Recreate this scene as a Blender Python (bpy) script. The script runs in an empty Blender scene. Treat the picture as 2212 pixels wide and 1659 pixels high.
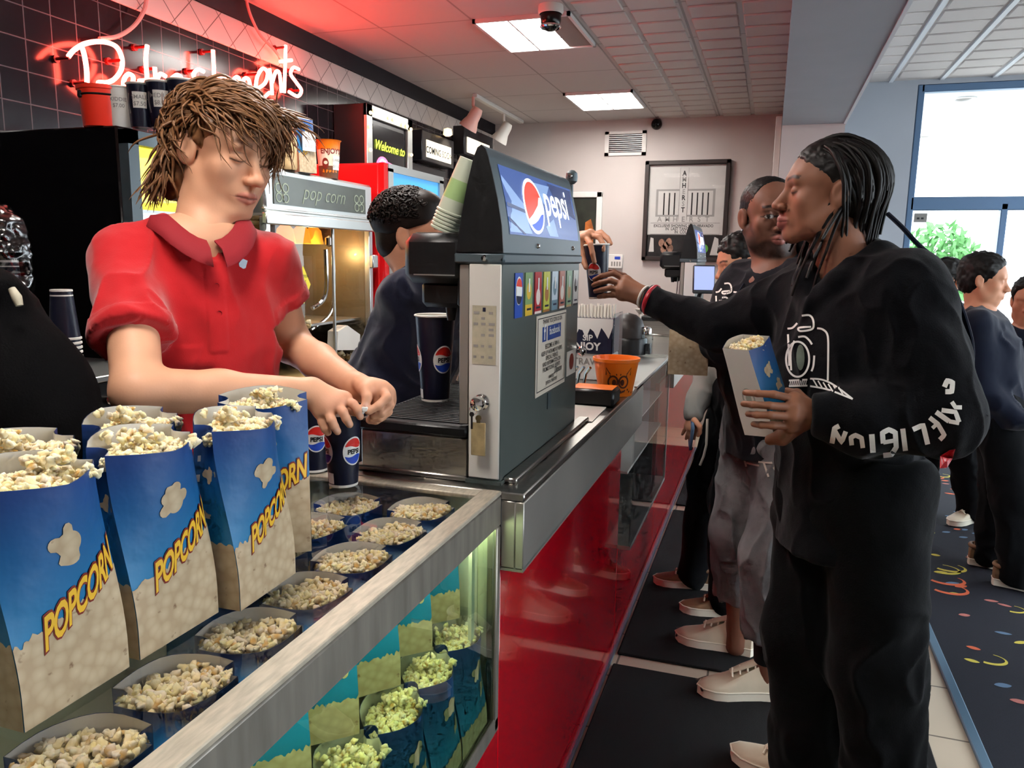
import bpy, bmesh, math, random
import numpy as np
from mathutils import Vector, Matrix, Euler
SC = bpy.context.scene
COL = SC.collection
R_ = random.Random(7)
NP = np.random.RandomState(11)
PI = math.pi

# ------------------------------------------------------------------ camera
F_PX, CXP, CYP, CAM_H = 1660.0, 1106.0, 829.5, 1.5
_p = math.atan(274 / F_PX); _yaw = math.atan(555 * math.cos(_p) / F_PX); _roll = .016
_r = Vector((math.cos(_yaw), math.sin(_yaw), 0))
_f = Vector((-math.sin(_yaw) * math.cos(_p), math.cos(_yaw) * math.cos(_p), -math.sin(_p)))
_u = _r.cross(_f)
RV = _r * math.cos(_roll) + _u * math.sin(_roll)
UV = _u * math.cos(_roll) - _r * math.sin(_roll)
FV = _f
CAM = Vector((0, 0, CAM_H))
cd = bpy.data.cameras.new('camera'); cam = bpy.data.objects.new('camera', cd); COL.objects.link(cam)
cd.sensor_fit = 'HORIZONTAL'; cd.sensor_width = 36; cd.lens = F_PX / 2212 * 36
cd.clip_start = .02; cd.clip_end = 200
cam.matrix_world = Matrix(((RV.x, UV.x, -FV.x, 0), (RV.y, UV.y, -FV.y, 0), (RV.z, UV.z, -FV.z, CAM_H), (0, 0, 0, 1)))
SC.camera = cam

def at(u, v, X=None, Y=None, Z=None, D=None):
    """world point on a plane of the room (X, Y or Z given) or at depth D, from a measurement in the photograph"""
    d = RV * ((u - CXP) / F_PX) + UV * ((CYP - v) / F_PX) + FV
    if X is not None: t = X / d.x
    elif Y is not None: t = Y / d.y
    elif Z is not None: t = (Z - CAM_H) / d.z
    else: t = D
    return CAM + d * t

# ------------------------------------------------------------------ materials
def lin(c):
    if isinstance(c, str):
        c = [int(c[i:i + 2], 16) for i in (1, 3, 5)]
    return tuple(((x / 255) / 12.92 if x / 255 <= .04045 else ((x / 255 + .055) / 1.055) ** 2.4) for x in c)

MATS = {}
def mat(name, col='#888888', rough=.5, metal=0, spec=.5, noise=None, bump=None, emit=None, coat=0, sheen=0, attr=None, trans=0, ior=1.45, stretch=None):
    m = bpy.data.materials.new(name); m.use_nodes = True
    nt = m.node_tree; b = nt.nodes['Principled BSDF']; N = nt.nodes.new; L = nt.links.new
    c = lin(col)
    b.inputs['Base Color'].default_value = (*c, 1)
    b.inputs['Roughness'].default_value = rough
    b.inputs['Metallic'].default_value = metal
    b.inputs['Specular IOR Level'].default_value = spec
    b.inputs['IOR'].default_value = ior
    if coat: b.inputs['Coat Weight'].default_value = coat; b.inputs['Coat Roughness'].default_value = .04
    if sheen: b.inputs['Sheen Weight'].default_value = sheen; b.inputs['Sheen Roughness'].default_value = .5
    if trans: b.inputs['Transmission Weight'].default_value = trans
    if emit:
        b.inputs['Emission Color'].default_value = (*(lin(emit[0]) if isinstance(emit[0], str) else emit[0]), 1)
        b.inputs['Emission Strength'].default_value = emit[1]
    src = None
    tc = N('ShaderNodeTexCoord'); vec = tc.outputs['Object']
    if stretch:
        mp = N('ShaderNodeMapping'); mp.inputs['Scale'].default_value = stretch; L(vec, mp.inputs['Vector']); vec = mp.outputs['Vector']
    if attr:
        a = N('ShaderNodeAttribute'); a.attribute_name = attr; src = a.outputs['Color']; L(src, b.inputs['Base Color'])
    if noise:
        sc, amt = noise[0], noise[1]
        n = N('ShaderNodeTexNoise'); n.inputs['Scale'].default_value = sc; n.inputs['Detail'].default_value = 4
        L(vec, n.inputs['Vector'])
        mr = N('ShaderNodeMapRange'); mr.inputs['From Min'].default_value = .3; mr.inputs['From Max'].default_value = .7
        mr.inputs['To Min'].default_value = 1 - amt; mr.inputs['To Max'].default_value = 1 + amt * .6
        L(n.outputs['Fac'], mr.inputs['Value'])
        mx = N('ShaderNodeMix'); mx.data_type = 'RGBA'; mx.blend_type = 'MULTIPLY'; mx.inputs['Factor'].default_value = 1
        if src: L(src, mx.inputs['A'])
        else: mx.inputs['A'].default_value = (*c, 1)
        L(mr.outputs['Result'], mx.inputs['B']); L(mx.outputs['Result'], b.inputs['Base Color'])
    if bump:
        n2 = N('ShaderNodeTexNoise'); n2.inputs['Scale'].default_value = bump[0]; n2.inputs['Detail'].default_value = 3
        L(vec, n2.inputs['Vector'])
        bp = N('ShaderNodeBump'); bp.inputs['Strength'].default_value = bump[1]; bp.inputs['Distance'].default_value = bump[2] if len(bump) > 2 else .002
        L(n2.outputs['Fac'], bp.inputs['Height']); L(bp.outputs['Normal'], b.inputs['Normal'])
    MATS[name] = m
    return m

def glass(name, col='#ffffff', tint=.94, rough=0.0, refl=1.0):
    m = bpy.data.materials.new(name); m.use_nodes = True; nt = m.node_tree; nt.nodes.clear(); N = nt.nodes.new; L = nt.links.new
    o = N('ShaderNodeOutputMaterial'); t = N('ShaderNodeBsdfTransparent'); g = N('ShaderNodeBsdfGlossy'); x = N('ShaderNodeMixShader'); f = N('ShaderNodeFresnel')
    c = lin(col); t.inputs['Color'].default_value = (c[0] * tint, c[1] * tint, c[2] * tint, 1)
    g.inputs['Roughness'].default_value = rough; f.inputs['IOR'].default_value = 1.45
    k = N('ShaderNodeMath'); k.operation = 'MULTIPLY'; k.inputs[1].default_value = refl
    ge = N('ShaderNodeNewGeometry'); iv = N('ShaderNodeMath'); iv.operation = 'SUBTRACT'; iv.inputs[0].default_value = 1; L(ge.outputs['Backfacing'], iv.inputs[1])
    k2 = N('ShaderNodeMath'); k2.operation = 'MULTIPLY'; L(k.outputs[0], k2.inputs[0]); L(iv.outputs[0], k2.inputs[1])
    L(f.outputs[0], k.inputs[0]); L(k2.outputs[0], x.inputs['Fac']); L(t.outputs[0], x.inputs[1]); L(g.outputs[0], x.inputs[2]); L(x.outputs[0], o.inputs['Surface'])
    MATS[name] = m
    return m

# ------------------------------------------------------------------ mesh builder
def frame(o, xa, ya):
    xa = Vector(xa).normalized(); ya = Vector(ya); ya = (ya - xa * ya.dot(xa)).normalized(); za = xa.cross(ya)
    return Matrix(((xa.x, ya.x, za.x, o[0]), (xa.y, ya.y, za.y, o[1]), (xa.z, ya.z, za.z, o[2]), (0, 0, 0, 1)))
def TR(x, y, z): return Matrix.Translation((x, y, z))
def RZ(a): return Matrix.Rotation(a, 4, 'Z')
def RX(a): return Matrix.Rotation(a, 4, 'X')
def RY(a): return Matrix.Rotation(a, 4, 'Y')

_TXT = {}
def text2d(s, size=1.0, bold=0.0, shear=0.0, align='CENTER', spacing=1.0):
    key = (s, bold, shear, align, spacing)
    if key not in _TXT:
        c = bpy.data.curves.new('glyphs', 'FONT'); c.body = s; c.size = 1; c.offset = bold; c.shear = shear; c.align_x = align; c.space_character = spacing
        c.resolution_u = 3; c.fill_mode = 'FRONT'
        o = bpy.data.objects.new('glyphs', c); COL.objects.link(o)
        dg = bpy.context.evaluated_depsgraph_get(); me = o.evaluated_get(dg).to_mesh()
        vs = [(v.co.x, v.co.y) for v in me.vertices]; fs = [tuple(p.vertices) for p in me.polygons]
        o.evaluated_get(dg).to_mesh_clear()
        bpy.data.objects.remove(o); bpy.data.curves.remove(c)
        _TXT[key] = (vs, fs)
    vs, fs = _TXT[key]
    return [(x * size, y * size) for x, y in vs], fs

class MB:
    def __init__(s): s.v = []; s.f = []; s.m = []
    def add(s, vs, fs, mi=0, T=None):
        b = len(s.v)
        if T is not None: s.v += [tuple(T @ Vector(v)) for v in vs]
        else: s.v += [tuple(v) for v in vs]
        s.f += [tuple(i + b for i in f) for f in fs]; s.m += [mi] * len(fs)
        return s
    def box(s, c, d, mi=0, bev=0, T=None, seg=1):
        x, y, z = d[0] / 2, d[1] / 2, d[2] / 2
        if not bev:
            vs = [(c[0] + i * x, c[1] + j * y, c[2] + k * z) for i in (-1, 1) for j in (-1, 1) for k in (-1, 1)]
            fs = [(0, 1, 3, 2), (4, 6, 7, 5), (0, 4, 5, 1), (2, 3, 7, 6), (0, 2, 6, 4), (1, 5, 7, 3)]
            return s.add(vs, fs, mi, T)
        bm = bmesh.new(); bmesh.ops.create_cube(bm, size=1)
        for v in bm.verts: v.co = (v.co.x * d[0], v.co.y * d[1], v.co.z * d[2])
        bmesh.ops.bevel(bm, geom=bm.edges[:], offset=min(bev, x * .95, y * .95, z * .95), segments=seg, affect='EDGES', profile=.5)
        bm.verts.index_update()
        vs = [(v.co.x + c[0], v.co.y + c[1], v.co.z + c[2]) for v in bm.verts]; fs = [tuple(v.index for v in f.verts) for f in bm.faces]
        bm.free()
        return s.add(vs, fs, mi, T)
    def bx(s, x0, x1, y0, y1, z0, z1, mi=0, bev=0):
        return s.box(((x0 + x1) / 2, (y0 + y1) / 2, (z0 + z1) / 2), (abs(x1 - x0), abs(y1 - y0), abs(z1 - z0)), mi, bev)
    def lathe(s, prof, n=32, mi=0, T=None, mis=None, a0=0, a1=2 * PI):
        full = abs(a1 - a0 - 2 * PI) < 1e-6
        k = n if full else n + 1
        vs = []; b = 0
        for r, z in prof:
            for i in range(k):
                a = a0 + (a1 - a0) * i / n
                vs.append((r * math.cos(a), r * math.sin(a), z))
        for j in range(len(prof) - 1):
            fs = []
            for i in range(n):
                i2 = (i + 1) % k
                fs.append((j * k + i, j * k + i2, (j + 1) * k + i2, (j + 1) * k + i))
            s.f += [tuple(q + len(s.v) for q in f) for f in fs]; s.m += [mis[j] if mis else mi] * len(fs)
        s.v += [tuple((T @ Vector(v)) if T is not None else v) for v in vs]
        return s
    def tube(s, pts, rad, n=8, mi=0, closed=False, T=None, flat=None):
        pts = [Vector(p) for p in pts]; m = len(pts)
        if not hasattr(rad, '__len__'): rad = [rad] * m
        vs = []; up = None
        for i, p in enumerate(pts):
            if closed: t = pts[(i + 1) % m] - pts[i - 1]
            else: t = pts[min(i + 1, m - 1)] - pts[max(i - 1, 0)]
            if t.length < 1e-9: t = Vector((0, 0, 1))
            t.normalize()
            if up is None:
                up = Vector((0, 0, 1)) if abs(t.z) < .9 else Vector((1, 0, 0))
            x = up.cross(t)
            if x.length < 1e-6: x = t.orthogonal()
            x.normalize(); y = t.cross(x); up = y
            for k in range(n):
                a = 2 * PI * k / n
                vs.append(tuple(p + x * (rad[i] * math.cos(a)) + y * (rad[i] * (flat or 1) * math.sin(a))))
        fs = []
        for i in range(m if closed else m - 1):
            i2 = (i + 1) % m
            for k in range(n):
                k2 = (k + 1) % n
                fs.append((i * n + k, i * n + k2, i2 * n + k2, i2 * n + k))
        if not closed:
            fs.append(tuple(range(n - 1, -1, -1))); fs.append(tuple((m - 1) * n + k for k in range(n)))
        return s.add(vs, fs, mi, T)
    def prism(s, poly, h, mi=0, T=None, mi_top=None):
        n = len(poly)
        vs = [(x, y, 0) for x, y in poly] + [(x, y, h) for x, y in poly]
        s.add(vs, [tuple(range(n - 1, -1, -1))] + [(i, (i + 1) % n, n + (i + 1) % n, n + i) for i in range(n)], mi, T)
        s.add(vs[n:], [tuple(range(n))], mi if mi_top is None else mi_top, T)
        return s
    def poly(s, pts, mi=0, fn=None, T=None):
        p = [fn(*q) for q in pts] if fn else [(q[0], q[1], 0) for q in pts]
        return s.add(p, [tuple(range(len(p)))], mi, T)
    def fan(s, pts, mi=0, fn=None, T=None, rings=2):
        cx = sum(p[0] for p in pts) / len(pts); cy = sum(p[1] for p in pts) / len(pts); n = len(pts)
        q = [(cx, cy)]
        for r in range(1, rings + 1): q += [(cx + (x - cx) * r / rings, cy + (y - cy) * r / rings) for x, y in pts]
        fs = [(0, 1 + i, 1 + (i + 1) % n) for i in range(n)]
        for r in range(rings - 1):
            b = 1 + r * n
            fs += [(b + i, b + n + i, b + n + (i + 1) % n, b + (i + 1) % n) for i in range(n)]
        p = [fn(*w) for w in q] if fn else [(x, y, 0) for x, y in q]
        return s.add(p, fs, mi, T)
    def text(s, txt, size, mi=0, T=None, fn=None, bold=0.0, shear=0.0, align='CENTER', spacing=1.0, thick=0, off=(0, 0), sx=1.0):
        vs, fs = text2d(txt, size, bold, shear, align, spacing)
        vs = [(x * sx + off[0], y + off[1]) for x, y in vs]
        p = [fn(*q) for q in vs] if fn else [(x, y, 0) for x, y in vs]
        return s.add(p, fs, mi, T)
    def stroke(s, pts, w, mi=0, fn=None, T=None, closed=False):
        """flat ribbon along 2-D points"""
        m = len(pts); vs = []
        for i in range(m):
            a = pts[(i - 1) % m] if closed else pts[max(i - 1, 0)]
            b = pts[(i + 1) % m] if closed else pts[min(i + 1, m - 1)]
            dx, dy = b[0] - a[0], b[1] - a[1]; l = math.hypot(dx, dy) or 1
            nx, ny = -dy / l * w / 2, dx / l * w / 2
            vs += [(pts[i][0] + nx, pts[i][1] + ny), (pts[i][0] - nx, pts[i][1] - ny)]
        fs = [(2 * i, 2 * i + 1, (2 * i + 3) % (2 * m), (2 * i + 2) % (2 * m)) for i in range(m if closed else m - 1)]
        p = [fn(*q) for q in vs] if fn else [(x, y, 0) for x, y in vs]
        return s.add(p, fs, mi, T)
    def build(s, name, mats, parent=None, smooth=40, kind=None, label=None, category=None, group=None):
        me = bpy.data.meshes.new(name); me.from_pydata(s.v, [], s.f)
        if not isinstance(mats, (list, tuple)): mats = [mats]
        for m in mats: me.materials.append(MATS[m] if isinstance(m, str) else m)
        me.polygons.foreach_set('material_index', s.m)
        if smooth:
            me.polygons.foreach_set('use_smooth', [True] * len(s.f)); me.update()
            me.set_sharp_from_angle(angle=math.radians(smooth))
        me.update()
        return link(name, me, parent, kind, label, category, group)

def link(name, me, parent=None, kind=None, label=None, category=None, group=None, loc=None):
    o = bpy.data.objects.new(name, me); COL.objects.link(o)
    if parent is not None: attach(o, parent)
    tag(o, label, category, group, kind)
    return o
def attach(o, p):
    o.parent = p
    if p.parent is None: o.matrix_parent_inverse = p.matrix_basis.inverted()
def tag(o, label=None, category=None, group=None, kind=None):
    if label: o['label'] = label
    if category: o['category'] = category
    if group: o['group'] = group
    if kind: o['kind'] = kind
    return o
def thing(name, loc, label, category, group=None, M=None):
    o = bpy.data.objects.new(name, None); COL.objects.link(o); o.empty_display_size = .05
    if M is not None: o.matrix_basis = M
    else: o.location = loc
    return tag(o, label, category, group)
def copy_tree(o, parent=None):
    c = o.copy(); COL.objects.link(c)
    if parent is not None: c.parent = parent
    for ch in list(o.children): copy_tree(ch, c)
    return c
def np_mesh(name, V, Fq, mats, parent=None, mi=None, smooth=True, colors=None, **kw):
    """mesh from numpy arrays; Fq (n,4) or (n,3)"""
    me = bpy.data.meshes.new(name); V = np.asarray(V, dtype=np.float32); Fq = np.asarray(Fq, dtype=np.int32)
    n, k = Fq.shape
    me.vertices.add(len(V)); me.vertices.foreach_set('co', V.ravel())
    me.loops.add(n * k); me.loops.foreach_set('vertex_index', Fq.ravel())
    me.polygons.add(n); me.polygons.foreach_set('loop_start', np.arange(0, n * k, k, dtype=np.int32))
    if not isinstance(mats, (list, tuple)): mats = [mats]
    for m in mats: me.materials.append(MATS[m] if isinstance(m, str) else m)
    if mi is not None: me.polygons.foreach_set('material_index', np.asarray(mi, dtype=np.int32))
    me.polygons.foreach_set('use_smooth', np.full(n, bool(smooth)))
    if colors is not None:
        a = me.color_attributes.new('col', 'FLOAT_COLOR', 'POINT')
        a.data.foreach_set('color', np.concatenate([colors, np.ones((len(V), 1))], 1).astype(np.float32).ravel())
    me.update(calc_edges=True); me.validate()
    return link(name, me, parent, **kw)

def catmull(pts, n=6, closed=False):
    P = [Vector(p) for p in pts]; out = []; m = len(P)
    for i in range(m if closed else m - 1):
        if closed: p0, p1, p2, p3 = P[i - 1], P[i], P[(i + 1) % m], P[(i + 2) % m]
        else: p0, p1, p2, p3 = P[max(i - 1, 0)], P[i], P[i + 1], P[min(i + 2, m - 1)]
        for k in range(n):
            t = k / n
            out.append(.5 * ((2 * p1) + (p2 - p0) * t + (2 * p0 - 5 * p1 + 4 * p2 - p3) * t * t + (3 * p1 - p0 - 3 * p2 + p3) * t ** 3))
    if not closed: out.append(P[-1])
    return out
def c2(pts, n=6, closed=False):
    return [(v.x, v.y) for v in catmull([(x, y, 0) for x, y in pts], n, closed)]
def circ(cx, cy, rx, ry=None, n=32, a0=0, a1=2 * PI):
    ry = rx if ry is None else ry
    return [(cx + rx * math.cos(a0 + (a1 - a0) * i / n), cy + ry * math.sin(a0 + (a1 - a0) * i / n)) for i in range(n)]
def arc(cx, cy, r, a0, a1, n=16, ry=None):
    ry = ry or r
    return [(cx + r * math.cos(math.radians(a0 + (a1 - a0) * i / n)), cy + ry * math.sin(math.radians(a0 + (a1 - a0) * i / n))) for i in range(n + 1)]

# ------------------------------------------------------------------ implicit surfaces (one continuous skin)
def smin(a, b, k):
    h = np.clip(.5 + .5 * (b - a) / k, 0, 1)
    return b + (a - b) * h - k * h * (1 - h)
class SDF:
    def __init__(s): s.p = []
    def cap(s, a, b, ra, rb=None, k=.015, sub=False):
        rb = ra if rb is None else rb; s.p.append(('c', np.array(a, float), np.array(b, float), float(ra), float(rb), k, sub)); return s
    def chain(s, pts, rads, k=.015):
        for i in range(len(pts) - 1): s.cap(pts[i], pts[i + 1], rads[i], rads[i + 1], k)
        return s
    def ell(s, c, r, rot=None, k=.015, sub=False):
        rot = np.eye(3) if rot is None else np.array(rot, float); s.p.append(('e', np.array(c, float), np.array(r, float), rot, None, k, sub)); return s
    def box(s, c, h, rot=None, rnd=.01, k=.01, sub=False):
        rot = np.eye(3) if rot is None else np.array(rot, float); s.p.append(('b', np.array(c, float), np.array(h, float), rot, rnd, k, sub)); return s
    def cut(s, o, n, k=.004):
        """remove the half space on the side of n"""
        n = np.array(n, float); n /= np.linalg.norm(n); s.p.append(('h', np.array(o, float), n, 0, 0, k, True)); return s
    def cutlocal(s, o, n, rad, k=.004):
        n = np.array(n, float); n /= np.linalg.norm(n); s.p.append(('hl', np.array(o, float), n, rad, 0, k, True)); return s
    def mesh(s, res, pad=.02):
        lo = np.full(3, 1e9); hi = -lo
        bbs = []
        for q in s.p:
            if q[0] == 'c':
                r = max(q[3], q[4]); l = np.minimum(q[1], q[2]) - r; h = np.maximum(q[1], q[2]) + r
            elif q[0] == 'e':
                e = np.abs(q[3]) @ q[2]; l, h = q[1] - e, q[1] + e
            elif q[0] == 'b':
                e = np.abs(q[3]) @ q[2] + q[4]; l, h = q[1] - e, q[1] + e
            elif q[0] == 'hl': l, h = q[1] - q[3], q[1] + q[3]
            else: l, h = np.full(3, -1e9), np.full(3, 1e9)
            bbs.append((l, h))
            if not q[6]: lo = np.minimum(lo, l); hi = np.maximum(hi, h)
        lo = lo - pad; hi = hi + pad
        n = np.ceil((hi - lo) / res).astype(int) + 1
        G = np.full(n, 1.0, dtype=np.float32)
        ax = [lo[i] + res * np.arange(n[i]) for i in range(3)]
        for q, (l, h) in zip(s.p, bbs):
            k = q[5]; m = k + 3 * res
            i0 = np.clip(np.floor((l - m - lo) / res), 0, n - 1).astype(int); i1 = np.clip(np.ceil((h + m - lo) / res) + 1, 1, n).astype(int)
            if np.any(i1 <= i0): continue
            sl = tuple(slice(a, b) for a, b in zip(i0, i1))
            X = ax[0][sl[0]][:, None, None]; Y = ax[1][sl[1]][None, :, None]; Z = ax[2][sl[2]][None, None, :]
            if q[0] == 'c':
                a, b = q[1], q[2]; ab = b - a; L2 = max(ab @ ab, 1e-12)
                t = np.clip(((X - a[0]) * ab[0] + (Y - a[1]) * ab[1] + (Z - a[2]) * ab[2]) / L2, 0, 1)
                d = np.sqrt((X - a[0] - t * ab[0]) ** 2 + (Y - a[1] - t * ab[1]) ** 2 + (Z - a[2] - t * ab[2]) ** 2) - (q[3] + (q[4] - q[3]) * t)
            elif q[0] in 'eb':
                Rm = q[3]; dx, dy, dz = X - q[1][0], Y - q[1][1], Z - q[1][2]
                u = [dx * Rm[0, i] + dy * Rm[1, i] + dz * Rm[2, i] for i in range(3)]
                if q[0] == 'e':
                    r = q[2]; k0 = np.sqrt(sum((u[i] / r[i]) ** 2 for i in range(3))); k1 = np.sqrt(sum((u[i] / r[i] ** 2) ** 2 for i in range(3))) + 1e-9
                    d = k0 * (k0 - 1) / k1
                else:
                    w = [np.abs(u[i]) - q[2][i] for i in range(3)]
                    d = np.sqrt(sum(np.maximum(x, 0) ** 2 for x in w)) + np.minimum(np.maximum(np.maximum(w[0], w[1]), w[2]), 0) - q[4]
            else:
                d = -((X - q[1][0]) * q[2][0] + (Y - q[1][1]) * q[2][1] + (Z - q[1][2]) * q[2][2])
                if q[0] == 'hl':
                    d = np.maximum(d, np.sqrt((X - q[1][0]) ** 2 + (Y - q[1][1]) ** 2 + (Z - q[1][2]) ** 2) - q[3])
            d = d.astype(np.float32); g = G[sl]
            if q[6]: G[sl] = -smin(-g, d, k)
            else: G[sl] = smin(g, d, k)
        return surface_net(G, lo, res)

def surface_net(G, lo, res):
    ins = G < 0
    c = ins[:-1, :-1, :-1].astype(np.int8)
    tot = np.zeros_like(c)
    for i in (0, 1):
        for j in (0, 1):
            for k in (0, 1):
                tot += ins[i:i + c.shape[0], j:j + c.shape[1], k:k + c.shape[2]]
    act = (tot > 0) & (tot < 8)
    ci = np.argwhere(act); idx = np.full(act.shape, -1, dtype=np.int64); idx[act] = np.arange(len(ci))
    acc = np.zeros((len(ci), 3)); cnt = np.zeros(len(ci))
    cor = {(i, j, k): G[ci[:, 0] + i, ci[:, 1] + j, ci[:, 2] + k] for i in (0, 1) for j in (0, 1) for k in (0, 1)}
    for a in cor:
        for axx in range(3):
            if a[axx] == 0:
                b = list(a); b[axx] = 1; b = tuple(b)
                ga, gb = cor[a], cor[b]; m = (ga < 0) != (gb < 0)
                t = np.where(m, ga / np.where(m, ga - gb, 1), 0)
                p = np.tile(np.array(a, float), (len(ci), 1)); p[:, axx] = t
                acc += p * m[:, None]; cnt += m
    V = lo + res * (ci + acc / np.maximum(cnt, 1)[:, None])
    quads = []
    for axx in range(3):
        b, c_ = [(1, 2), (2, 0), (0, 1)][axx]
        s0 = [slice(None)] * 3; s1 = [slice(None)] * 3; s0[axx] = slice(0, -1); s1[axx] = slice(1, None)
        e = ins[tuple(s0)] != ins[tuple(s1)]
        w = np.argwhere(e)
        w = w[(w[:, b] > 0) & (w[:, c_] > 0) & (w[:, b] < G.shape[b] - 1) & (w[:, c_] < G.shape[c_] - 1)]
        if len(w) == 0: continue
        def g(db, dc):
            q = w.copy(); q[:, b] -= db; q[:, c_] -= dc; return idx[q[:, 0], q[:, 1], q[:, 2]]
        q = np.stack([g(1, 1), g(0, 1), g(0, 0), g(1, 0)], 1)
        fl = ~ins[w[:, 0], w[:, 1], w[:, 2]]
        q[fl] = q[fl][:, ::-1]
        quads.append(q)
    Q = np.concatenate(quads); Q = Q[(Q >= 0).all(1)]
    return V, Q
def vnormals(V, Q):
    n = np.cross(V[Q[:, 2]] - V[Q[:, 0]], V[Q[:, 3 if Q.shape[1] > 3 else 1]] - V[Q[:, 1 if Q.shape[1] > 3 else 0]])
    o = np.zeros_like(V)
    for i in range(Q.shape[1]): np.add.at(o, Q[:, i], n)
    return o / (np.linalg.norm(o, axis=1, keepdims=True) + 1e-12)
def relax(V, Q, it=2, f=.5):
    for _ in range(it):
        s = np.zeros_like(V); c = np.zeros(len(V))
        for i in range(4):
            a, b = Q[:, i], Q[:, (i + 1) % 4]
            np.add.at(s, a, V[b]); np.add.at(s, b, V[a]); np.add.at(c, a, 1); np.add.at(c, b, 1)
        V = V + f * (s / np.maximum(c, 1)[:, None] - V)
    return V
_PERM = np.random.RandomState(3).rand(64, 64, 64).astype(np.float32)
def vnoise(P):
    """smooth value noise, P (n,3) -> 0..1"""
    i = np.floor(P).astype(int); f = P - i; f = f * f * (3 - 2 * f); r = 0
    for a in (0, 1):
        for b in (0, 1):
            for c in (0, 1):
                w = (f[:, 0] if a else 1 - f[:, 0]) * (f[:, 1] if b else 1 - f[:, 1]) * (f[:, 2] if c else 1 - f[:, 2])
                r = r + w * _PERM[(i[:, 0] + a) & 63, (i[:, 1] + b) & 63, (i[:, 2] + c) & 63]
    return r
def cat_mesh(*ms):
    V = []; Q = []; b = 0
    for v, q in ms: V.append(v); Q.append(q + b); b += len(v)
    return np.concatenate(V), np.concatenate(Q)
# ------------------------------------------------------------------ room materials
def brickmat(name, axes, bw, bh, col, mort, msize, rough=.3, off=(0, 0), bump=.3, rot=0, var=.06, coat=0, offset=0, spec=.5):
    m = mat(name, col, rough, spec=spec, coat=coat); nt = m.node_tree; N = nt.nodes.new; L = nt.links.new; b = nt.nodes['Principled BSDF']
    tc = N('ShaderNodeTexCoord'); sp = N('ShaderNodeSeparateXYZ'); cb = N('ShaderNodeCombineXYZ'); mp = N('ShaderNodeMapping')
    L(tc.outputs['Object'], sp.inputs[0]); L(sp.outputs[axes[0]], cb.inputs[0]); L(sp.outputs[axes[1]], cb.inputs[1]); L(cb.outputs[0], mp.inputs['Vector'])
    mp.inputs['Location'].default_value = (off[0], off[1], 0); mp.inputs['Rotation'].default_value = (0, 0, rot)
    t = N('ShaderNodeTexBrick'); L(mp.outputs[0], t.inputs['Vector']); t.offset = offset; t.squash = 1
    c = lin(col); t.inputs['Color1'].default_value = (*c, 1); t.inputs['Color2'].default_value = (*[x * (1 - var) for x in c], 1); t.inputs['Mortar'].default_value = (*lin(mort), 1)
    t.inputs['Scale'].default_value = 1; t.inputs['Mortar Size'].default_value = msize; t.inputs['Brick Width'].default_value = bw; t.inputs['Row Height'].default_value = bh; t.inputs['Mortar Smooth'].default_value = .1
    L(t.outputs['Color'], b.inputs['Base Color'])
    bp = N('ShaderNodeBump'); bp.inputs['Strength'].default_value = bump; bp.inputs['Distance'].default_value = .003; bp.invert = True
    L(t.outputs['Fac'], bp.inputs['Height']); L(bp.outputs[0], b.inputs['Normal'])
    return m
brickmat('tile_black', (1, 2), .108, .108, '#120d13', '#4a4346', .0022, .16, (0.02, .05), .35)
brickmat('tile_diamond', (1, 2), .135, .135, '#b9aea8', '#5d544f', .0022, .3, (0, 0), .3, rot=PI / 4)
brickmat('tile_floor', (0, 1), .33, .33, '#c9bba6', '#6f655a', .004, .35, (.12, .06), .3)
brickmat('ceil_tile', (0, 1), .526, .612, '#c9c3c2', '#a49d9c', .006, .85, (1.5416, -3.915 + .612 * 8), .8, var=.03)
mat('wall_paint', '#c4bcb8', .7, noise=(3, .04)); mat('wall_blue', '#a9afb8', .75, noise=(2, .05)); mat('soffit_black', '#15131a', .55, noise=(9, .2))
mat('beam_paint', '#a8adb5', .7, noise=(3, .05)); mat('ceil_pad', '#cfc9c6', .85, bump=(60, .3, .002)); mat('ceil_bar', '#dfe4ea', .6)
mat('white_paint', '#dcdad6', .5); mat('black_plastic', '#101113', .42, bump=(500, .12, .0006)); mat('black_gloss', '#08080a', .22); mat('dark_grey', '#2c2e31', .5)
mat('steel', '#a7a49e', .28, 1.0, noise=(2.5, .12), stretch=(1, 40, 40)); mat('steel_dull', '#a8a49d', .45, .8, noise=(3, .15)); mat('chrome', '#d7d7d5', .08, 1.0); mat('alu', '#b9bcb9', .35, .9)
mat('white_enamel', '#dad7d0', .4, noise=(6, .05)); mat('mat_black', '#08090c', .95, bump=(900, .8, .004), noise=(40, .25)); mat('red_panel', '#b5061a', .12, coat=.6, noise=(2, .06))
mat('cooler_red', '#d8141a', .25, coat=.4); mat('frame_blue', '#5c7898', .45, .3); mat('trim_metal', '#6f8fa8', .35, .7); mat('frame_dark', '#2b2523', .45)
mat('light_on', '#ffffff', .5, emit=((1, .96, .90), 22)); mat('light_housing', '#d9d9d9', .5); mat('gray_panel', '#8b8682', .7)
mat('paper', '#e6e0d6', .7); mat('ink_black', '#1a1818', .6); mat('ink_grey', '#8d8a86', .7); mat('white_print', '#ecebe7', .55); mat('red_print', '#d3241c', .5); mat('blue_print', '#1f47b8', .5); mat('navy_print', '#171b36', .5)
mat('green_print', '#6fbf4d', .6); mat('yellow_print', '#e3c23a', .5)
glass('glass_clear'); glass('glass_picture', refl=.2); glass('glass_green', '#e6f2e4', .9); glass('acrylic', '#eef4f6', .95)

# carpet: dark navy with scattered confetti and swirls
def carpet():
    m = mat('carpet', '#111523', .95, noise=(300, .5)); return m
carpet()
for n_, c_ in (('confetti_orange', '#c9603f'), ('confetti_yellow', '#c3b54a'), ('confetti_slate', '#56708c'), ('confetti_pink', '#b06a62')): mat(n_, c_, .95)

def struct(name, mb, mats, parent=None, **k): return mb.build(name, mats, parent, kind='structure' if parent is None else None, **k)

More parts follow.
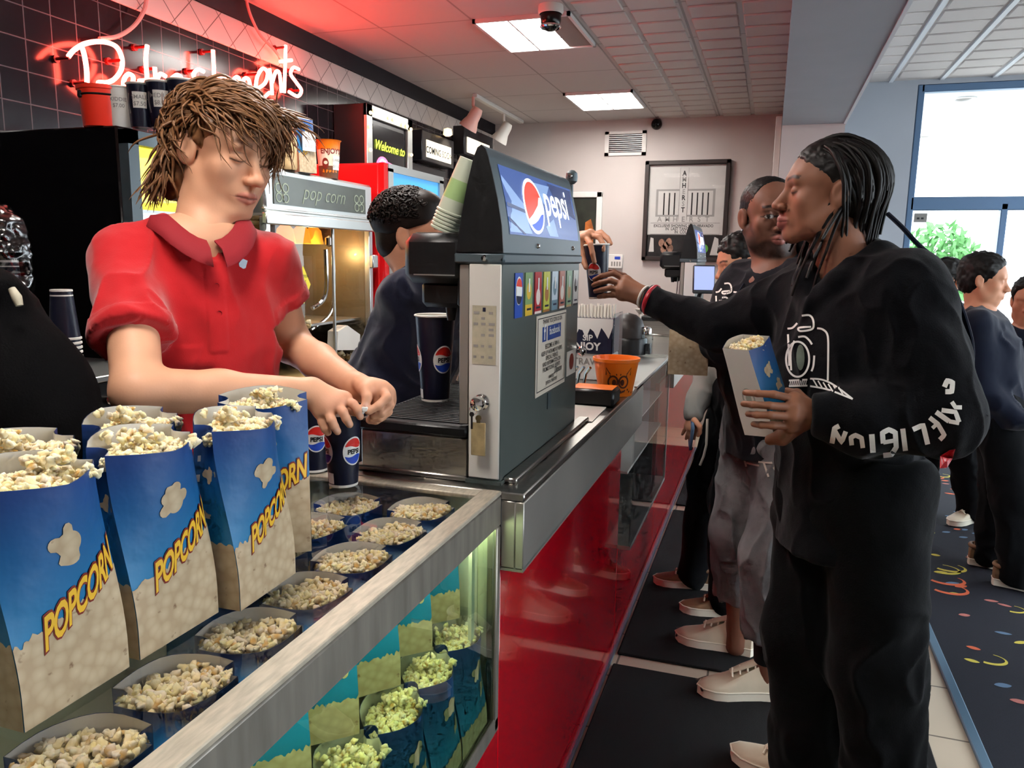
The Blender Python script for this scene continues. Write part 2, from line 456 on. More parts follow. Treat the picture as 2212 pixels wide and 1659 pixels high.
XW, YF, ZC = -2.5, 6.93, 2.7
m = MB(); m.bx(-2.6, .70, -2.1, 7.5, -.1, 0); struct('floor', m, ['tile_floor'])
# carpet with printed shapes
m = MB(); m.bx(.73, 3.7, -2.1, 7.5, -.1, .006)
rr = random.Random(21)
def lens(cx, cy, l, w, a):
    return [(cx + math.cos(a) * x - math.sin(a) * y, cy + math.sin(a) * x + math.cos(a) * y) for x, y in
            [(l * math.cos(t), w * math.sin(t) * abs(math.sin(t)) ** .5) for t in [2 * PI * i / 14 for i in range(14)]]]
for i in range(230):
    x = rr.uniform(.78, 2.3); y = rr.uniform(2.1, 6.6)
    m.poly([(px_, py_, .0075) for px_, py_ in lens(x, y, rr.uniform(.022, .034), rr.uniform(.011, .017), rr.uniform(-.5, .6))], 1 + rr.choice([0, 1, 1, 2, 2, 3]), fn=lambda a, b, c: (a, b, c))
for i in range(46):
    x = rr.uniform(.8, 2.2); y = rr.uniform(2.1, 6.4); s = rr.uniform(.05, .085); a0 = rr.uniform(-150, -110)
    out = arc(x, y, s, a0, a0 + 190, 14, s * .8); inn = arc(x, y + s * .1, s * .86, a0 + 190, a0, 14, s * .62)
    p = out + inn; k = len(p)
    m.add([(u, v, .0076) for u, v in p], [(j, j + 1, k - 2 - j, k - 1 - j) for j in range(len(out) - 1)], 1 + rr.choice([0, 1, 1]))
struct('floor_carpet', m, ['carpet', 'confetti_orange', 'confetti_yellow', 'confetti_slate', 'confetti_pink'], smooth=0)
m = MB(); m.bx(.70, .735, -2.1, 7.4, -.02, .012, 0, .004); struct('trim_1', m, ['trim_metal'])

# left wall
m = MB(); m.bx(-2.6, XW, -2.1, YF + .1, 0, 2.46); struct('wall_left', m, ['tile_black'])
m = MB(); m.bx(-2.6, XW + .006, -2.1, YF, 2.46, 2.6, 0, .004); struct('trim_2', m, ['tile_diamond'])
m = MB(); m.bx(-2.6, XW + .012, -2.1, YF, 2.6, ZC); struct('trim_3', m, ['soffit_black'])
# far wall, column, beam
m = MB(); m.bx(-2.6, .012, YF, YF + .1, 0, ZC); struct('wall_far', m, ['wall_paint'])
m = MB(); m.bx(.012, .447, 6.29, YF + .55, 0, 2.5); struct('wall_column', m, ['wall_paint'])
m = MB(); m.bx(.012, .447, -2.1, 7.5, 2.5, 3.1); struct('beam', m, ['beam_paint'])
m = MB(); m.bx(.435, .452, -2.1, 7.38, 2.494, 2.506, 0); struct('trim_4', m, ['ceil_bar'])
m = MB(); m.bx(.447, 1.06, 7.39, 7.5, 0, 3.05); m.bx(1.06, 3.7, 7.39, 7.5, 2.96, 3.05); struct('wall_window', m, ['wall_blue'])
m = MB(); m.bx(3.6, 3.7, -2.1, 7.5, 0, .5); m.bx(3.6, 3.7, -2.1, 7.5, 2.75, 3.05); m.bx(3.6, 3.7, -2.1, 0, .5, 2.75); struct('wall_right', m, ['wall_paint'])
m = MB(); m.bx(-2.6, 3.7, -2.2, -2.1, 0, 3.1); struct('wall_near', m, ['wall_paint'])
# ceiling over the counter
m = MB(); m.bx(-2.6, .012, -2.1, YF + .1, ZC, ZC + .1, 0)
y = .3
while y < YF - .05:
    for cx0 in (-1.0157, -.4897):
        if cx0 < -1 and (3.9 < y + .1 < 4.5): pass
        for q in (0, 1):
            m.box((cx0 + .018 + .124 + q * .252, y + .095, ZC - .002), (.226, .168, .012), 1, .006)
    y += .204
struct('ceiling', m, ['ceil_tile', 'ceil_pad'])
# higher ceiling over the lobby
m = MB(); m.bx(.44, 3.7, -2.1, 7.5, 3.0, 3.1, 0)
x = .47
while x < 3.5:
    m.bx(x - .016, x + .016, -2, 7.38, 2.985, 3.0, 1)
    y = .2
    while y < 7.1:
        m.box((x + .19, y + .13, 2.998), (.31, .225, .014), 0, .007)
        y += .262
    x += .38
struct('ceiling_lobby', m, ['ceil_pad', 'ceil_bar'])
# window wall: frame and panes
def storefront(name, along, base, xs, z0, ztr, z1, depth=.08):
    fr = MB()
    a0, a1 = xs[0], xs[-1]
    def bar(s0, s1, za, zb):
        if along == 'x': fr.bx(s0, s1, base - depth / 2, base + depth / 2, za, zb, 0, .006)
        else: fr.bx(base - depth / 2, base + depth / 2, s0, s1, za, zb, 0, .006)
    for i, s in enumerate(xs):
        w = .05
        bar(s - w / 2, s + w / 2, z0, z1 if i in (0, len(xs) - 1) else ztr)
    bar(a0, a1, z1 - .06, z1); bar(a0, a1, ztr - .055, ztr + .055); bar(a0, a1, z0, z0 + .1)
    f = fr.build(name, ['frame_blue'], kind='structure')
    g = MB()
    for s0, s1, za, zb in [(a0, a1, ztr, z1)] + [(xs[i], xs[i + 1], z0, ztr) for i in range(len(xs) - 1)]:
        if along == 'x': g.bx(s0, s1, base - .004, base + .004, za, zb)
        else: g.bx(base - .004, base + .004, s0, s1, za, zb)
    g.build('pane', ['glass_clear'], f)
    return f
w1 = storefront('window_1', 'x', 7.43, [1.09, 1.79, 2.5, 3.2, 3.57], 0.0, 2.0, 2.96)
m = MB(); pz = at(1990, 470, Y=7.38); m.box((pz.x, 7.415, pz.z), (.10, .004, .075), 0); m.box((pz.x - .018, 7.4125, pz.z - .005), (.02, .002, .016), 1); m.box((pz.x + .014, 7.4125, pz.z - .005), (.02, .002, .016), 1)
m.build('sticker', ['ink_grey', 'dark_grey'], label='small grey notice stuck to the upper left corner of the lower window pane', category='sticker')
w2 = storefront('window_2', 'y', 3.65, [0.03, 1.5, 3.0, 4.5, 6.0, 7.45], .5, 1.9, 2.75)
# poster light strip on the beam side, seen edge on
m = MB(); a = at(1688, 255, X=-.03); b = at(1700, 255, X=.012)
m.bx(-.035, .011, 6.36, 6.9, 1.95, 2.58, 0, .004)
for i in range(4): m.bx(-.0365, -.034, 6.40, 6.86, 2.0 + i * .14, 2.11 + i * .14, 1)
t = m.build('poster_frame', ['white_paint', 'ink_black'], label='white framed strip of dark film stills high on the column, seen edge on', category='poster')

# ------------------------------------------------------------------ outside the window
mat('pavement', '#b9b7b2', .9, noise=(4, .1)); mat('porch_white', '#dfe3e4', .7); mat('leaf', '#5d9a54', .7, noise=(8, .35)); mat('far_wall', '#c9c4bb', .9)
m = MB(); m.bx(-3, 14, 7.52, 30, -.15, -.05); m.bx(3.72, 14, -6, 7.52, -.15, -.05); struct('ground_outside', m, ['pavement'])
m = MB(); m.bx(-.5, 6, 7.52, 10.2, 2.97, 3.1); struct('roof_porch', m, ['porch_white'])
for i, (u, v) in enumerate(((2082, 215), (1998, 296))):
    q = at(u, v, Z=2.96)
    r = thing('porch_light', (q.x, q.y, 2.97), ['nearer round recessed light in the porch ceiling outside the upper window', 'farther round recessed light in the porch ceiling, close to the window edge'][i], 'light', 'porch downlights')
    m = MB(); m.lathe([(.07, 0), (.105, 0), (.105, -.012), (.075, -.014), (.07, 0)], 28, 0, TR(q.x, q.y, 2.972)); m.build('trim_ring', ['white_paint'], r)
    m = MB(); m.lathe([(.0, -.003), (.072, -.003)], 28, 0, TR(q.x, q.y, 2.972)); m.build('baffle', ['ink_grey'], r)
q = at(2025, 545, Y=11.5)
S = SDF()
rr = random.Random(5)
V = []; Fq = []
for i in range(900):
    th = rr.uniform(0, 2 * PI); ph = math.acos(rr.uniform(-.5, 1)); rad = rr.uniform(.55, 1.0)
    c = Vector((q.x + .62 * rad * math.sin(ph) * math.cos(th), 11.6 + .6 * rad * math.sin(ph) * math.sin(th), q.z - .35 + .75 * rad * math.cos(ph)))
    a = Vector((rr.gauss(0, 1), rr.gauss(0, 1), rr.gauss(0, 1))).normalized(); b = a.orthogonal().normalized(); s = rr.uniform(.05, .1)
    k = len(V); V += [tuple(c - a * s), tuple(c + b * s * .5), tuple(c + a * s), tuple(c - b * s * .5)]; Fq.append((k, k + 1, k + 2, k + 3))
bush = thing('bush', (q.x, 11.6, -.05), 'green leafy bush outside, seen through the lower window pane', 'bush')
np_mesh('foliage', V, Fq, ['leaf'], bush, smooth=False)
m = MB(); m.tube([(q.x, 11.6, -.06), (q.x + .03, 11.6, .6), (q.x, 11.6, q.z - .2)], [.05, .04, .02], 8); m.build('stem', ['frame_dark'], bush)

# ------------------------------------------------------------------ ceiling fixtures
def troffer(x0, x1, y0, y1, z, label, lit=(0, 1), group='recessed ceiling lights'):
    r = thing('ceiling_light', ((x0 + x1) / 2, (y0 + y1) / 2, z), label, 'ceiling light', group)
    m = MB(); t = .016
    m.bx(x0, x0 + t, y0, y1, z - .02, z - .0005); m.bx(x1 - t, x1, y0, y1, z - .02, z - .0005); m.bx(x0, x1, y0, y0 + t, z - .02, z - .0005); m.bx(x0, x1, y1 - t, y1, z - .02, z - .0005)
    m.build('frame', ['light_housing'], r)
    xl0, xl1 = x0 + t + (x1 - x0 - 2 * t) * lit[0], x0 + t + (x1 - x0 - 2 * t) * lit[1]
    m = MB(); m.bx(xl0, xl1, y0 + t, y1 - t, z - .008, z - .0005)
    m.build('diffuser', ['light_on'], r)
    m = MB()
    xm = (xl0 + xl1) / 2; m.bx(xm - .005, xm + .005, y0 + t, y1 - t, z - .02, z - .0085)
    for i in (1, 2): yy = y0 + (y1 - y0) * i / 3; m.bx(xl0, xl1, yy - .005, yy + .005, z - .018, z - .0085)
    m.build('louver', ['light_housing'], r)
    if lit[1] < 1:
        m = MB(); m.bx(xl1, x1 - t, y0 + t, y1 - t, z - .012, z - .0005); m.build('blank_panel', ['gray_panel'], r)
    return r
troffer(-1.535, -1.02, 3.905, 4.51, ZC, 'half lit ceiling light with a grey blank side, nearest the camera dome', (0, .72))
troffer(-1.535, -1.02, 5.745, 6.37, ZC, 'fully lit white ceiling light nearest the far wall')
troffer(-1.535, -1.02, 2.06, 2.67, ZC, 'added ceiling light over the serving area, unseen above the frame')  # unseen fixture, added to light the room
troffer(-1.0, -.49, .25, .86, ZC, 'added ceiling light over the popcorn case, unseen above the frame')  # out of view, put in as extra light from above
troffer(1.7, 2.25, 1.2, 1.8, 3.0, 'added ceiling light over the lobby carpet, unseen outside the frame')  # added light source on the lobby side, never in view
# camera dome
q = at(1190, 12, Z=ZC)
r = thing('security_camera', (q.x, q.y, ZC), 'dark dome security camera hanging from the ceiling beside the half lit light', 'security camera')
m = MB(); m.lathe([(0, 0), (.06, 0), (.062, -.03), (.055, -.04)], 24, 0, TR(q.x, q.y, ZC)); m.build('base', ['white_paint'], r)
m = MB(); m.lathe([(.05, -.038), (.052, -.07), (.04, -.1), (.02, -.115), (0, -.118)], 24, 0, TR(q.x, q.y, ZC)); m.build('dome', ['black_gloss'], r)
m = MB(); m.lathe([(.046, -.094), (.05, -.09), (.052, -.098), (.046, -.104)], 24, 0, TR(q.x, q.y, ZC)); m.build('ring', ['chrome'], r)
# wall sensor
q = at(1418, 268, Y=YF - .02)
m = MB(); m.lathe([(.0, .065), (.02, .06), (.038, .045), (.046, .02), (.046, 0), (0, 0)], 20, 0, TR(q.x, YF, q.z) @ RX(PI / 2)); m.build('wall_camera', ['black_gloss'], label='small round black wall camera on the far wall beside the vent', category='security camera')
# air vent
a, b = at(1308, 285, Y=YF), at(1395, 335, Y=YF)
r = thing('air_vent', ((a.x + b.x) / 2, YF, b.z), 'white louvred air vent high on the far wall', 'vent')
x0, x1, z0, z1 = a.x, b.x, b.z, a.z
m = MB(); m.bx(x0, x1, YF - .015, YF, z1 - .025, z1); m.bx(x0, x1, YF - .015, YF, z0, z0 + .025); m.bx(x0, x0 + .035, YF - .015, YF, z0, z1); m.bx(x1 - .035, x1, YF - .015, YF, z0, z1); m.build('frame', ['white_paint'], r)
m = MB(); m.bx(x0 + .03, x1 - .03, YF - .002, YF, z0 + .02, z1 - .02); m.build('backing', ['dark_grey'], r)
m = MB()
for i in range(9):
    zz = z0 + .035 + i * (z1 - z0 - .07) / 8
    m.box(((x0 + x1) / 2, YF - .008, zz), (x1 - x0 - .07, .014, .003), 0, 0, TR(0, 0, 0))
m.build('louver', ['alu'], r)
# thermostat
a, b = at(1308, 549, Y=YF), at(1345, 580, Y=YF)
r = thing('alarm_keypad', ((a.x + b.x) / 2, YF, b.z), 'white wall keypad with a small blue display on the far wall', 'keypad')
m = MB(); m.bx(a.x, b.x, YF - .03, YF, b.z, a.z, 0, .006); m.build('case', ['white_paint'], r)
m = MB(); m.bx(a.x + .09, b.x - .02, YF - .032, YF - .03, a.z - .045, a.z - .02); m.build('display', ['blue_print'], r)
m = MB(); [m.bx(a.x + .06 + i * .024, a.x + .074 + i * .024, YF - .032, YF - .03, b.z + .02, b.z + .06) for i in range(4)]; m.build('keys', ['ink_grey'], r)
# small framed picture with dark and orange image, half behind the machine
a, b = at(1244, 415, Y=YF), at(1299, 520, Y=YF)
r = thing('framed_picture', ((a.x + b.x) / 2, YF, 1.5), 'dark and orange picture in a pale frame, half hidden behind the soda machine', 'picture')
x0, x1, z0, z1 = a.x - .12, b.x, 1.52, a.z
m = MB(); w = .05; m.bx(x0, x1, YF - .03, YF, z1 - w, z1, 0, .005); m.bx(x0, x1, YF - .03, YF, z0, z0 + w, 0, .005); m.bx(x0, x0 + w, YF - .03, YF, z0, z1, 0, .005); m.bx(x1 - w, x1, YF - .03, YF, z0, z1, 0, .005); m.build('frame', ['white_paint'], r)
mat('pic_dark', '#22281f', .6, noise=(9, .6)); mat('pic_orange', '#b8662a', .6, noise=(12, .5))
m = MB(); m.bx(x0 + w, x1 - w, YF - .012, YF - .01, z0 + w, z1 - w)
m.poly([(x1 - .16, z0 + w), (x1 - .07, z0 + w), (x1 - .075, z0 + .25), (x1 - .10, z0 + .33), (x1 - .15, z0 + .3)], 1, fn=lambda x, z: (x, YF - .0125, z)); m.build('print', ['pic_dark', 'pic_orange'], r)
# theatre poster
a, b, c, d = at(1396, 348, Y=YF), at(1580, 346, Y=YF), at(1568, 565, Y=YF), at(1388, 563, Y=YF)
x0, x1, z0, z1 = -1.087, -.37, 1.49, 2.34
r = thing('theatre_poster', ((x0 + x1) / 2, YF, z0), 'black framed black and white theatre front poster on the far wall', 'poster')
mat('art_white', '#d8d6d2', .6, noise=(5, .08)); mat('art_dark', '#2b2a2b', .6, noise=(14, .5)); mat('art_green', '#63b348', .6); mat('art_skin', '#a9806c', .6, noise=(40, .5)); mat('art_mid', '#a5a3a0', .6)
w = .038; m = MB(); m.bx(x0, x1, YF - .05, YF, z1 - w, z1, 0, .006); m.bx(x0, x1, YF - .05, YF, z0, z0 + w, 0, .006); m.bx(x0, x0 + w, YF - .05, YF, z0, z1, 0, .006); m.bx(x1 - w, x1, YF - .05, YF, z0, z1, 0, .006); m.build('frame', ['frame_dark'], r)
W_, H_ = x1 - x0 - 2 * w, z1 - z0 - 2 * w
pf = lambda x, z: (x0 + w + x * W_, YF - .0215, z0 + w + z * H_)
pf2 = lambda x, z: (x0 + w + x * W_, YF - .022, z0 + w + z * H_)
pf3 = lambda x, z: (x0 + w + x * W_, YF - .0225, z0 + w + z * H_)
def rect(x, z, xx, zz): return [(x, z), (xx, z), (xx, zz), (x, zz)]
m = MB(); m.bx(x0 + w, x1 - w, YF - .021, YF - .019, z0 + w, z1 - w, 0)
m.poly(rect(0, 0, 1, .24), 1, pf)
m.poly(rect(.1, .44, .88, .74), 4, pf); m.poly(rect(.13, .46, .85, .72), 0, pf2)
for x in (.20, .27, .34, .57, .64, .71, .78): m.poly(rect(x, .46, x + .018, .70), 1, pf3)
m.poly(rect(.41, .40, .52, .97), 0, pf3); m.stroke([(.41, .40), (.41, .97), (.52, .97), (.52, .40)], .006, 4, pf3)
for i, ch in enumerate('AMHERST'): m.text(ch, .075, 4 if i % 2 else 1, fn=lambda x, z: (x0 + w + x * W_, YF - .023, z0 + w + z * H_), bold=.03, off=(.465, .885 - i * .066))
for i, ch in enumerate('AMHERST'): m.text(ch, .08, 4, fn=lambda x, z: (x0 + w + x * W_, YF - .023, z0 + w + z * H_), bold=.02, off=(.16 + i * .105, .385), sx=1.15)
m.poly(rect(.04, .245, .96, .37), 0, pf3); m.stroke([(.04, .245), (.96, .245), (.96, .37), (.04, .37)], .008, 4, pf3, closed=True)
for i, s in enumerate(('EXCLUSIVE SHOWING LOW BRAVADO', 'IN  LAST TANGO  IN  R', 'IN  COLOR')): m.text(s, .045, 1, fn=lambda x, z: (x0 + w + x * W_, YF - .023, z0 + w + z * H_), off=(.48, .325 - i * .034), bold=.015)
for (cx, cz) in ((.7, .16), (.77, .09), (.66, .085)): m.fan(circ(cx, cz, .055, .05, 18), 2, pf2)
m.stroke([(.71, .1), (.71, .05)], .02, 2, pf2)
for (cx, cz) in ((.2, .15), (.26, .12), (.3, .16), (.23, .08), (.32, .09)): m.fan(circ(cx, cz, .04, .045, 14), 3, pf2)
m.poly([(.03, .05), (.1, .05), (.09, .2), (.05, .21)], 0, pf2); m.poly([(.85, .02), (.97, .02), (.95, .2), (.9, .22)], 0, pf2)
m.build('print', ['art_white', 'art_dark', 'art_green', 'art_skin', 'art_mid'], r)
m = MB(); m.bx(x0 + w, x1 - w, YF - .03, YF - .0275, z0 + w, z1 - w); m.build('pane', ['glass_picture'], r)

# track lights
a, b = at(1025, 208, Z=ZC - .02), at(1100, 252, Z=ZC - .02)
r = thing('track_light', (a.x, a.y, ZC), 'short white ceiling track holding two pale spot heads', 'track light')
m = MB(); m.bx(a.x - .02, a.x + .02, a.y, b.y + .3, ZC - .03, ZC, 0, .004); m.build('track', ['white_paint'], r)
mat('lamp_pink', '#d9a79b', .4)
for i, (u, v, du) in enumerate(((1022, 255, -1), (1088, 285, -1))):
    h = at(u, v, X=a.x)
    T = TR(a.x, h.y, h.z) @ RX(.0) @ RY(.55)
    m = MB(); m.lathe([(0, .085), (.035, .08), (.045, .05), (.048, -.01), (.07, -.07), (.072, -.085), (.06, -.08), (.03, -.03)], 20, 0, T); m.tube([(a.x, h.y, ZC - .03), (a.x, h.y, h.z + .09), (a.x + .02, h.y, h.z + .05)], .012, 8)
    m.build('spot_head', ['lamp_pink' if i == 0 else 'white_enamel'], r)
    l = bpy.data.lights.new('spot', 'SPOT'); l.energy = 14; l.color = (1, .78, .5); l.spot_size = 1.3; l.spot_blend = .6; l.shadow_soft_size = .03
    lo = bpy.data.objects.new('spot_lamp', l); COL.objects.link(lo); lo.matrix_basis = TR(a.x - .05, h.y, h.z - .10) @ RY(.7)

# ------------------------------------------------------------------ wall displays behind the counter
mat('bulb_on', '#fff0cc', .3, emit=((1, .72, .35), 1.4)); mat('neon_lime', '#d8ff2a', .3, emit=((.75, 1, .05), 1.6)); mat('neon_pink', '#f0609a', .3, emit=((1, .18, .38), 1.0)); mat('screen_blue', '#3fa5e8', .3, emit=((.12, .35, .7), .35)); mat('sign_warm', '#efe6d2', .4, emit=((1, .9, .72), .55)); mat('panel_dark', '#1b1c20', .3); mat('glossy_dark', '#121216', .15)
xs = -2.3
y0, y1 = at(785, 230, X=xs).y, at(885, 260, X=xs).y; zt = at(785, 222, X=xs).z
r = thing('neon_display', (xs - .1, (y0 + y1) / 2, 1.0), 'dark display cabinet with bulbs around a yellow and pink neon welcome sign', 'sign')
m = MB(); m.bx(XW, xs, y0, y1, 1.0, zt, 0, .004); m.build('cabinet', ['panel_dark'], r)
m = MB(); w = .07
m.bx(xs, xs + .02, y0, y1, zt - w, zt, 0, .003); m.bx(xs, xs + .02, y0, y0 + w, 1.0, zt, 0, .003); m.bx(xs, xs + .02, y1 - w, y1, 1.0, zt, 0, .003); m.build('frame', ['alu'], r)
gm = lambda t, z: (xs + .022, y0 + t * (y1 - y0), z)
for i, (t, z) in enumerate([(.06, zt - .05), (.14, zt - .03), (.45, zt - .04), (.55, zt - .04), (.75, zt - .05), (.85, zt - .05), (.94, zt - .06), (.05, zt - .13), (.05, zt - .26), (.05, zt - .36), (.05, zt - .44), (.95, zt - .22), (.95, zt - .34), (.95, zt - .47), (.05, zt - .55), (.95, zt - .6)]):
    p_ = gm(t, z); m = MB(); m.lathe([(0, .014), (.008, .012), (.012, .004), (.008, -.004), (0, -.006)], 10, 0, TR(*p_) @ RY(PI / 2)); m.build('bulb', ['bulb_on'], r)
cx = (y0 + y1) / 2
tf = lambda x, z: (xs + .012, cx + x, zt - .3 + z)
m = MB(); m.bx(xs + .001, xs + .006, y0 + .1, y1 - .1, 1.02, zt - .1); m.build('panel', ['glossy_dark'], r)
m = MB(); m.text('Welcome to', .078, 0, fn=lambda x, z: tf(x, z + .06), bold=.012, shear=.35); m.build('neon_greeting', ['neon_lime'], r)
m = MB(); m.text('Cinema', .10, 0, fn=lambda x, z: tf(x, z - .06), bold=.03, shear=.2); m.fan(circ(-.09, -.05, .09, .075, 20), 1, fn=lambda x, z: (xs + .009, cx + x, zt - .3 + z)); m.poly([(-.03, -.10), (.17, -.09), (.17, -.02), (-.02, .0)], 1, fn=lambda x, z: (xs + .0085, cx + x, zt - .3 + z)); m.poly([(-.03, -.10), (.06, -.1), (-.01, -.17)], 1, fn=lambda x, z: (xs + .009, cx + x, zt - .3 + z)); m.build('neon_name', ['white_print', 'neon_pink'], r)
for s in (-1, 1):
    m = MB(); m.bx(xs + .006, xs + .012, cx + s * .1 - .09, cx + s * .1 + .09, zt - .68, zt - .58); m.build('screen', ['screen_blue'], r)
# coming soon box and film poster
xs2 = -2.4
y0, y1 = at(905, 330, X=xs2).y, at(975, 350, X=xs2).y
zh = at(920, 298, X=xs2).z
r = thing('marquee_box', (xs2, (y0 + y1) / 2, zh - .15), 'small lit marquee box reading COMING SOON above the film poster', 'sign')
m = MB(); m.bx(XW, xs2, y0 + .05, y1 + .05, zh - .16, zh + .05, 0, .005); m.build('case', ['panel_dark'], r)
m = MB(); m.bx(xs2, xs2 + .006, y0 + .12, y1 - .02, zh - .13, zh - .01); m.text('COMING SOON', .066, 1, fn=lambda x, z: (xs2 + .0075, (y0 + y1) / 2 + .05 + x, zh - .1 + z), bold=.02); m.build('face', ['sign_warm', 'ink_black'], r)
m = MB(); m.lathe([(0, .03), (.03, .02), (.035, -.02), (.02, -.03)], 12, 0, TR(xs2 + .03, (y0 + y1) / 2 + .15, zh + .09)); m.build('lamp', ['bulb_on'], r)
r = thing('film_poster', (XW, (y0 + y1) / 2, 1.1), 'dark film poster with a pale portrait titled WHERE WE WEREN\'T', 'poster')
zt = min(at(905, 335, X=-2.47).z, zh - .175)
m = MB(); m.bx(XW, -2.47, y0, y1 + .05, 1.1, zt, 0, .004); m.build('frame', ['panel_dark'], r)
m = MB(); q0, q1 = y0 + .05, y1; m.bx(-2.469, -2.466, q0, q1, 1.15, zt - .05, 0); yc = (q0 + q1) / 2
fp = lambda x, z: (-2.4645, yc + x, zt + z)
m.text("WHERE WE WEREN'T", .07, 1, fn=lambda x, z: fp(x, z - .27), bold=.01); m.stroke([(-.2, -.07), (.27, -.07)], .012, 1, fp); m.text('A STORY OF YEARS', .03, 2, fn=lambda x, z: fp(x, z - .15))
m.fan(circ(0.02, -.42, .06, .085, 20), 2, fp); m.poly([(-.2, -.75), (-.17, -.52), (-.03, -.47), (.07, -.47), (.21, -.52), (.25, -.75)], 2, fp)
m.fan(circ(.24, -.14, .03, .045, 14), 1, fp)
mat('poster_plum', '#2d232c', .5); mat('poster_pale', '#b8a6a4', .6, noise=(18, .4)); m.build('print', ['poster_plum', 'white_print', 'poster_pale'], r)
# another lit sign further on
a = at(1020, 322, X=xs2)
m = MB(); m.bx(XW, xs2, a.y - .18, a.y + .5, a.z - .06, a.z + .16, 0, .004)
r = thing('marquee_box', (xs2, a.y, a.z - .06), 'small lit marquee box nearest the far wall, partly behind the soda machine', 'sign'); m.build('case', ['panel_dark'], r)
m = MB(); m.bx(xs2, xs2 + .006, a.y - .12, a.y + .4, a.z - .04, a.z + .08); m.build('face', ['sign_warm'], r)
m = MB(); m.bx(XW, -2.46, a.y - .2, a.y + .52, 1.1, a.z - .12, 0, .004); m.build('poster_frame', ['panel_dark'], label='dark poster frame on the tiled wall beside the far wall corner', category='poster')

# ------------------------------------------------------------------ neon script sign
mat('neon_red', '#ff3020', .3, emit=((1.0, .08, .05), 38)); mat('neon_dark', '#5a0d0c', .4)
sx0, sy0, scale = 2.30, 2.0, 1
xn = XW + .07
def nz(u, v): q_ = at(u, v, X=xn); return (q_.y, q_.z)
strokes = {
 'R': [[(188, 178), (187, 150), (182, 118), (176, 100)], [(148, 122), (160, 108), (185, 94), (220, 90), (250, 100), (263, 125), (262, 150), (248, 170), (232, 178), (212, 180), (240, 205), (275, 222)]],
 'e': [[(268, 205), (282, 190), (288, 168), (278, 160), (268, 172), (268, 195), (280, 214), (300, 212)]],
 'f': [[(318, 98), (315, 130), (318, 175), (318, 240), (308, 255)], [(300, 175), (336, 172)]],
 'r': [[(334, 145), (338, 190), (338, 215)], [(338, 175), (346, 160), (358, 165)]],
 'e2': [[(366, 195), (385, 190), (392, 170), (382, 162), (368, 175), (366, 200), (380, 216), (400, 212)]],
 's': [[(440, 155), (428, 150), (418, 162), (428, 180), (442, 195), (436, 212), (416, 212)]],
 'h': [[(460, 108), (462, 150), (464, 215)], [(464, 185), (474, 168), (486, 170), (490, 215)]],
 'm': [[(496, 168), (500, 215)], [(500, 185), (508, 168), (517, 172), (520, 215)], [(520, 190), (528, 170), (538, 174), (542, 205)]],
 'e3': [[(553, 193), (572, 180), (578, 158), (568, 148), (556, 165), (553, 195), (564, 213), (582, 200)]],
 'n': [[(582, 148), (586, 175), (588, 205)], [(588, 178), (596, 155), (604, 160), (608, 200)]],
 't': [[(617, 98), (616, 140), (614, 200)], [(605, 133), (630, 130)]],
 's2': [[(646, 150), (634, 146), (628, 160), (640, 178), (651, 195), (643, 208), (624, 198)]],
}
r = thing('neon_sign', (XW, nz(400, 180)[0], 2.1), 'red neon Refreshments sign in script letters on the black tiled wall', 'sign')
k = 0
for name_, ss in strokes.items():
    m = MB()
    for s in ss:
        pts = [(xn, *nz(*p)) for p in s]
        m.tube(catmull(pts, 6), .0085, 8)
    m.build('letter', ['neon_red'], r)
for u, v in ((150, 125), (188, 178), (262, 130), (318, 100), (336, 148), (462, 110), (430, 152), (500, 170), (556, 160), (586, 150), (616, 102), (640, 150), (651, 195)):
    m = MB(); y_, z_ = nz(u, v); m.tube([(XW, y_, z_), (xn, y_, z_)], .006, 6); m.lathe([(0, 0), (.014, 0), (.014, .012), (0, .012)], 8, 0, TR(XW, y_, z_) @ RY(PI / 2)); m.build('standoff', ['neon_dark'], r)
mat('cable_pink', '#d08a84', .5)
m = MB()
pts = [(at(u, v, X=xn - .02)) for u, v in ((318, -20), (312, 20), (290, 55), (255, 78), (215, 84))]; m.tube(catmull(pts, 6), .008, 8); m.build('cable', ['cable_pink'], r); m = MB()
pts = [(at(u, v, X=xn - .02)) for u, v in ((530, -12), (540, 30), (562, 75), (590, 105), (608, 128))]; m.tube(catmull(pts, 6), .007, 8)
m.build('cable', ['cable_pink'], r)
# ------------------------------------------------------------------ counter run
ZT = 1.04
mat('fixture_tube', '#f4ffe0', .4, emit=((.93, 1.0, .62), 16)); mat('case_white', '#d9dbc8', .6)
mat('strip_worn', '#b5ac9a', .45, .2, noise=(26, .22), stretch=(6, 1.2, 1)); mat('frame_steel', '#9a948a', .42, .7, noise=(6, .25), stretch=(1, 6, 1))
cb = thing('concession_counter', (-.7, 2.8, 0), 'glossy red counter base along the customer side of the counter', 'counter')
m = MB(); m.bx(-.498, -.478, -.6, 1.392, .0, .525, 0, .003); m.bx(-.498, -.478, 1.392, 2.75, 0, .9, 0, .003); m.bx(-.498, -.478, 2.75, 3.76, 0, .415, 0, .003); m.bx(-.498, -.478, 3.76, 6.2, 0, .9, 0, .003); m.build('red_panel', ['red_panel'], cb)
m = MB(); m.bx(-.95, -.5, -.6, 1.392, 0, .52); m.bx(-.82, -.5, 1.396, 2.74, 0, .875); m.bx(-.82, -.5, 3.765, 6.2, 0, .875); m.bx(-.82, -.5, 2.74, 3.765, 0, .4); m.build('cabinet', ['dark_grey'], cb)
m = MB(); m.bx(-.479, -.470, -.6, 6.2, 0, .012); m.build('edge_strip', ['trim_metal'], cb)

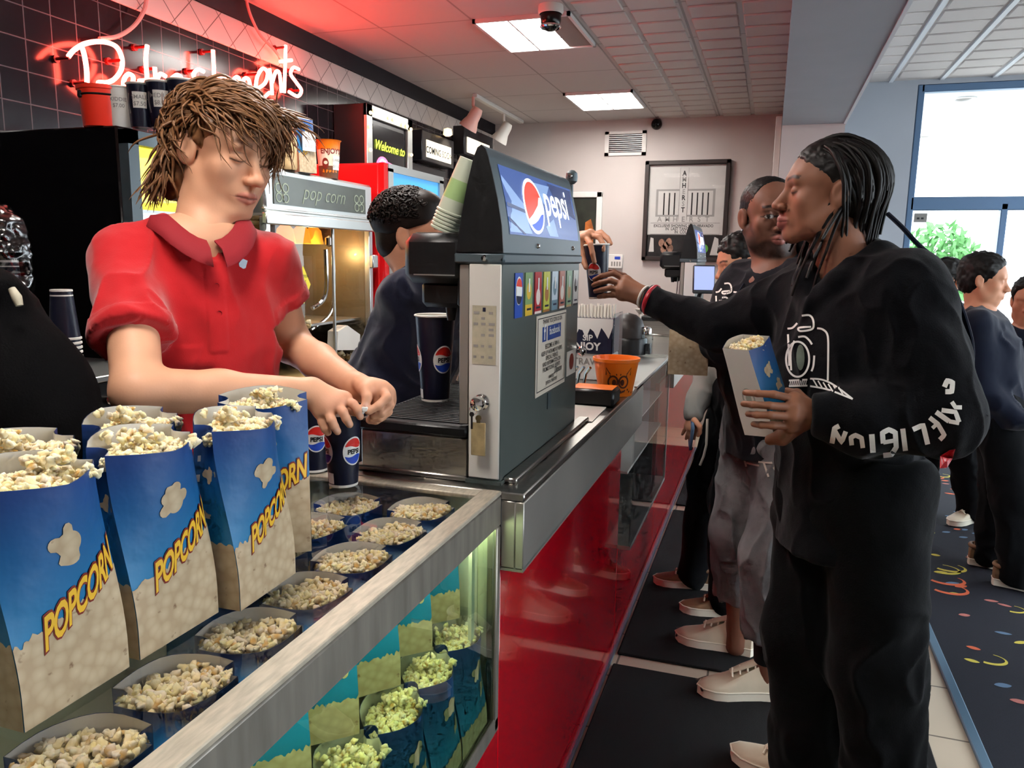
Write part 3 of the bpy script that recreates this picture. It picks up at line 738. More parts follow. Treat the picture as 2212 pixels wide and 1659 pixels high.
dc = thing('display_case', (-.7, .6, .525), 'glass topped display case lit from inside and full of popcorn bags', 'display case')
y0, y1 = -.5, 1.388
m = MB()
m.bx(-.515, -.476, y0, y1, 1.034, 1.043, 0, .002); m.bx(-.93, -.9, y0, y1, 1.03, 1.0405, 0, .002); m.bx(-.93, -.515, y1 - .035, y1, 1.03, 1.0405, 0, .002); m.build('rim', ['strip_worn'], dc)
m = MB(); m.bx(-.492, -.476, y0, y1, .972, 1.034, 0, .003); m.bx(-.498, -.476, y1 - .022, y1, .53, .972, 0, .003); m.bx(-.498, -.476, y0, y1, .525, .56, 0, .003); m.bx(-.93, -.5, y1 - .006, y1, .53, 1.03); m.build('frame', ['frame_steel'], dc)
m = MB(); m.bx(-.9, -.5155, y0, y1 - .036, 1.032, 1.038); m.build('top_glass', ['glass_clear'], dc)
m = MB(); m.bx(-.486, -.481, y0, y1 - .023, .56, .972); m.build('front_glass', ['glass_green'], dc)
m = MB(); m.bx(-.93, -.915, y0, y1, .53, 1.03); m.bx(-.93, -.5, y0, y1, .525, .54); m.bx(-.915, -.5, y1 - .012, y1 - .0065, .54, 1.03); m.build('interior', ['case_white'], dc)
m = MB(); m.bx(-.915, -.533, y0, y1 - .012, .787, .794); m.build('shelf', ['glass_clear'], dc)
m = MB(); m.tube([(-.503, y0, .962), (-.503, y1 - .03, .962)], .0085, 10); m.build('lamp_tube', ['fixture_tube'], dc)
m = MB(); m.bx(-.524, -.493, y0, y1 - .03, .9735, .976); m.bx(-.526, -.5235, y0, y1 - .03, .966, .976); m.build('added_tube_shield', ['alu'], dc)  # channel added over the tube to keep its light off the bag tops
m = MB(); m.bx(-.506, -.499, y1 - .10, y1 - .085, .54, .97); m.bx(-.56, -.52, y1 - .016, y1 - .0125, .6, .97); m.build('pale_strip', ['white_enamel'], dc)  # pale upright strips inside the far end of the case

ct = thing('serving_counter', (-.68, 2.1, .88), 'stainless steel counter top with a deep drop front under the soda machine', 'counter')
m = MB(); m.bx(-.85, -.43, 1.392, 2.91, 1.022, ZT, 0, .003); m.build('top', ['steel'], ct)
m = MB(); m.bx(-.448, -.43, 1.392, 2.91, .88, 1.022, 0, .002); m.bx(-.478, -.448, 1.392, 1.41, .88, 1.022, 0, .002); m.bx(-.478, -.43, 1.392, 2.91, .876, .884); m.build('drop_front', ['steel_dull'], ct)
gc = thing('display_case', (-.7, 3.34, .42), 'clear glass counter case with an empty shelf, beyond the steel counter top', 'display case')
m = MB(); m.bx(-.44, -.43, 2.75, 3.755, 1.03, 1.045); m.bx(-.83, -.43, 3.745, 3.757, 1.03, 1.045); m.bx(-.45, -.43, 2.913, 3.757, 1.028, 1.034); m.bx(-.83, -.44, 2.913, 3.75, 1.022, 1.03); m.bx(-.83, -.43, 2.75, 3.757, .42, .435); m.bx(-.439, -.43, 3.746, 3.757, .43, 1.035); m.bx(-.83, -.815, 3.746, 3.757, .43, 1.035); m.build('frame', ['alu'], gc)
m = MB(); m.bx(-.436, -.431, 2.75, 3.755, .435, 1.028); m.build('front_glass', ['glass_clear'], gc)
m = MB(); m.bx(-.83, -.436, 3.75, 3.755, .435, 1.028); m.build('end_glass', ['glass_clear'], gc)
m = MB(); m.bx(-.82, -.46, 2.8, 3.74, .70, .71); m.bx(-.82, -.46, 2.8, 3.74, .86, .865); m.build('shelf', ['white_enamel'], gc)
ct2 = thing('serving_counter', (-.68, 4.9, .88), 'far stretch of steel counter top carrying the second soda machine', 'counter')
m = MB(); m.bx(-.85, -.41, 3.765, 6.2, 1.022, ZT, 0, .003); m.build('top', ['steel'], ct2)
m = MB(); m.bx(-.43, -.41, 3.765, 6.2, .88, 1.022, 0, .002); m.build('drop_front', ['steel_dull'], ct2)

# ------------------------------------------------------------------ floor mats
for (a, b, c, d, lab) in ((-.46, .575, .9, 2.655, 'black ribbed floor mat nearest the camera'), (-.46, .585, 2.735, 4.55, 'black floor mat in the middle, under the shoes of the waiting customers'), (-.46, .585, 4.66, 6.2, 'black floor mat farthest along the counter')):
    m = MB(); m.box(((a + b) / 2, (c + d) / 2, .006), (b - a, d - c, .010), 0, .004); m.build('floor_mat', ['mat_black'], label=lab, category='mat', group='black floor mats')

# ------------------------------------------------------------------ popcorn
mat('popcorn', '#f5ead0', .75, attr='col', bump=(160, .5, .003))
def kernel(seed, sub=2):
    bm = bmesh.new(); bmesh.ops.create_icosphere(bm, subdivisions=sub, radius=1)
    bm.verts.index_update(); V = np.array([v.co[:] for v in bm.verts]); Fc = np.array([[v.index for v in f.verts] for f in bm.faces]); bm.free()
    r = np.random.RandomState(seed); n = r.randint(4, 7)
    D = r.randn(n, 3); D /= np.linalg.norm(D, axis=1, keepdims=True); S_ = r.uniform(.55, 1.0, n)
    d = np.clip(V @ D.T, 0, 1); w = (d ** 5) * S_
    rad = .44 + .72 * w.max(1) + .10 * np.sin(V @ r.randn(3) * 5) + .05 * np.sin(V @ r.randn(3) * 9)
    return V * rad[:, None], Fc, rad
KERN = [kernel(i) for i in range(10)]
KERN1 = [kernel(i, 1) for i in range(10)]
def popcorn_mesh(name, P, size=.0105, seed=0, mid=0, fine=True):
    r = np.random.RandomState(seed); Vs = []; Fs = []; Cs = []; b = 0
    for p in P:
        V, Fc, rad = (KERN if fine else KERN1)[r.randint(10)]
        q = r.randn(4); q /= np.linalg.norm(q); w, x, y, z = q
        Rm = np.array([[1 - 2 * (y * y + z * z), 2 * (x * y - z * w), 2 * (x * z + y * w)], [2 * (x * y + z * w), 1 - 2 * (x * x + z * z), 2 * (y * z - x * w)], [2 * (x * z - y * w), 2 * (y * z + x * w), 1 - 2 * (x * x + y * y)]])
        Vs.append(V @ Rm.T * (size * r.uniform(.8, 1.25)) + np.array(p)); Fs.append(Fc + b); b += len(V)
        base = np.array([.95, .88, .66]) * r.uniform(.9, 1.08) * np.array([1, r.uniform(.95, 1.03), r.uniform(.8, 1.15)])
        t = np.clip((rad - .55) / .5, 0, 1)[:, None]
        hull = np.array([.62, .36, .09]) if r.rand() < .14 else base * np.array([.95, .85, .62])
        Cs.append(hull * (1 - t) + base * t)
    me = None
    V = np.concatenate(Vs); Fq = np.concatenate(Fs); C_ = np.clip(np.concatenate(Cs), 0, 1)
    o = np_mesh(name, V, Fq, ['popcorn'], colors=C_); me = o.data; bpy.data.objects.remove(o)
    return me

# ------------------------------------------------------------------ popcorn bags
def bagmat(name, c_top, c_mid, c_low):
    m = mat(name, c_mid, .42, bump=(30, .25, .006)); nt = m.node_tree; N = nt.nodes.new; L = nt.links.new; b = nt.nodes['Principled BSDF']
    tc = N('ShaderNodeTexCoord'); sp = N('ShaderNodeSeparateXYZ'); L(tc.outputs['Generated'], sp.inputs[0])
    cr = N('ShaderNodeValToRGB'); e = cr.color_ramp.elements
    e[0].position = .30; e[0].color = (*lin(c_low), 1); e[1].position = .97; e[1].color = (*lin(c_top), 1); k = e.new(.72); k.color = (*lin(c_mid), 1)
    n = N('ShaderNodeTexNoise'); n.inputs['Scale'].default_value = 14; L(tc.outputs['Object'], n.inputs['Vector'])
    ad = N('ShaderNodeMath'); ad.operation = 'MULTIPLY_ADD'; ad.inputs[1].default_value = .16; L(n.outputs['Fac'], ad.inputs[0]); L(sp.outputs['Z'], ad.inputs[2])
    sb = N('ShaderNodeMath'); sb.operation = 'SUBTRACT'; sb.inputs[1].default_value = .08; L(ad.outputs[0], sb.inputs[0])
    L(sb.outputs[0], cr.inputs[0]); L(cr.outputs[0], b.inputs['Base Color']); return m
bagmat('bag_blue', '#233f80', '#15558f', '#1a7aac')
def creammat():
    m = mat('bag_cream', '#cdbb9f', .6, bump=(30, .25, .006)); nt = m.node_tree; N = nt.nodes.new; L = nt.links.new; b = nt.nodes['Principled BSDF']
    tc = N('ShaderNodeTexCoord'); v = N('ShaderNodeTexVoronoi'); v.inputs['Scale'].default_value = 75; L(tc.outputs['Object'], v.inputs['Vector'])
    n = N('ShaderNodeTexNoise'); n.inputs['Scale'].default_value = 55; n.inputs['Detail'].default_value = 3; L(tc.outputs['Object'], n.inputs['Vector'])
    c1 = N('ShaderNodeValToRGB'); e = c1.color_ramp.elements; e[0].position = .05; e[0].color = (*lin('#c6b495'), 1); e[1].position = .75; e[1].color = (*lin('#b09a7b'), 1); L(v.outputs['Distance'], c1.inputs[0])
    c2_ = N('ShaderNodeValToRGB'); e = c2_.color_ramp.elements; e[0].position = .27; e[0].color = (*lin('#8a5a2c'), 1); e[1].position = .335; e[1].color = (1, 1, 1, 1); L(n.outputs['Fac'], c2_.inputs[0])
    mx = N('ShaderNodeMix'); mx.data_type = 'RGBA'; mx.blend_type = 'MULTIPLY'; mx.inputs['Factor'].default_value = .8
    L(c1.outputs[0], mx.inputs['A']); L(c2_.outputs[0], mx.inputs['B']); L(mx.outputs['Result'], b.inputs['Base Color'])
creammat()
mat('bag_white', '#dcd9d2', .6, bump=(30, .3, .006)); mat('bag_yellow', '#e9b62c', .5); mat('bag_red', '#7d2417', .5); mat('bag_glow', '#8fae7d', .5); mat('bag_stamp', '#a3a79c', .7)
BAGMATS = ['bag_blue', 'bag_cream', 'bag_white', 'bag_yellow', 'bag_red', 'bag_glow', 'bag_stamp']
BW, BD, BH = .128, .086, .235
def blob(cx, cy, s, seed, n=36, lob=6):
    r = random.Random(seed); L_ = [(r.uniform(0, 2 * PI), r.uniform(.5, .95), r.uniform(.5, .85)) for _ in range(lob)]
    out = []
    for i in range(n):
        a = 2 * PI * i / n; rad = .58
        for th, wd, am in L_:
            d = abs((a - th + PI) % (2 * PI) - PI)
            if d < wd * .6: rad = max(rad, .58 + am * math.sqrt(max(0, 1 - (d / (wd * .6)) ** 2)) * .55)
        out.append((cx + s * rad * math.cos(a), cy + s * rad * math.sin(a)))
    return out
def bag_mesh(white_side=False, seed=0, boxy=False, lettered=True, base_t=None):
    m = MB(); a = BW / 2; nx, nz_ = 10, 9
    sm = lambda t: t * t * (3 - 2 * t)
    wr = random.Random(seed)
    ph = [wr.uniform(0, 6) for _ in range(4)]
    def front(s, t, off=0.0, sgn=-1):
        q = sm(max(0, (t - .12) / .88)) if t > .12 else 0
        if boxy: q *= .22
        y = (BD / 2) * ((1 - q) + q * (.30 + .82 * (1 - s * s))) + .0016 * math.sin(5 * s + 7 * t + ph[0]) * t * (1 - s * s)
        n_out = off
        return (a * (1 + .015 * q) * s, sgn * (y + n_out), BH * t + (.014 * (1 - .5 * s * s) * max(0, t - .9) / .1 if sgn > 0 else -.006 * (1 - abs(s)) * max(0, t - .9) / .1))
    def side(w, t, sx, off=0):
        f = front(sx, t, 0, -1); b = front(sx, t, 0, 1)
        q = sm(max(0, (t - .2) / .8)) if t > .2 else 0
        g = (0 if boxy else .014) * q * (1 - (2 * w - 1) ** 2)
        return (sx * (abs(f[0]) - g + off), f[1] + (b[1] - f[1]) * w, f[2] + (b[2] - f[2]) * w)
    def sheet(fn, us, ts, mi, flip, inner=0):
        vs = [fn(u, t) for t in ts for u in us]; k = len(us)
        fs = [(j * k + i, j * k + i + 1, (j + 1) * k + i + 1, (j + 1) * k + i) for j in range(len(ts) - 1) for i in range(k - 1)]
        if flip: fs = [f[::-1] for f in fs]
        m.add(vs, fs, mi)
    ss = [-1 + 2 * i / nx for i in range(nx + 1)]; ts = [i / nz_ for i in range(nz_ + 1)]; ws = [0, .25, .5, .75, 1]
    sheet(lambda s, t: front(s, t), ss, ts, 0, False); sheet(lambda s, t: front(s, t, 0, 1), ss, ts, 0, True)
    for sx in (-1, 1): sheet(lambda w_, t: side(w_, t, sx), ws, ts, 2 if white_side and sx < 0 else 0, sx < 0)
    # inside faces
    e = .0012
    sheet(lambda s, t: front(s * .985, t, -e), ss, ts, 2, True); sheet(lambda s, t: front(s * .985, t, -e, 1), ss, ts, 2, False)
    for sx in (-1, 1): sheet(lambda w_, t: side(w_, t, sx, -e), ws, ts, 2, sx > 0)
    m.add([(-a, -BD / 2, 0), (a, -BD / 2, 0), (a, BD / 2, 0), (-a, BD / 2, 0)], [(3, 2, 1, 0)], 2)
    m.add([(-a, -BD / 2, .003), (a, -BD / 2, .003), (a, BD / 2, .003), (-a, BD / 2, .003)], [(0, 1, 2, 3)], 2)
    # printed popcorn field along the bottom, with a lumpy top edge
    e2 = .0006
    for sgn in (-1, 1):
        top = []
        for i in range(61):
            s = -1 + 2 * i / 60; base = (.405 + .075 * s * (-sgn)) if lettered else (base_t or .25)
            top.append(base + .022 * abs(math.sin(s * 9.5 + ph[1])) + .014 * abs(math.sin(s * 23 + ph[2])) + .006 * math.sin(s * 51))
        vs = []; rows = 7
        for j in range(rows + 1):
            for i in range(61): vs.append(front(-1 + 2 * i / 60, top[i] * j / rows, e2, sgn))
        fs = [(j * 61 + i, j * 61 + i + 1, (j + 1) * 61 + i + 1, (j + 1) * 61 + i) for j in range(rows) for i in range(60)]
        m.add(vs, fs if sgn < 0 else [f[::-1] for f in fs], 1)
        fn = lambda x, z: front(x / a * (1 if sgn < 0 else -1), z / BH, e2 + .0003, sgn)
        m.fan(blob(-.002, .168, .023, seed + 5, 40, 7), 1, fn, rings=3)
        # glow edge, outline, letters
        fnt = lambda x, z: front((x) / a * (1 if sgn < 0 else -1), (z) / BH, e2 + .0008, sgn)
        ca, sa = math.cos(.43), math.sin(.43)
        def rot(x, z): return (x * ca + .012, z + x * sa * 1.15 + .094)
        if not lettered: m.fan(blob(.034, .115, .019, seed + 8, 36, 6), 1, fn, rings=3)
        for k_, (bold, mi, o_) in enumerate(((.075, 4, .0006), (.026, 3, .0011)) if lettered else ()):
            vs2, fs2 = text2d('POPCORN', .050, bold, .12, 'CENTER', .92)
            P = []
            for x, z in vs2:
                X_, Z_ = rot(x * .47, z * .95)
                P.append(front(max(-1.0, min(1.0, X_ / a)) * (1 if sgn < 0 else -1), Z_ / BH, e2 + o_, sgn))
            m.add(P, fs2 if sgn < 0 else [f[::-1] for f in fs2], mi)
    for sx in (-1, 1):
        if white_side and sx < 0:
            fn = lambda x, z: side(.5 + x, z, sx, e2 + .0004); m.fan(circ(0, .45, .22, .12, 28), 6, fn, rings=3); m.fan(circ(0, .45, .17, .09, 28), 2, lambda x, z: side(.5 + x, z, sx, e2 + .0007), rings=3); m.fan(circ(0, .45, .1, .06, 28), 6, lambda x, z: side(.5 + x, z, sx, e2 + .001), rings=3)
            continue
        top = [(.36 if lettered else (base_t or .25)) + .02 * abs(math.sin(i * .8 + ph[3])) for i in range(21)]
        vs = [side(i / 20, top[i] * j / 5, sx, e2) for j in range(6) for i in range(21)]
        fs = [(j * 21 + i, j * 21 + i + 1, (j + 1) * 21 + i + 1, (j + 1) * 21 + i) for j in range(5) for i in range(20)]
        m.add(vs, fs if sx > 0 else [f[::-1] for f in fs], 1)
        m.fan([(x, z) for x, z in blob(0, 0, 1, seed + 9 + sx, 30, 6)], 1, lambda x, z: side(.5 + x * .26, .74 + z * .055, sx, e2), rings=2)
        m.fan([(x, z) for x, z in blob(0, 0, 1, seed + 19 + sx, 24, 5)], 1, lambda x, z: side(.62 + x * .16, .52 + z * .03, sx, e2), rings=2)
    me = bpy.data.meshes.new('popcorn_bag'); me.from_pydata(m.v, [], m.f)
    for k_ in BAGMATS: me.materials.append(MATS[k_])
    me.polygons.foreach_set('material_index', m.m); me.polygons.foreach_set('use_smooth', [True] * len(m.f)); me.update(); me.set_sharp_from_angle(angle=math.radians(45)); me.update()
    return me
BAG = [bag_mesh(False, s) for s in (1, 2, 3)]
BAG_W = bag_mesh(True, 4, True, False)
BAG_J = bag_mesh(False, 8, True, False, .62)
BAG_P = [bag_mesh(False, s, False, False) for s in (6, 7)]
def heap_points(seed, n=300, dome=.011, spill=True):
    r = random.Random(seed); P = []
    a = BW / 2 - .008
    for i in range(n):
        s = r.uniform(-1, 1); b = (BD / 2) * (.30 + .82 * (1 - s * s)) - .009
        y = r.uniform(-b, b); lay = r.choice([0, 0, 1])
        z = BH - .018 + (dome * (1 - .6 * s * s) * (1 - .5 * (y / (b + 1e-6)) ** 2)) * (1 if not lay else .55) + r.uniform(-.003, .004)
        P.append((a * s, y, z))
    if spill:
        c = r.uniform(-.5, .5)
        for i in range(26): P.append((a * (c + r.gauss(0, .2)), r.gauss(.004, .012), BH - .006 + dome + abs(r.gauss(0, .0055))))
        for i in range(9): P.append((a * (.75 + r.uniform(-.15, .15)), -(BD / 2) * .75 + r.uniform(-.004, .004), BH - .004 + r.uniform(-.008, .004)))
    return P
HEAP = [popcorn_mesh('popcorn', heap_points(s), .0066, s) for s in (1, 2, 3, 4)]
def flat_points(seed, n=230):
    r = random.Random(seed); P = []; a = BW / 2 - .007
    for i in range(n):
        s = r.uniform(-1, 1); b = (BD / 2) * (.30 + .82 * (1 - s * s)) - .007; y = r.uniform(-b, b)
        P.append((a * s, y, BH - .010 + r.choice([0, .004, .008]) + .004 * (1 - s * s) * math.sin(s * 5 + seed)))
    return P
HEAP_LOW = [popcorn_mesh('popcorn', flat_points(s), .0078, s) for s in (11, 12, 13)]
def place_bag(x, y, z, ang, label, plabel, mesh=None, heap=None, group='popcorn bags on the case', k=0, tilt=None, hgroup='popcorn fillings'):
    T = TR(x, y, z) @ RZ(ang)
    if tilt is not None: T = tilt
    b = link('popcorn_bag', mesh or BAG[k % 3], label=label, category='bag', group=group); b.matrix_basis = T
    h = link('popcorn', heap or HEAP[k % 4], kind='stuff', label=plabel, category='popcorn', group=hgroup); h.matrix_basis = T
    return b
zb = 1.0435
HP = PI / 2
place_bag(-.648 - .043, .556, zb, HP, 'blue popcorn bag at the front left, nearest the camera', 'popcorn heaped in the bag nearest the camera', k=0)
place_bag(-.646 - .043, .700, zb, HP - .02, 'blue popcorn bag second from the camera in the front row', 'popcorn heaped in the second bag of the front row', k=1)
place_bag(-.622 - .043, .838, zb, HP + .03, 'blue popcorn bag third from the camera in the front row', 'popcorn heaped in the third bag of the front row', k=2)
place_bag(-.726, .982, zb, .62, 'blue popcorn bag beside the cups, its broad side turned to the camera', 'popcorn heaped in the bag beside the dark cups', k=1, heap=HEAP[3])
place_bag(-.800, .632, zb, HP + .02, 'blue popcorn bag at the left edge of the back row', 'popcorn heaped in the left bag of the back row', k=2)
place_bag(-.786, .785, zb, HP - .05, 'blue popcorn bag in the back row, in front of the red shirt', 'popcorn heaped in the back row bag before the red shirt', k=0, heap=HEAP[2])
ordn = ['first', 'second', 'third', 'fourth', 'fifth', 'sixth', 'seventh', 'eighth', 'ninth', 'tenth']
for i in range(8):
    y = 1.305 - i * .131
    place_bag(0, 0, 0, 0, f'popcorn bag under the glass, {ordn[i]} from the soda machine in the front upper row', f'popcorn in the {ordn[i]} upper front row bag from the soda machine', k=i, group='popcorn bags inside the case', heap=HEAP_LOW[i % 2], mesh=BAG_P[i % 2], tilt=TR(-.612, y, .795) @ RZ(.85 + R_.uniform(-.1, .1)) @ Matrix.Diagonal((1, 1, .925, 1)))
for i in range(4):
    y = 1.30 - i * .131
    place_bag(0, 0, 0, 0, f'popcorn bag under the glass, {ordn[i]} from the soda machine in the rear upper row', f'popcorn in the {ordn[i]} rear upper row bag from the soda machine', k=i + 1, group='popcorn bags inside the case', heap=HEAP_LOW[(i + 1) % 2], mesh=BAG_P[i % 2], tilt=TR(-.758, y - .02, .795) @ RZ(.75 + R_.uniform(-.1, .1)) @ Matrix.Diagonal((1, 1, .925, 1)))
for i in range(6):
    y = 1.29 - i * .134
    place_bag(-.533, y, .541, HP + R_.uniform(-.05, .05), f'popcorn bag low behind the front glass, {ordn[i]} from the red panel', f'popcorn in the {ordn[i]} low bag from the red panel', mesh=BAG_P[i % 2], k=i + 2, group='popcorn bags inside the case')

# ------------------------------------------------------------------ paper cups
mat('cup_navy', '#14172c', .35); mat('cup_rim', '#e9e6df', .5); mat('cup_inside', '#e2dfd6', .55)
def emblem_on_cup(m, rf, zc, s, a0, mis):
    """round red, white and blue badge reading PEPSI wrapped on a cup; rf(z) = cup radius"""
    e = .0006
    def fn(x, z, o=0): r = rf(zc + z) + e + o; return (r * math.cos(a0 + x / r), r * math.sin(a0 + x / r), zc + z)
    m.fan(circ(0, 0, s, s * 1.25, 36), mis[0], lambda x, z: fn(x, z), rings=4)
    k = .90
    up = [(s * k * math.cos(t), s * 1.25 * k * math.sin(t)) for t in [math.radians(22 + 136 * i / 16) for i in range(17)]]
    wave = [(-s * k * .92 + s * k * 1.84 * i / 10, s * (.36 + .10 * math.sin(i / 10 * 2 * PI))) for i in range(1, 10)]
    m.fan(up + wave, mis[1], lambda x, z: fn(x, z, .0004), rings=2)
    dn = [(s * k * math.cos(t), s * 1.25 * k * math.sin(t)) for t in [math.radians(202 + 136 * i / 16) for i in range(17)]]
    wave = [(s * k * .92 - s * k * 1.84 * i / 10, s * (-.42 + .10 * math.sin(i / 10 * 2 * PI))) for i in range(1, 10)]
    m.fan(dn + wave, mis[2], lambda x, z: fn(x, z, .0004), rings=2)
    m.text('PEPSI', s * .58, mis[3], fn=lambda x, z: fn(x, z, .0008), bold=.035, off=(0, -s * .24), sx=.92)
CUPM = ['cup_navy', 'cup_rim', 'cup_inside', 'white_print', 'red_print', 'blue_print', 'ink_black']
def cup_mesh(h, rb, rt, emb=(), patch=None, inverted=False, colour=0, lid=False):
    m = MB()
    rf = lambda z: rb + (rt - rb) * z / h
    m.lathe([(0, .002), (rb - .004, .002), (rb - .002, 0), (rb, .001), (rb + .0003, .006)], 36, 1)
    m.lathe([(rf(.006), .006), (rf(h * .5), h * .5), (rf(h - .004), h - .004)], 36, colour)
    m.lathe([(rt, h - .004), (rt + .0028, h - .0025), (rt + .0028, h), (rt + .0005, h + .0012), (rt - .0015, h)], 36, 1)
    m.lathe([(rt - .0015, h), (rf(h * .5) - .0015, h * .5), (rb - .002, .006), (0, .006)], 36, 2)
    for a0 in emb: emblem_on_cup(m, rf, h * .50, min(rb, rt) * .80, a0, (3, 4, 5, 6))
    if patch is not None:
        for k_, (w_, hh, mi, o_) in enumerate(((.016, .022, 3, .0006),)):
            n = 6
            vs = [((rf(.008 + hh * j) + o_) * math.cos(patch + (i / n - .5) * w_ / rb), (rf(.008 + hh * j) + o_) * math.sin(patch + (i / n - .5) * w_ / rb), .008 + hh * j) for j in (0, 1) for i in range(n + 1)]
            m.add(vs, [(i, i + 1, n + 2 + i, n + 1 + i) for i in range(n)], mi)
    me = bpy.data.meshes.new('paper_cup'); me.from_pydata(m.v, [], m.f)
    for k_ in CUPM: me.materials.append(MATS[k_])
    me.polygons.foreach_set('material_index', m.m); me.polygons.foreach_set('use_smooth', [True] * len(m.f)); me.update(); me.set_sharp_from_angle(angle=math.radians(50))
    return me
CUP_A = at(742, 1046, Z=zb)
me = cup_mesh(.150, .029, .0375, (-.35, -.35 + 2.3, -.35 + 4.3), -1.95)
c = link('paper_cup', me, label='dark paper cup under the hands of the worker in the red shirt', category='cup', group='dark soda cups'); c.location = (CUP_A.x, CUP_A.y, zb)
c = link('paper_cup', me, label='dark paper cup on the case, mostly hidden behind the popcorn bag beside it', category='cup', group='dark soda cups'); q = at(697, 1035, Z=zb); c.matrix_basis = TR(q.x - .055, q.y + .055, zb) @ RZ(-.45)
CUP_B = Vector((-.744, 1.668, 1.158))
c = link('paper_cup', cup_mesh(.205, .033, .047, (-.62, 1.5, 3.6), -2.35), label='tall dark paper cup on the drip tray of the soda machine', category='cup', group='dark soda cups'); c.matrix_basis = TR(CUP_B.x, CUP_B.y, CUP_B.z)

# ------------------------------------------------------------------ soda machine
mat('machine_grey', '#59625f', .4, .35, noise=(5, .08)); mat('machine_cap', '#4d5a60', .4, .2); mat('panel_blue', '#39538f', .25, emit=((.06, .12, .35), .35)); mat('panel_pale', '#8ea9d4', .25, emit=((.2, .33, .62), .3)); mat('panel_navy', '#23315f', .25, emit=((.03, .06, .2), .3))
mat('logo_white', '#ffffff', .3, emit=((1, 1, 1), .55)); mat('logo_red', '#e8402c', .3, emit=((.9, .06, .03), .45)); mat('logo_blue', '#2450d0', .3, emit=((.02, .09, .7), .4)); mat('plate', '#b5ad97', .5, noise=(60, .15)); mat('sign_paper', '#d9cfbf', .5); mat('fb_blue', '#2c4a8e', .5); mat('brass', '#7a6848', .45, .6, noise=(60, .3)); mat('tag_tan', '#9d8a63', .7, noise=(50, .35))
def soda_machine(label, dx=0, dy=0, full=True, dz=0):
    X0, X1, Y0, Y1 = -.565 + dx, -.495 + dx, 1.43 + dy, 2.07 + dy
    r = thing('soda_machine', ((X0 + X1) / 2, (Y0 + Y1) / 2, ZT), label, 'soda machine', 'soda machines')
    m = MB(); m.bx(X0, X1, Y0, Y1, ZT, 1.488, 0, .003); m.bx(X0 - .004, X1 + .004, Y0 - .004, Y1 + .003, ZT, ZT + .008); m.bx(X1, X1 + .03, Y0 + .02, Y1 + .05, ZT, ZT + .012, 1, .003); m.build('body', ['machine_grey', 'steel'], r)
    m = MB(); m.bx(X0 + .002, X1 - .001, Y0 - .004, Y0, ZT + .012, 1.486, 0, .002); m.build('end_panel', ['white_enamel'], r)
    m = MB(); m.bx(X0 - .03, X1 + .006, Y0 - .006, Y1 + .006, 1.486, 1.508, 0, .004); m.build('collar', ['machine_cap'], r)
    # cap: arched profile
    prof = [(X1 + .003, 1.508), (X1 - .001, 1.56), (X1 - .010, 1.61), (X1 - .021, 1.655), (X1 - .030, 1.688), (X1 - .036, 1.704), (X1 - .044, 1.711), (X1 - .052, 1.706), (X1 - .060, 1.688), (X1 - .072, 1.64), (X1 - .084, 1.58), (X1 - .095, 1.508)]
    m = MB(); k = len(prof); ys = [Y0 - .002, Y1 + .002]
    vs = [(x, y, z) for y in ys for x, z in prof]; m.add(vs, [(i, k + i, k + i + 1, i + 1) for i in range(k - 1)] + [tuple(range(k, 2 * k))] + [(k - 1, 2 * k - 1, k, 0)], 0)
    m.build('cap', ['machine_cap'], r, smooth=60)
    m = MB(); m.prism([(x, z) for x, z in prof[::-1]], .004, 0, Matrix(((1, 0, 0, 0), (0, 0, 1, Y0 - .006), (0, 1, 0, 0), (0, 0, 0, 1)))); m.build('cap_end', ['black_plastic'], r, smooth=0)
    # curved illuminated front
    fp_ = [(p_[0], p_[1]) for p_ in prof[:6]]
    def surf(t, z, o=.0012):
        for (xa, za), (xb, zb_) in zip(fp_, fp_[1:]):
            if za <= z <= zb_: f_ = (z - za) / (zb_ - za); return (xa + (xb - xa) * f_ + o, Y0 + t * (Y1 - Y0), z)
        return (fp_[-1][0] + o, Y0 + t * (Y1 - Y0), z)
    m = MB()
    zs = [1.545 + i * (1.68 - 1.545) / 10 for i in range(11)]; tt = [.06 + .90 * i / 12 for i in range(13)]
    m.add([surf(t, z) for z in zs for t in tt], [(j * 13 + i, j * 13 + i + 1, (j + 1) * 13 + i + 1, (j + 1) * 13 + i) for j in range(10) for i in range(12)], 0)
    def G(pts, mi, o): m.fan([(t, z) for t, z in pts], mi, lambda t, z: surf(t, z, o), rings=4)
    G([(.065, 1.66), (.25, 1.61), (.30, 1.55), (.065, 1.55)], 1, .0018); G([(.38, 1.665), (.62, 1.668), (.5, 1.62)], 1, .0018); G([(.52, 1.55), (.64, 1.55), (.60, 1.592), (.48, 1.57)], 1, .0018); G([(.60, 1.675), (.95, 1.675), (.95, 1.60), (.7, 1.62)], 2, .0017)
    G([(.065, 1.60), (.30, 1.59), (.30, 1.597), (.065, 1.608)], 2, .0022); G([(.065, 1.572), (.2, 1.548), (.23, 1.548), (.065, 1.58)], 2, .0022)
    cx, cz, rz_ = .36, 1.611, .060; rt_ = .118
    ell = lambda k_, a0=0, a1=360, n=36: [(cx + rt_ * k_ * math.cos(math.radians(a0 + (a1 - a0) * i / n)), cz + rz_ * k_ * math.sin(math.radians(a0 + (a1 - a0) * i / n))) for i in range(n + 1)]
    G(ell(1)[:-1], 3, .0026)
    G(ell(.88, 25, 215, 24) + [(cx - .03, cz - .018), (cx + .045, cz + .004), (cx + .085, cz + .03)], 4, .0032)
    G(ell(.88, 232, 345, 20) + [(cx + .07, cz - .016), (cx + .02, cz - .03), (cx - .02, cz - .037)], 5, .0032)
    m.text('pepsi', .105, 3, fn=lambda x, z: surf(.5 + x / (Y1 - Y0), 1.598 + z, .003), bold=.012, align='LEFT', sx=1.0)
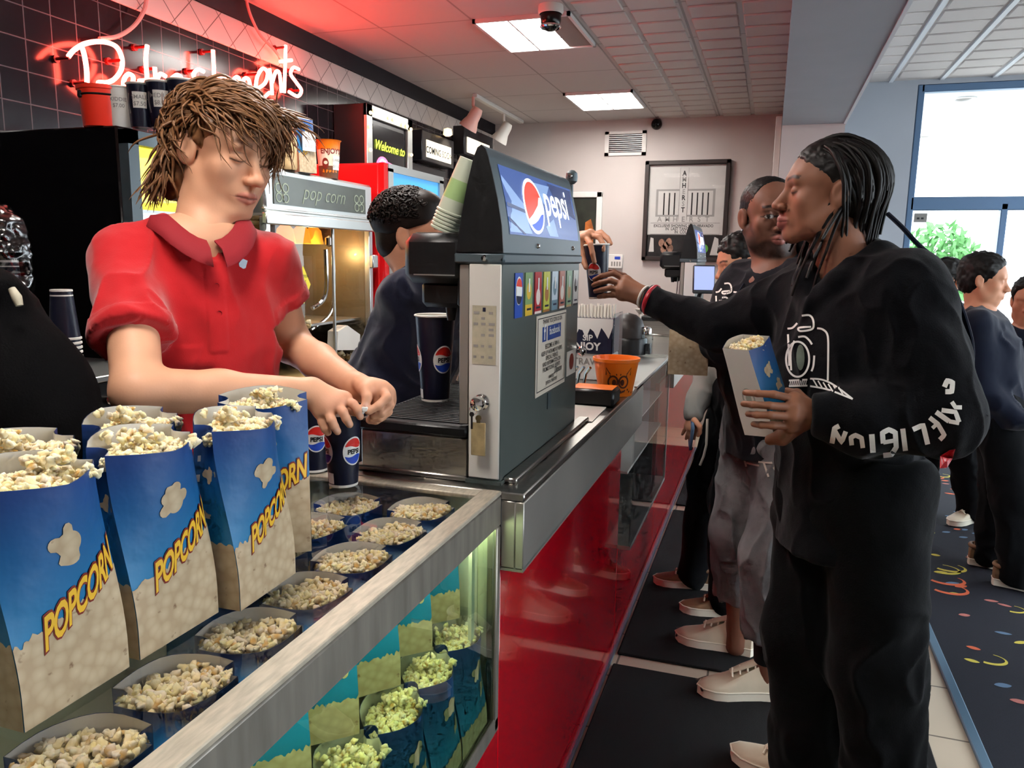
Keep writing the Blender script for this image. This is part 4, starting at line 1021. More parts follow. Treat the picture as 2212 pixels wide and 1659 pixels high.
    m.build('lit_front', ['panel_blue', 'panel_pale', 'panel_navy', 'logo_white', 'logo_red', 'logo_blue'], r)
    for t in (.36, .86):
        m = MB(); m.lathe([(0, .006), (.004, .005), (.006, 0)], 10, 0, TR(*surf(t, 1.525, 0)) @ RY(PI / 2)); m.build('screw', ['chrome'], r)
    m = MB(); m.lathe([(0, .006), (.005, .005), (.007, 0)], 10, 0, TR(-.531 + dx, Y0 - .006, 1.497) @ RX(PI / 2)); m.build('screw', ['chrome'], r)
    # dispensing head on the staff side
    m = MB(); m.bx(X0 - .148, X0 - .012, Y0 + .0, Y1 - .1, 1.445, 1.545, 0, .018); m.bx(X0 - .12, X0 - .0, Y0 + .03, Y1 - .1, 1.395, 1.45, 0, .01); m.bx(X0 - .03, X0 + .001, Y0 + .01, Y1 - .02, 1.40, 1.52, 0, .004); m.build('dispensing_head', ['black_plastic'], r)
    m = MB(); m.bx(X0 - .12, X0 - .03, Y0 - .0012, Y0 + .003, 1.461, 1.4635); m.bx(X0 - .125, X0 - .05, Y0 + .02, Y0 + .2, 1.5455, 1.547); m.build('highlight_strip', ['alu'], r)
    for i in range(4):
        yy = Y0 + .09 + i * .14
        m = MB(); m.lathe([(0, -.02), (.009, -.02), (.012, .0), (.016, .03)], 12, 0, TR(X0 - .075, yy, 1.385)); m.build('nozzle', ['black_plastic'], r)
        m = MB(); m.tube([(X0 - .045, yy, 1.40), (X0 - .045, yy, 1.34), (X0 - .05, yy, 1.26), (X0 - .06, yy, 1.235)], .0042, 8); m.build('lever', ['steel_dull'], r)
    # splash panel, drip tray, lower base
    m = MB(); m.bx(X0 - .022, X0 - .001, Y0 + .004, Y0 + .016, 1.16, 1.485, 0, .002); m.bx(X0 - .01, X0 - .0005, Y0 + .016, Y1 - .02, 1.16, 1.44); m.build('splash_panel', ['steel_dull'], r)
    m = MB(); m.bx(-.812 + dx, X0 - .001, Y0, Y1 - .05, ZT, 1.132, 0, .003); m.bx(-.82 + dx, X0, Y0 - .004, Y0 + .01, ZT, ZT + .012, 0, .003); m.build('base', ['steel'], r)
    m = MB(); m.bx(-.815 + dx, X0 - .001, Y0 - .006, Y1 - .05, 1.132, 1.156, 0, .005); m.build('drip_tray', ['black_plastic'], r)
    m = MB()
    n = 34
    for i in range(n): yy = Y0 + .02 + i * (Y1 - Y0 - .1) / n; m.bx(-.80 + dx, X0 - .02, yy, yy + .006, 1.156, 1.159)
    m.build('tray_grille', ['dark_grey'], r)
    # flavour cards
    cards = [('#2450b0', '#e8402c', 1), ('#7f9f68', '#e0b93a', 0), ('#b01f28', '#e9d7cf', 0), ('#c8c94a', '#a86f33', 0), ('#c9d8e2', '#6f8f9f', 0), ('#b06a58', '#e5dcd0', 0), ('#8fae8a', '#c0a070', 0), ('#d5d2cb', '#222222', 1)]
    for i, (c1, c2_, em) in enumerate(cards):
        if c1 not in MATS: mat(c1, c1, .4)
        if c2_ not in MATS: mat(c2_, c2_, .4)
        y_ = Y0 + .075 + i * .071; w_ = .052; z0, z1 = 1.375, 1.468
        f = lambda a_, b_: (X1 + .0022, y_ + a_ * w_, z0 + b_ * (z1 - z0))
        f2 = lambda a_, b_: (X1 + .0028, y_ + a_ * w_, z0 + b_ * (z1 - z0))
        m = MB(); m.bx(X1, X1 + .002, y_, y_ + w_, z0, z1, 0)
        if i == 0:
            m.fan(circ(.5, .6, .42, .32, 24), 2, f); m.fan(circ(.5, .68, .36, .2, 20, 0, PI) , 1, f2); m.poly(rect(.14, .52, .86, .68), 2, lambda a_, b_: (X1 + .0031, y_ + a_ * w_, z0 + b_ * (z1 - z0))); m.fan(circ(.5, .5, .36, .2, 20, PI, 2 * PI), 3, f2)
        else:
            m.fan(circ(.5, .48 + .1 * math.sin(i * 2), .32, .2, 18), 1, f); m.poly(rect(.0, 0, 1, .26 if i in (1, 4) else .06), 1, f); m.poly(rect(.42, .55, .6, .86), 2, f2); m.stroke([(.2, .15), (.8, .15)], .05, 3, f2)
        m.build('flavour_card', [c1, c2_, 'white_print', 'navy_print'], r)
    if full:
        y_, w_, z0, z1 = Y0 + .235, .265, 1.19, 1.365
        f = lambda a_, b_, o=.0035: (X1 + o, y_ + a_ * w_, z0 + b_ * (z1 - z0))
        m = MB(); m.bx(X1, X1 + .003, y_, y_ + w_, z0 - .01, z1 + .004, 0, .001)
        m.stroke([(.03, .01), (.97, .01), (.97, .98), (.03, .98)], .018, 1, f, closed=True)
        m.poly(rect(.17, .66, .30, .86), 2, f); m.poly(rect(.34, .66, .80, .86), 2, f)
        m.text('f', .05, 3, fn=lambda x, z: f(.235, .68, .0042)[:1] + (y_ + .235 * w_ + x, z0 + .69 * (z1 - z0) + z), bold=.02)
        m.text('facebook', .026, 3, fn=lambda x, z: (X1 + .0042, y_ + .57 * w_ + x, z0 + .735 * (z1 - z0) + z), bold=.01)
        for s_, b_, sz in (('THANK YOU JOIN US ON', .90, .015), ('BECOME A FAN !!', .555, .016), ('KEEP UP WITH MOVIE NEWS', .47, .0145), ('SPECIAL EVENTS', .395, .015), ('AND INFORMATION ON', .32, .0145), ('PROMOTIONAL EVENTS', .245, .0145), ('AMHERST', .12, .012), ('DIPSON THEATRES', .055, .012)):
            m.text(s_, sz, 1, fn=lambda x, z: (X1 + .004, y_ + .5 * w_ + x, z0 + b_ * (z1 - z0) + z), bold=.012)
        m.text('Dipson', .024, 1, fn=lambda x, z: (X1 + .004, y_ + .72 * w_ + x, z0 + .16 * (z1 - z0) + z), bold=.01, shear=.3)
        m.build('notice', ['sign_paper', 'ink_black', 'fb_blue', 'white_print'], r)
        m = MB(); m.bx(X1, X1 + .002, Y1 - .115, Y1 - .02, 1.19, 1.255, 0); m.fan(circ(Y1 - .068, 1.225, .025, .022, 18), 1, lambda a_, b_: (X1 + .0025, a_, b_)); m.build('small_label', ['paper', 'bag_red'], r)
        m = MB(); m.box((X1 + .001, Y0 + .36, 1.155), (.002, .03, .04), 0); m.build('tape_mark', ['machine_cap'], r)
        # spec plate and text
        yp = Y0 - .0045
        m = MB(); m.bx(-.555, -.505, yp - .001, yp, 1.288, 1.405, 0)
        rr2 = random.Random(4)
        for i in range(9):
            for j in range(3):
                if rr2.random() < .75: m.bx(-.552 + j * .016, -.552 + j * .016 + rr2.uniform(.005, .013), yp - .0016, yp - .001, 1.30 + i * .011, 1.305 + i * .011, 1)
        m.bx(-.533, -.527, yp - .0016, yp - .001, 1.393, 1.401, 2); m.build('spec_plate', ['plate', 'ink_grey', 'navy_print'], r)
        # lock, key ring and key fob
        T = TR(-.533, yp, 1.212) @ RX(PI / 2)
        m = MB(); m.lathe([(.016, 0), (.016, .004), (.011, .007), (.011, .016), (.0145, .019), (.0155, .026), (.013, .033), (.006, .037), (0, .038)], 24, 0, T); m.build('lock', ['chrome'], r)
        m = MB(); m.tube([(-.543 + .008 * math.cos(t), yp - .022, 1.198 + .009 * math.sin(t)) for t in [2 * PI * i / 20 for i in range(20)]], .0008, 6, closed=True); kr = m.build('key_ring', ['chrome'], r)
        m = MB(); m.box((-.5465, yp - .022, 1.176), (.0045, .002, .034), 0, .0008); m.lathe([(0, -.001), (.005, -.001), (.005, .001), (0, .001)], 12, 0, TR(-.5465, yp - .022, 1.189) @ RX(PI / 2)); m.build('key', ['frame_dark'], kr)
        m = MB(); m.box((-.533, yp - .02, 1.139), (.031, .0025, .068), 0, .002); m.lathe([(.0, -.002), (.006, -.002), (.006, .002), (0, .002)], 12, 1, TR(-.533, yp - .02, 1.182) @ RX(PI / 2)); m.box((-.533, yp - .02, 1.178), (.008, .002, .012), 1); m.build('key_fob', ['tag_tan', 'brass'], kr)
        m = MB(); m.box((X1 + .012, Y1 + .012, 1.245), (.024, .03, .03), 0, .01); m.build('side_knob', ['chrome'], r)
    return r
soda_machine('grey soda machine with a lit blue front, nearest the camera')
soda_machine('second soda machine farther along the counter, before the theatre poster', .08, 3.27, False)
# round mirror ball behind the cap
q = at(1235, 383, Y=2.12)
bz = thing('convex_camera', (q.x, 2.12, 1.68), 'small grey ball camera standing up behind the soda machine cap', 'camera')
m = MB(); m.lathe([(0, .02), (.008, .018), (.0155, .011), (.0165, 0), (.0155, -.011), (.008, -.018), (0, -.02)], 20, 0, TR(q.x, 2.12, q.z)); m.build('ball', ['machine_cap'], bz)
m = MB(); m.lathe([(0, .004), (.005, .002), (.006, 0)], 12, 0, TR(q.x, 2.12 - .018, q.z + .002) @ RX(PI / 2)); m.build('lens', ['chrome'], bz)
m = MB(); m.tube([(q.x, 2.12, q.z - .02), (q.x, 2.12, 1.52), (q.x - .01, 2.076, 1.5)], .005, 8); m.build('stem', ['machine_cap'], bz)
# stack of green and white cups leaning on the cap
mat('cup_pale', '#c9d3be', .5, noise=(12, .1)); mat('cup_green', '#9dbd7f', .5)
ax = (at(1012, 362, Y=1.50) - at(965, 492, Y=1.50)).normalized(); b0 = at(966, 480, Y=1.50)
side_ = ax.cross(Vector((0, 1, 0))).normalized(); T0 = frame(b0, side_, ax.cross(side_))
m = MB(); h, rb, rt = .115, .0205, .0285
m.lathe([(rt, 0), (rt + .0022, .001), (rt + .0022, .004), (rt, .0055)], 28, 0); m.lathe([(rt, .0055), (rt - .0015, .03)], 28, 0); m.lathe([(rt - .0015, .03), (rt - .0045, .07)], 28, 1); m.lathe([(rt - .0045, .07), (rb, h)], 28, 0); m.lathe([(rb, h), (0, h - .001)], 28, 0); m.lathe([(rt, 0), (rb - .001, h - .003), (0, h - .003)], 28, 0)
for s_, z_ in (((.0, 0), .094),): m.fan(circ(0, .09, .006, .007, 16), 2, lambda x, z: ((rb + .0042) * math.sin(x / rb + .25), -(rb + .0042) * math.cos(x / rb + .25), z))
me = bpy.data.meshes.new('paper_cup'); me.from_pydata(m.v, [], m.f)
for k_ in ('cup_pale', 'cup_green', 'ink_grey'): me.materials.append(MATS[k_])
me.polygons.foreach_set('material_index', m.m); me.polygons.foreach_set('use_smooth', [True] * len(m.f)); me.update(); me.set_sharp_from_angle(angle=math.radians(50))
for i in range(6):
    c = link('paper_cup', me, label='pale green upside-down paper cup nested in the leaning stack on the soda machine', category='cup', group='pale green cups on the soda machine')
    c.matrix_basis = T0 @ TR(0, 0, .0075 * (i - 2.5))

# ------------------------------------------------------------------ things along the counter behind the machine
mat('bucket_orange', '#f07a18', .35); mat('bucket_ink', '#5a2410', .5); mat('tray_black', '#141416', .35); mat('straw_white', '#e9e4d8', .5)
def bucket(loc, h, rb, rt, label, ink=True, colour='bucket_orange'):
    r = thing('bucket', loc, label, 'bucket')
    m = MB(); T = TR(*loc)
    m.lathe([(0, .003), (rb - .003, .003), (rb, 0), (rb + .001, .003), (rt, h - .012), (rt + .004, h - .011), (rt + .0045, h), (rt + .001, h), (rt - .003, h - .014), (rb - .003, .006), (0, .006)], 40, 0, T); m.build('tub', [colour], r)
    return r, T
loc = (-.478, 2.582, ZT + .001); r, T = bucket(loc, .128, .056, .076, 'orange plastic bucket with printed monster eyes on the counter')
fa = -1.25
def onb(x, z, o=.0008): rr_ = .056 + (.02) * z / .118 + o; return T @ Vector((rr_ * math.cos(fa + x / rr_), rr_ * math.sin(fa + x / rr_), z))
m = MB()
for s_ in (-1, 1):
    m.stroke(circ(s_ * .018, .052, .016, .02, 24), .006, 0, onb, closed=True); m.fan(circ(s_ * .014, .05, .007, .011, 16), 0, onb)
    m.stroke([(s_ * .028, .078), (s_ * .045, .1), (s_ * .043, .075)], .004, 0, onb); m.stroke([(s_ * .005, .078), (s_ * .03, .072)], .006, 0, onb)
m.stroke(c2([(-.025, .022), (-.01, .016), (.012, .015), (.026, .024)]), .004, 0, onb)
for i in range(14): a_ = R_.uniform(-.06, .06); z_ = R_.uniform(.012, .03); m.fan(circ(a_, z_, .003, .004, 8), 0, onb)
m.build('printed_face', ['bucket_ink'], r)
r = thing('tray', (-.49, 2.38, ZT), 'small black counter tray in front of the orange bucket', 'tray')
m = MB(); m.bx(-.58, -.435, 2.33, 2.44, ZT + .001, ZT + .055, 0, .008); m.build('body', ['tray_black'], r)
m = MB(); m.bx(-.572, -.443, 2.338, 2.432, ZT + .0545, ZT + .0565); m.build('lining', ['bucket_orange'], r)
# straw and lid box: SIP / ENJOY
r = thing('straw_box', (-.6, 2.95, ZT), 'dark box printed SIP ENJOY holding white straws, behind the soda machine', 'box')
bx0, bx1, by0 = at(1225, 760, Y=2.85).x, at(1322, 760, Y=2.85).x, 2.85
zt_, zm_, zb_ = at(1290, 688, Y=2.85).z, at(1290, 765, Y=2.85).z, at(1290, 762, Y=2.85).z
m = MB(); m.bx(bx0, bx1, by0, by0 + .14, zm_, zt_, 0, .004); m.build('carton', ['navy_print'], r)
f = lambda x, z: (x, by0 - .0012, z)
m = MB()
pts = [(bx0, zt_), (bx1, zt_)] + [(bx1 - (bx1 - bx0) * i / 12, zt_ - .03 - .028 * abs(math.sin(i * 1.1)) - (.02 if i % 3 == 1 else 0)) for i in range(13)]
m.poly(pts, 0, f); m.text('SIP', .032, 0, fn=lambda x, z: (x, by0 - .0016, z), off=(bx1 - .095, zm_ + .05), bold=.02); m.text('ENJOY', .04, 0, fn=lambda x, z: (x, by0 - .0016, z), off=(bx1 - .105, zm_ + .015), bold=.035)
m.build('printed_front', ['white_print'], r)
m = MB(); m.bx(bx0, bx1, by0 + .005, by0 + .13, ZT, zm_, 0, .003); m.text('STRAWS', .035, 1, fn=lambda x, z: (x, by0 + .0035, z), off=(bx1 - .10, ZT + .06), bold=.01); m.build('base', ['white_print', 'ink_grey'], r)
for i in range(26):
    x_ = bx0 + .01 + (i % 13) * (bx1 - bx0 - .02) / 12; y_ = by0 + .03 + (i // 13) * .05
    m = MB(); m.tube([(x_, y_, zt_ - .01), (x_ + R_.uniform(-.004, .004), y_, zt_ + .045 + R_.uniform(-.004, .008))], .0045, 7); m.build('straw', ['straw_white'], r)
m = MB(); m.bx(bx1 + .002, bx1 + .008, by0 - .01, by0 + .16, ZT, zt_ + .02, 0, .002); m.build('acrylic_side', ['acrylic'], r)
# paper sheet
m = MB(); m.box((0, 0, .0006), (.12, .30, .0012)); o = m.build('paper_sheet', ['paper'], label='white sheet of paper lying flat on the steel counter', category='paper'); o.matrix_basis = TR(-.515, 2.25, ZT + .0015) @ RZ(.02)
# salt shaker, loose straw, dark lid
q = at(1394, 765, Z=ZT)
r = thing('salt_shaker', (q.x, q.y, ZT), 'square glass salt shaker with a metal lid on the far counter', 'shaker')
T = TR(q.x, q.y, ZT)
m = MB(); m.prism([(x * .032, y * .032) for x, y in ((-1, -.7), (-.7, -1), (.7, -1), (1, -.7), (1, .7), (.7, 1), (-.7, 1), (-1, .7))], .10, 0, T); m.build('jar', ['acrylic'], r)
m = MB(); m.prism([(x * .026, y * .026) for x, y in ((-1, -1), (1, -1), (1, 1), (-1, 1))], .05, 0, T @ TR(0, 0, .004)); m.build('salt', ['dark_grey'], r)
m = MB(); m.lathe([(.024, .10), (.026, .102), (.026, .125), (.018, .135), (0, .137)], 16, 0, T); m.build('lid', ['chrome'], r)
q = at(1375, 760, Z=ZT); m = MB(); m.tube([(q.x, q.y, ZT), (q.x + .01, q.y, ZT + .20), (q.x + .0, q.y, ZT + .205)], .008, 8); m.lathe([(.008, .19), (.028, .215), (.024, .215), (.006, .2)], 10, 0, TR(q.x + .01, q.y, ZT)); m.build('pump_tube', ['straw_white'], label='pale upright pump tube beside the salt shaker', category='pump')
q = at(1350, 765, Z=ZT)
r = thing('condiment_dome', (q.x, q.y + .05, ZT), 'dark domed condiment holder between the straw box and the shaker', 'condiment holder'); T = TR(q.x, q.y + .05, ZT)
m = MB(); m.lathe([(0, 0), (.10, 0), (.10, .07), (.095, .08), (0, .08)], 24, 0, T); m.build('base', ['tray_black'], r)
m = MB(); m.lathe([(.085, .08), (.085, .12), (.07, .165), (.04, .19), (0, .2)], 24, 0, T); m.build('dome', ['frame_dark'], r)
# napkin holder near the tray: metal clips
q = at(1262, 838, Z=ZT)
r = thing('napkin_holder', (-.585, 2.56, ZT), 'chrome napkin clip holder between the soda machine and the orange bucket', 'napkin holder')
m = MB(); m.bx(-.64, -.57, 2.5, 2.6, ZT + .001, ZT + .012, 0, .003); m.build('base', ['chrome'], r)
for i in range(3): m = MB(); m.tube([(-.63 + i * .022, 2.55, ZT + .01), (-.62 + i * .022, 2.55, ZT + .07), (-.60 + i * .022, 2.53, ZT + .095)], .005, 8); m.build('clip', ['chrome'], r)
# tablet on a stand by the second machine
r = thing('tablet_stand', (-.34, 4.45, ZT), 'tablet screen on a stand beside the second soda machine', 'tablet')
a, b = at(1501, 577, Y=4.45), at(1540, 630, Y=4.45)
T = TR((a.x + b.x) / 2, 4.45, (a.z + b.z) / 2) @ RZ(.3) @ RX(-.12)
mat('screen_lilac', '#8fa0d8', .2, emit=((.35, .42, .85), .5))
m = MB(); m.box((0, 0, 0), (.125, .014, .16), 0, .008, T); m.build('case', ['dark_grey'], r)
m = MB(); m.box((0, -.0075, .006), (.11, .002, .13), 0, 0, T); m.build('screen', ['screen_lilac'], r)
q = T @ Vector((0, .01, -.02)); m = MB(); m.tube([(q.x, q.y, q.z), (q.x - .03, q.y + .05, q.z - .1), (q.x - .05, q.y + .05, ZT + .004)], .012, 10); m.lathe([(0, .012), (.06, .008), (.065, 0)], 20, 0, TR(q.x - .05, q.y + .05, ZT)); m.build('stand', ['black_plastic'], r)

# ------------------------------------------------------------------ fridge, popcorn machine, cooler behind the counter
mat('lit_white', '#dfeaf2', .4, emit=((.65, .82, 1), .9)); mat('lit_yellow', '#f2e21a', .4, emit=((.95, .8, .03), .8)); mat('lit_blue', '#8fc3ea', .4, emit=((.3, .6, .95), .25)); mat('lit_red', '#c83a2a', .4, emit=((.8, .1, .05), .4))
fr = thing('fridge', (-2.15, 2.1, 0), 'tall black drinks fridge with a lit glass door behind the red shirt', 'fridge')
m = MB(); m.bx(-2.48, -1.83, 1.84, 2.38, 0, 1.86, 0, .006); m.build('body', ['black_gloss'], fr)
m = MB(); x0 = -1.83; m.bx(x0, x0 + .035, 1.845, 1.885, .1, 1.85); m.bx(x0, x0 + .035, 2.335, 2.375, .1, 1.85); m.bx(x0, x0 + .035, 1.845, 2.375, 1.81, 1.85); m.bx(x0, x0 + .035, 1.845, 2.375, .1, .16); d = m.build('door', ['machine_cap'], fr)
m = MB(); m.bx(x0 + .012, x0 + .016, 1.885, 2.335, .16, 1.81); m.build('pane', ['glass_clear'], d)
m = MB(); m.bx(x0 + .001, x0 + .004, 1.885, 2.335, .16, 1.40, 0); m.bx(x0 + .001, x0 + .0045, 1.885, 2.335, 1.40, 1.62, 0); m.bx(x0 + .001, x0 + .0045, 1.885, 2.335, 1.62, 1.81, 1)
for i in range(7): m.bx(x0 + .004, x0 + .008, 1.89 + i * .064, 1.94 + i * .064, 1.41, 1.55, 2 if i % 2 else 3)
m.bx(x0 + .004, x0 + .007, 1.885, 2.335, 1.605, 1.625, 4); m.build('lit_interior', ['lit_white', 'lit_yellow', 'lit_blue', 'lit_white', 'alu'], fr)
# things on the fridge: red bucket and priced cups
mat('bucket_red', '#ff3a24', .35); mat('price_card', '#e6e2da', .6)
zf = 1.8615
q = at(187, 262, Z=zf); r, T = bucket((q.x - .05, q.y + .115, zf), .115, .058, .068, 'red plastic bucket on top of the black fridge', colour='bucket_red')
m = MB(); hx = [(.067 * math.cos(t), .067 * math.sin(t), .088) for t in [-2.2 + i * .2 for i in range(12)]]; m.tube(hx, .003, 8, T=T); m.box((.0, 0, 0), (.014, .016, .02), 0, .003, T @ RZ(-1.9) @ TR(.066, 0, .088)); m.build('handle', ['black_plastic'], r)
def priced_cup(u, name, label, colmat, h, rt, rb, lines, emb=True, dy=.1):
    q = at(u, 270, Z=zf); loc = (q.x - .03, q.y + .05, zf)
    r = thing('paper_cup', loc, label, 'cup', 'priced sample cups on the fridge'); T = TR(*loc)
    m = MB(); m.lathe([(0, .002), (rb, 0), (rb + .001, .004), (rt, h - .006)], 32, 0, T); m.lathe([(rt, h - .006), (rt + .004, h - .003), (rt + .003, h), (rt - .003, h), (rb - .003, .006), (0, .006)], 32, 1, T)
    fb = -1.45
    m.stroke([(-.015, h * .75), (-.022, h * .55), (-.015, h * .3)], .006, 2, lambda x, z: T @ Vector(((rb + (rt - rb) * z / h + .001) * math.cos(fb + x / rt), (rb + (rt - rb) * z / h + .001) * math.sin(fb + x / rt), z)))
    m.build('cup', [colmat, 'cup_rim', 'ink_grey'], r)
    m = MB(); fa_ = -.88
    g = lambda x, z, o=.0015: T @ Vector(((rb + (rt - rb) * z / h + o) * math.cos(fa_ + x / rt), (rb + (rt - rb) * z / h + o) * math.sin(fa_ + x / rt), z))
    n = 6; w_ = rt * 1.15; vs = [g(-w_ / 2 + w_ * i / n, z) for z in (h * .42, h * .78) for i in range(n + 1)]; m.add(vs, [(i, i + 1, n + 2 + i, n + 1 + i) for i in range(n)], 0)
    for k_, s_ in enumerate(lines): m.text(s_, h * .13, 1, fn=lambda x, z: g(x, z, .0025), off=(0, h * (.62 - .15 * k_)), bold=.01)
    m.build('price_tag', ['price_card', 'ink_grey'], r)
priced_cup(250, 'c', 'white sample cup with a KIDDIE price tag on the fridge beside the red bucket', 'cup_rim', .115, .039, .031, ('KIDDIE', '$7.00'))
priced_cup(296, 'c', 'dark sample cup with a SMALL price tag on the fridge', 'cup_navy', .125, .036, .029, ('SMALL', '$7.50'))
priced_cup(342, 'c', 'dark sample cup half behind the hair of the red shirted worker', 'cup_navy', .13, .039, .03, ('MEDIUM', '$8.00'))
priced_cup(390, 'c', 'dark sample cup on the fridge hidden mostly by the brown hair', 'cup_navy', .135, .041, .032, ('LARGE', '$8.50'))

pm = thing('popcorn_machine', (-2.05, 2.82, .94), 'glass popcorn machine with a heap of popcorn inside, behind the worker', 'popcorn machine')
x0, x1, y0, y1, z0, zs, z1 = -2.42, -1.75, 2.42, 3.22, .94, 1.635, 1.812
mat('etched', '#4a5048', .25, noise=(6, .2)); mat('etch_line', '#8f9a84', .4); mat('kettle', '#3d3a37', .3, .8); mat('lamp_amber', '#ff9a2a', .4, emit=((1, .30, .02), .7)); mat('sticker_yellow', '#e3d432', .5)
m = MB(); m.bx(x0, x1, y0, y1, zs, z1, 0, .01); m.bx(x1 - .01, x1 + .012, y0 - .01, y1 + .01, zs - .03, zs + .012, 0, .004); m.bx(x1 - .01, x1 + .006, y0 - .01, y1 + .01, zs + .02, zs + .03, 0, .003); m.build('sign_box', ['alu'], pm)
m = MB(); m.bx(x1, x1 + .004, y0 + .05, y1 - .07, zs + .045, z1 - .025, 0)
g = lambda x, z: (x1 + .0055, y0 + .05 + x, zs + .045 + z)
for cx in (.05, .62):
    for dx_, dz_ in ((-.022, .06), (.022, .062), (-.02, .025), (.022, .025)): m.stroke(circ(cx + dx_, dz_, .018, .016, 14), .005, 1, g, closed=True)
    m.stroke([(cx, .04), (cx + .012, .008)], .005, 1, g)
m.text('pop corn', .085, 1, fn=g, off=(.34, .03), shear=.4, bold=-.01); m.build('sign_panel', ['etched', 'etch_line'], pm)
m = MB()
for yy in (y0, y1 - .03): m.bx(x1 - .03, x1, yy, yy + .03, z0, zs, 0, .004); m.bx(x0, x0 + .03, yy, yy + .03, z0, zs, 0, .004)
m.bx(x0, x1, y0, y1, z0 - .02, z0 + .02, 0, .004); m.build('frame', ['alu'], pm)
m = MB(); m.bx(x1 - .012, x1 - .006, y0 + .03, y1 - .03, z0 + .02, zs); m.bx(x0 + .03, x1 - .03, y0 + .010, y0 + .016, z0 + .02, zs); m.bx(x0 + .03, x1 - .03, y1 - .016, y1 - .01, z0 + .02, zs); m.build('pane', ['glass_clear'], pm)
m = MB(); m.bx(x0 + .005, x0 + .012, y0 + .02, y1 - .02, z0 + .02, zs, 0); m.bx(x1 - .013, x1 - .002, 2.88, 2.892, z0 + .02, zs, 1, .002); m.bx(x0 + .03, x1 - .06, y0 + .02, y1 - .02, 1.20, 1.21, 1); m.bx(x0 + .01, x1 - .032, y1 - .010, y1 - .004, z0 + .02, zs, 2); m.bx(x0 + .012, x0 + .016, y0 + .02, y1 - .02, z0 + .02, zs, 2); m.build('back_panel', ['steel_dull', 'alu', mat('inner_wall', '#8a7f66', .35, .3)], pm)
m = MB(); T = TR(-2.1, 2.62, 1.38); m.lathe([(0, -.06), (.09, -.06), (.12, -.03), (.125, .06), (.13, .065), (.12, .07), (0, .09)], 28, 0, T); m.tube([(-2.1, 2.62, 1.45), (-2.1, 2.62, zs)], .015, 8); m.tube([(-2.1, 2.62, 1.40), (-2.0, 2.7, 1.36), (-1.9, 2.75, 1.36)], .008, 8); m.build('kettle', ['kettle'], pm)
for yy in (2.90, 3.02, 3.12): m = MB(); m.lathe([(.02, .045), (.035, .03), (.045, -.03), (.042, -.03), (.03, .02), (0, .03)], 16, 0, TR(-2.0, yy, 1.575)); m.build('heat_lamp', ['lamp_amber'], pm)
m = MB(); m.tube(catmull([(-1.82, 2.93, 1.52), (-1.82, 2.93, 1.36), (-1.83, 2.91, 1.3), (-1.85, 2.86, 1.27)], 6), .010, 8); m.tube(catmull([(-1.82, 2.99, 1.53), (-1.82, 2.99, 1.34), (-1.82, 2.95, 1.24), (-1.85, 2.85, 1.18)], 6), .007, 8); m.lathe([(0, .03), (.018, .02), (.018, -.01), (0, -.02)], 12, 0, TR(-1.82, 2.96, 1.55)); m.build('dispensing_arm', ['chrome'], pm)
m = MB(); T = frame(at(655, 615, X=x1 - .004), (0, 1, 0), (0, 0, 1)); m.poly([(-.05, 0), (0, -.075), (.05, 0), (0, .075)], 0, T=T @ TR(0, 0, .0015)); [m.text(s_, .016, 1, T=T @ TR(0, .028 - .022 * i, .0025)) for i, s_ in enumerate(('CAUTION', 'HOT', 'KETTLE'))]; m.build('warning_sticker', ['sticker_yellow', 'ink_black'], pm)
m = MB(); m.box((x1 + .012, y1 - .015, 1.47), (.02, .05, .06), 0, .005); m.build('latch', ['alu'], pm)
r2 = random.Random(8); P = []
for i in range(1500):
    x_ = r2.uniform(x0 + .06, x1 - .025); y_ = r2.uniform(y0 + .045, y1 - .045); hgt = .06 + .20 * (y_ < 2.75) * math.exp(-((y_ - 2.55) / .18) ** 2) + .12 * math.exp(-((y_ - 2.7) / .3) ** 2)
    P.append((x_, y_, z0 + .02 + hgt * r2.uniform(.85, 1.0)))
o = link('popcorn', popcorn_mesh('popcorn', P, .016, 5, fine=False), kind='stuff', label='heap of fresh popcorn inside the glass popcorn machine', category='popcorn')
m = MB(); m.bx(x0 + .03, x1 - .03, y0 + .03, y1 - .03, z0 + .02, z0 + .06); m.build('bin', ['popcorn_bin' if 'popcorn_bin' in MATS else mat('popcorn_bin', '#d8b878', .7)], pm)
m = MB(); a = at(735, 735, X=-1.80); m.prism([(-.09, -.0), (.10, -.02), (.11, .05), (.0, .10), (-.08, .08)], .05, 0, frame((a.x, a.y - .02, a.z - .03), (0, 1, 0), (0, 0, 1))); m.build('scoop', ['white_enamel'], label='pale plastic scoop lying on the popcorn in the machine', category='scoop')
l = bpy.data.lights.new('heat', 'POINT'); l.energy = 2.5; l.color = (1, .66, .3); l.shadow_soft_size = .002; lo = bpy.data.objects.new('heat_bulb', l); COL.objects.link(lo); lo.location = (-1.95, 3.0, 1.5)

bc = thing('back_counter', (-2.1, 2.6, 0), 'dark back counter under the popcorn machine', 'counter')
m = MB(); m.bx(-2.49, -1.72, 2.385, 3.25, 0, .90, 0, .005); m.build('cabinet', ['dark_grey'], bc); m = MB(); m.bx(-2.49, -1.70, 2.385, 3.255, .90, .919, 0, .004); m.build('top', ['steel_dull'], bc)
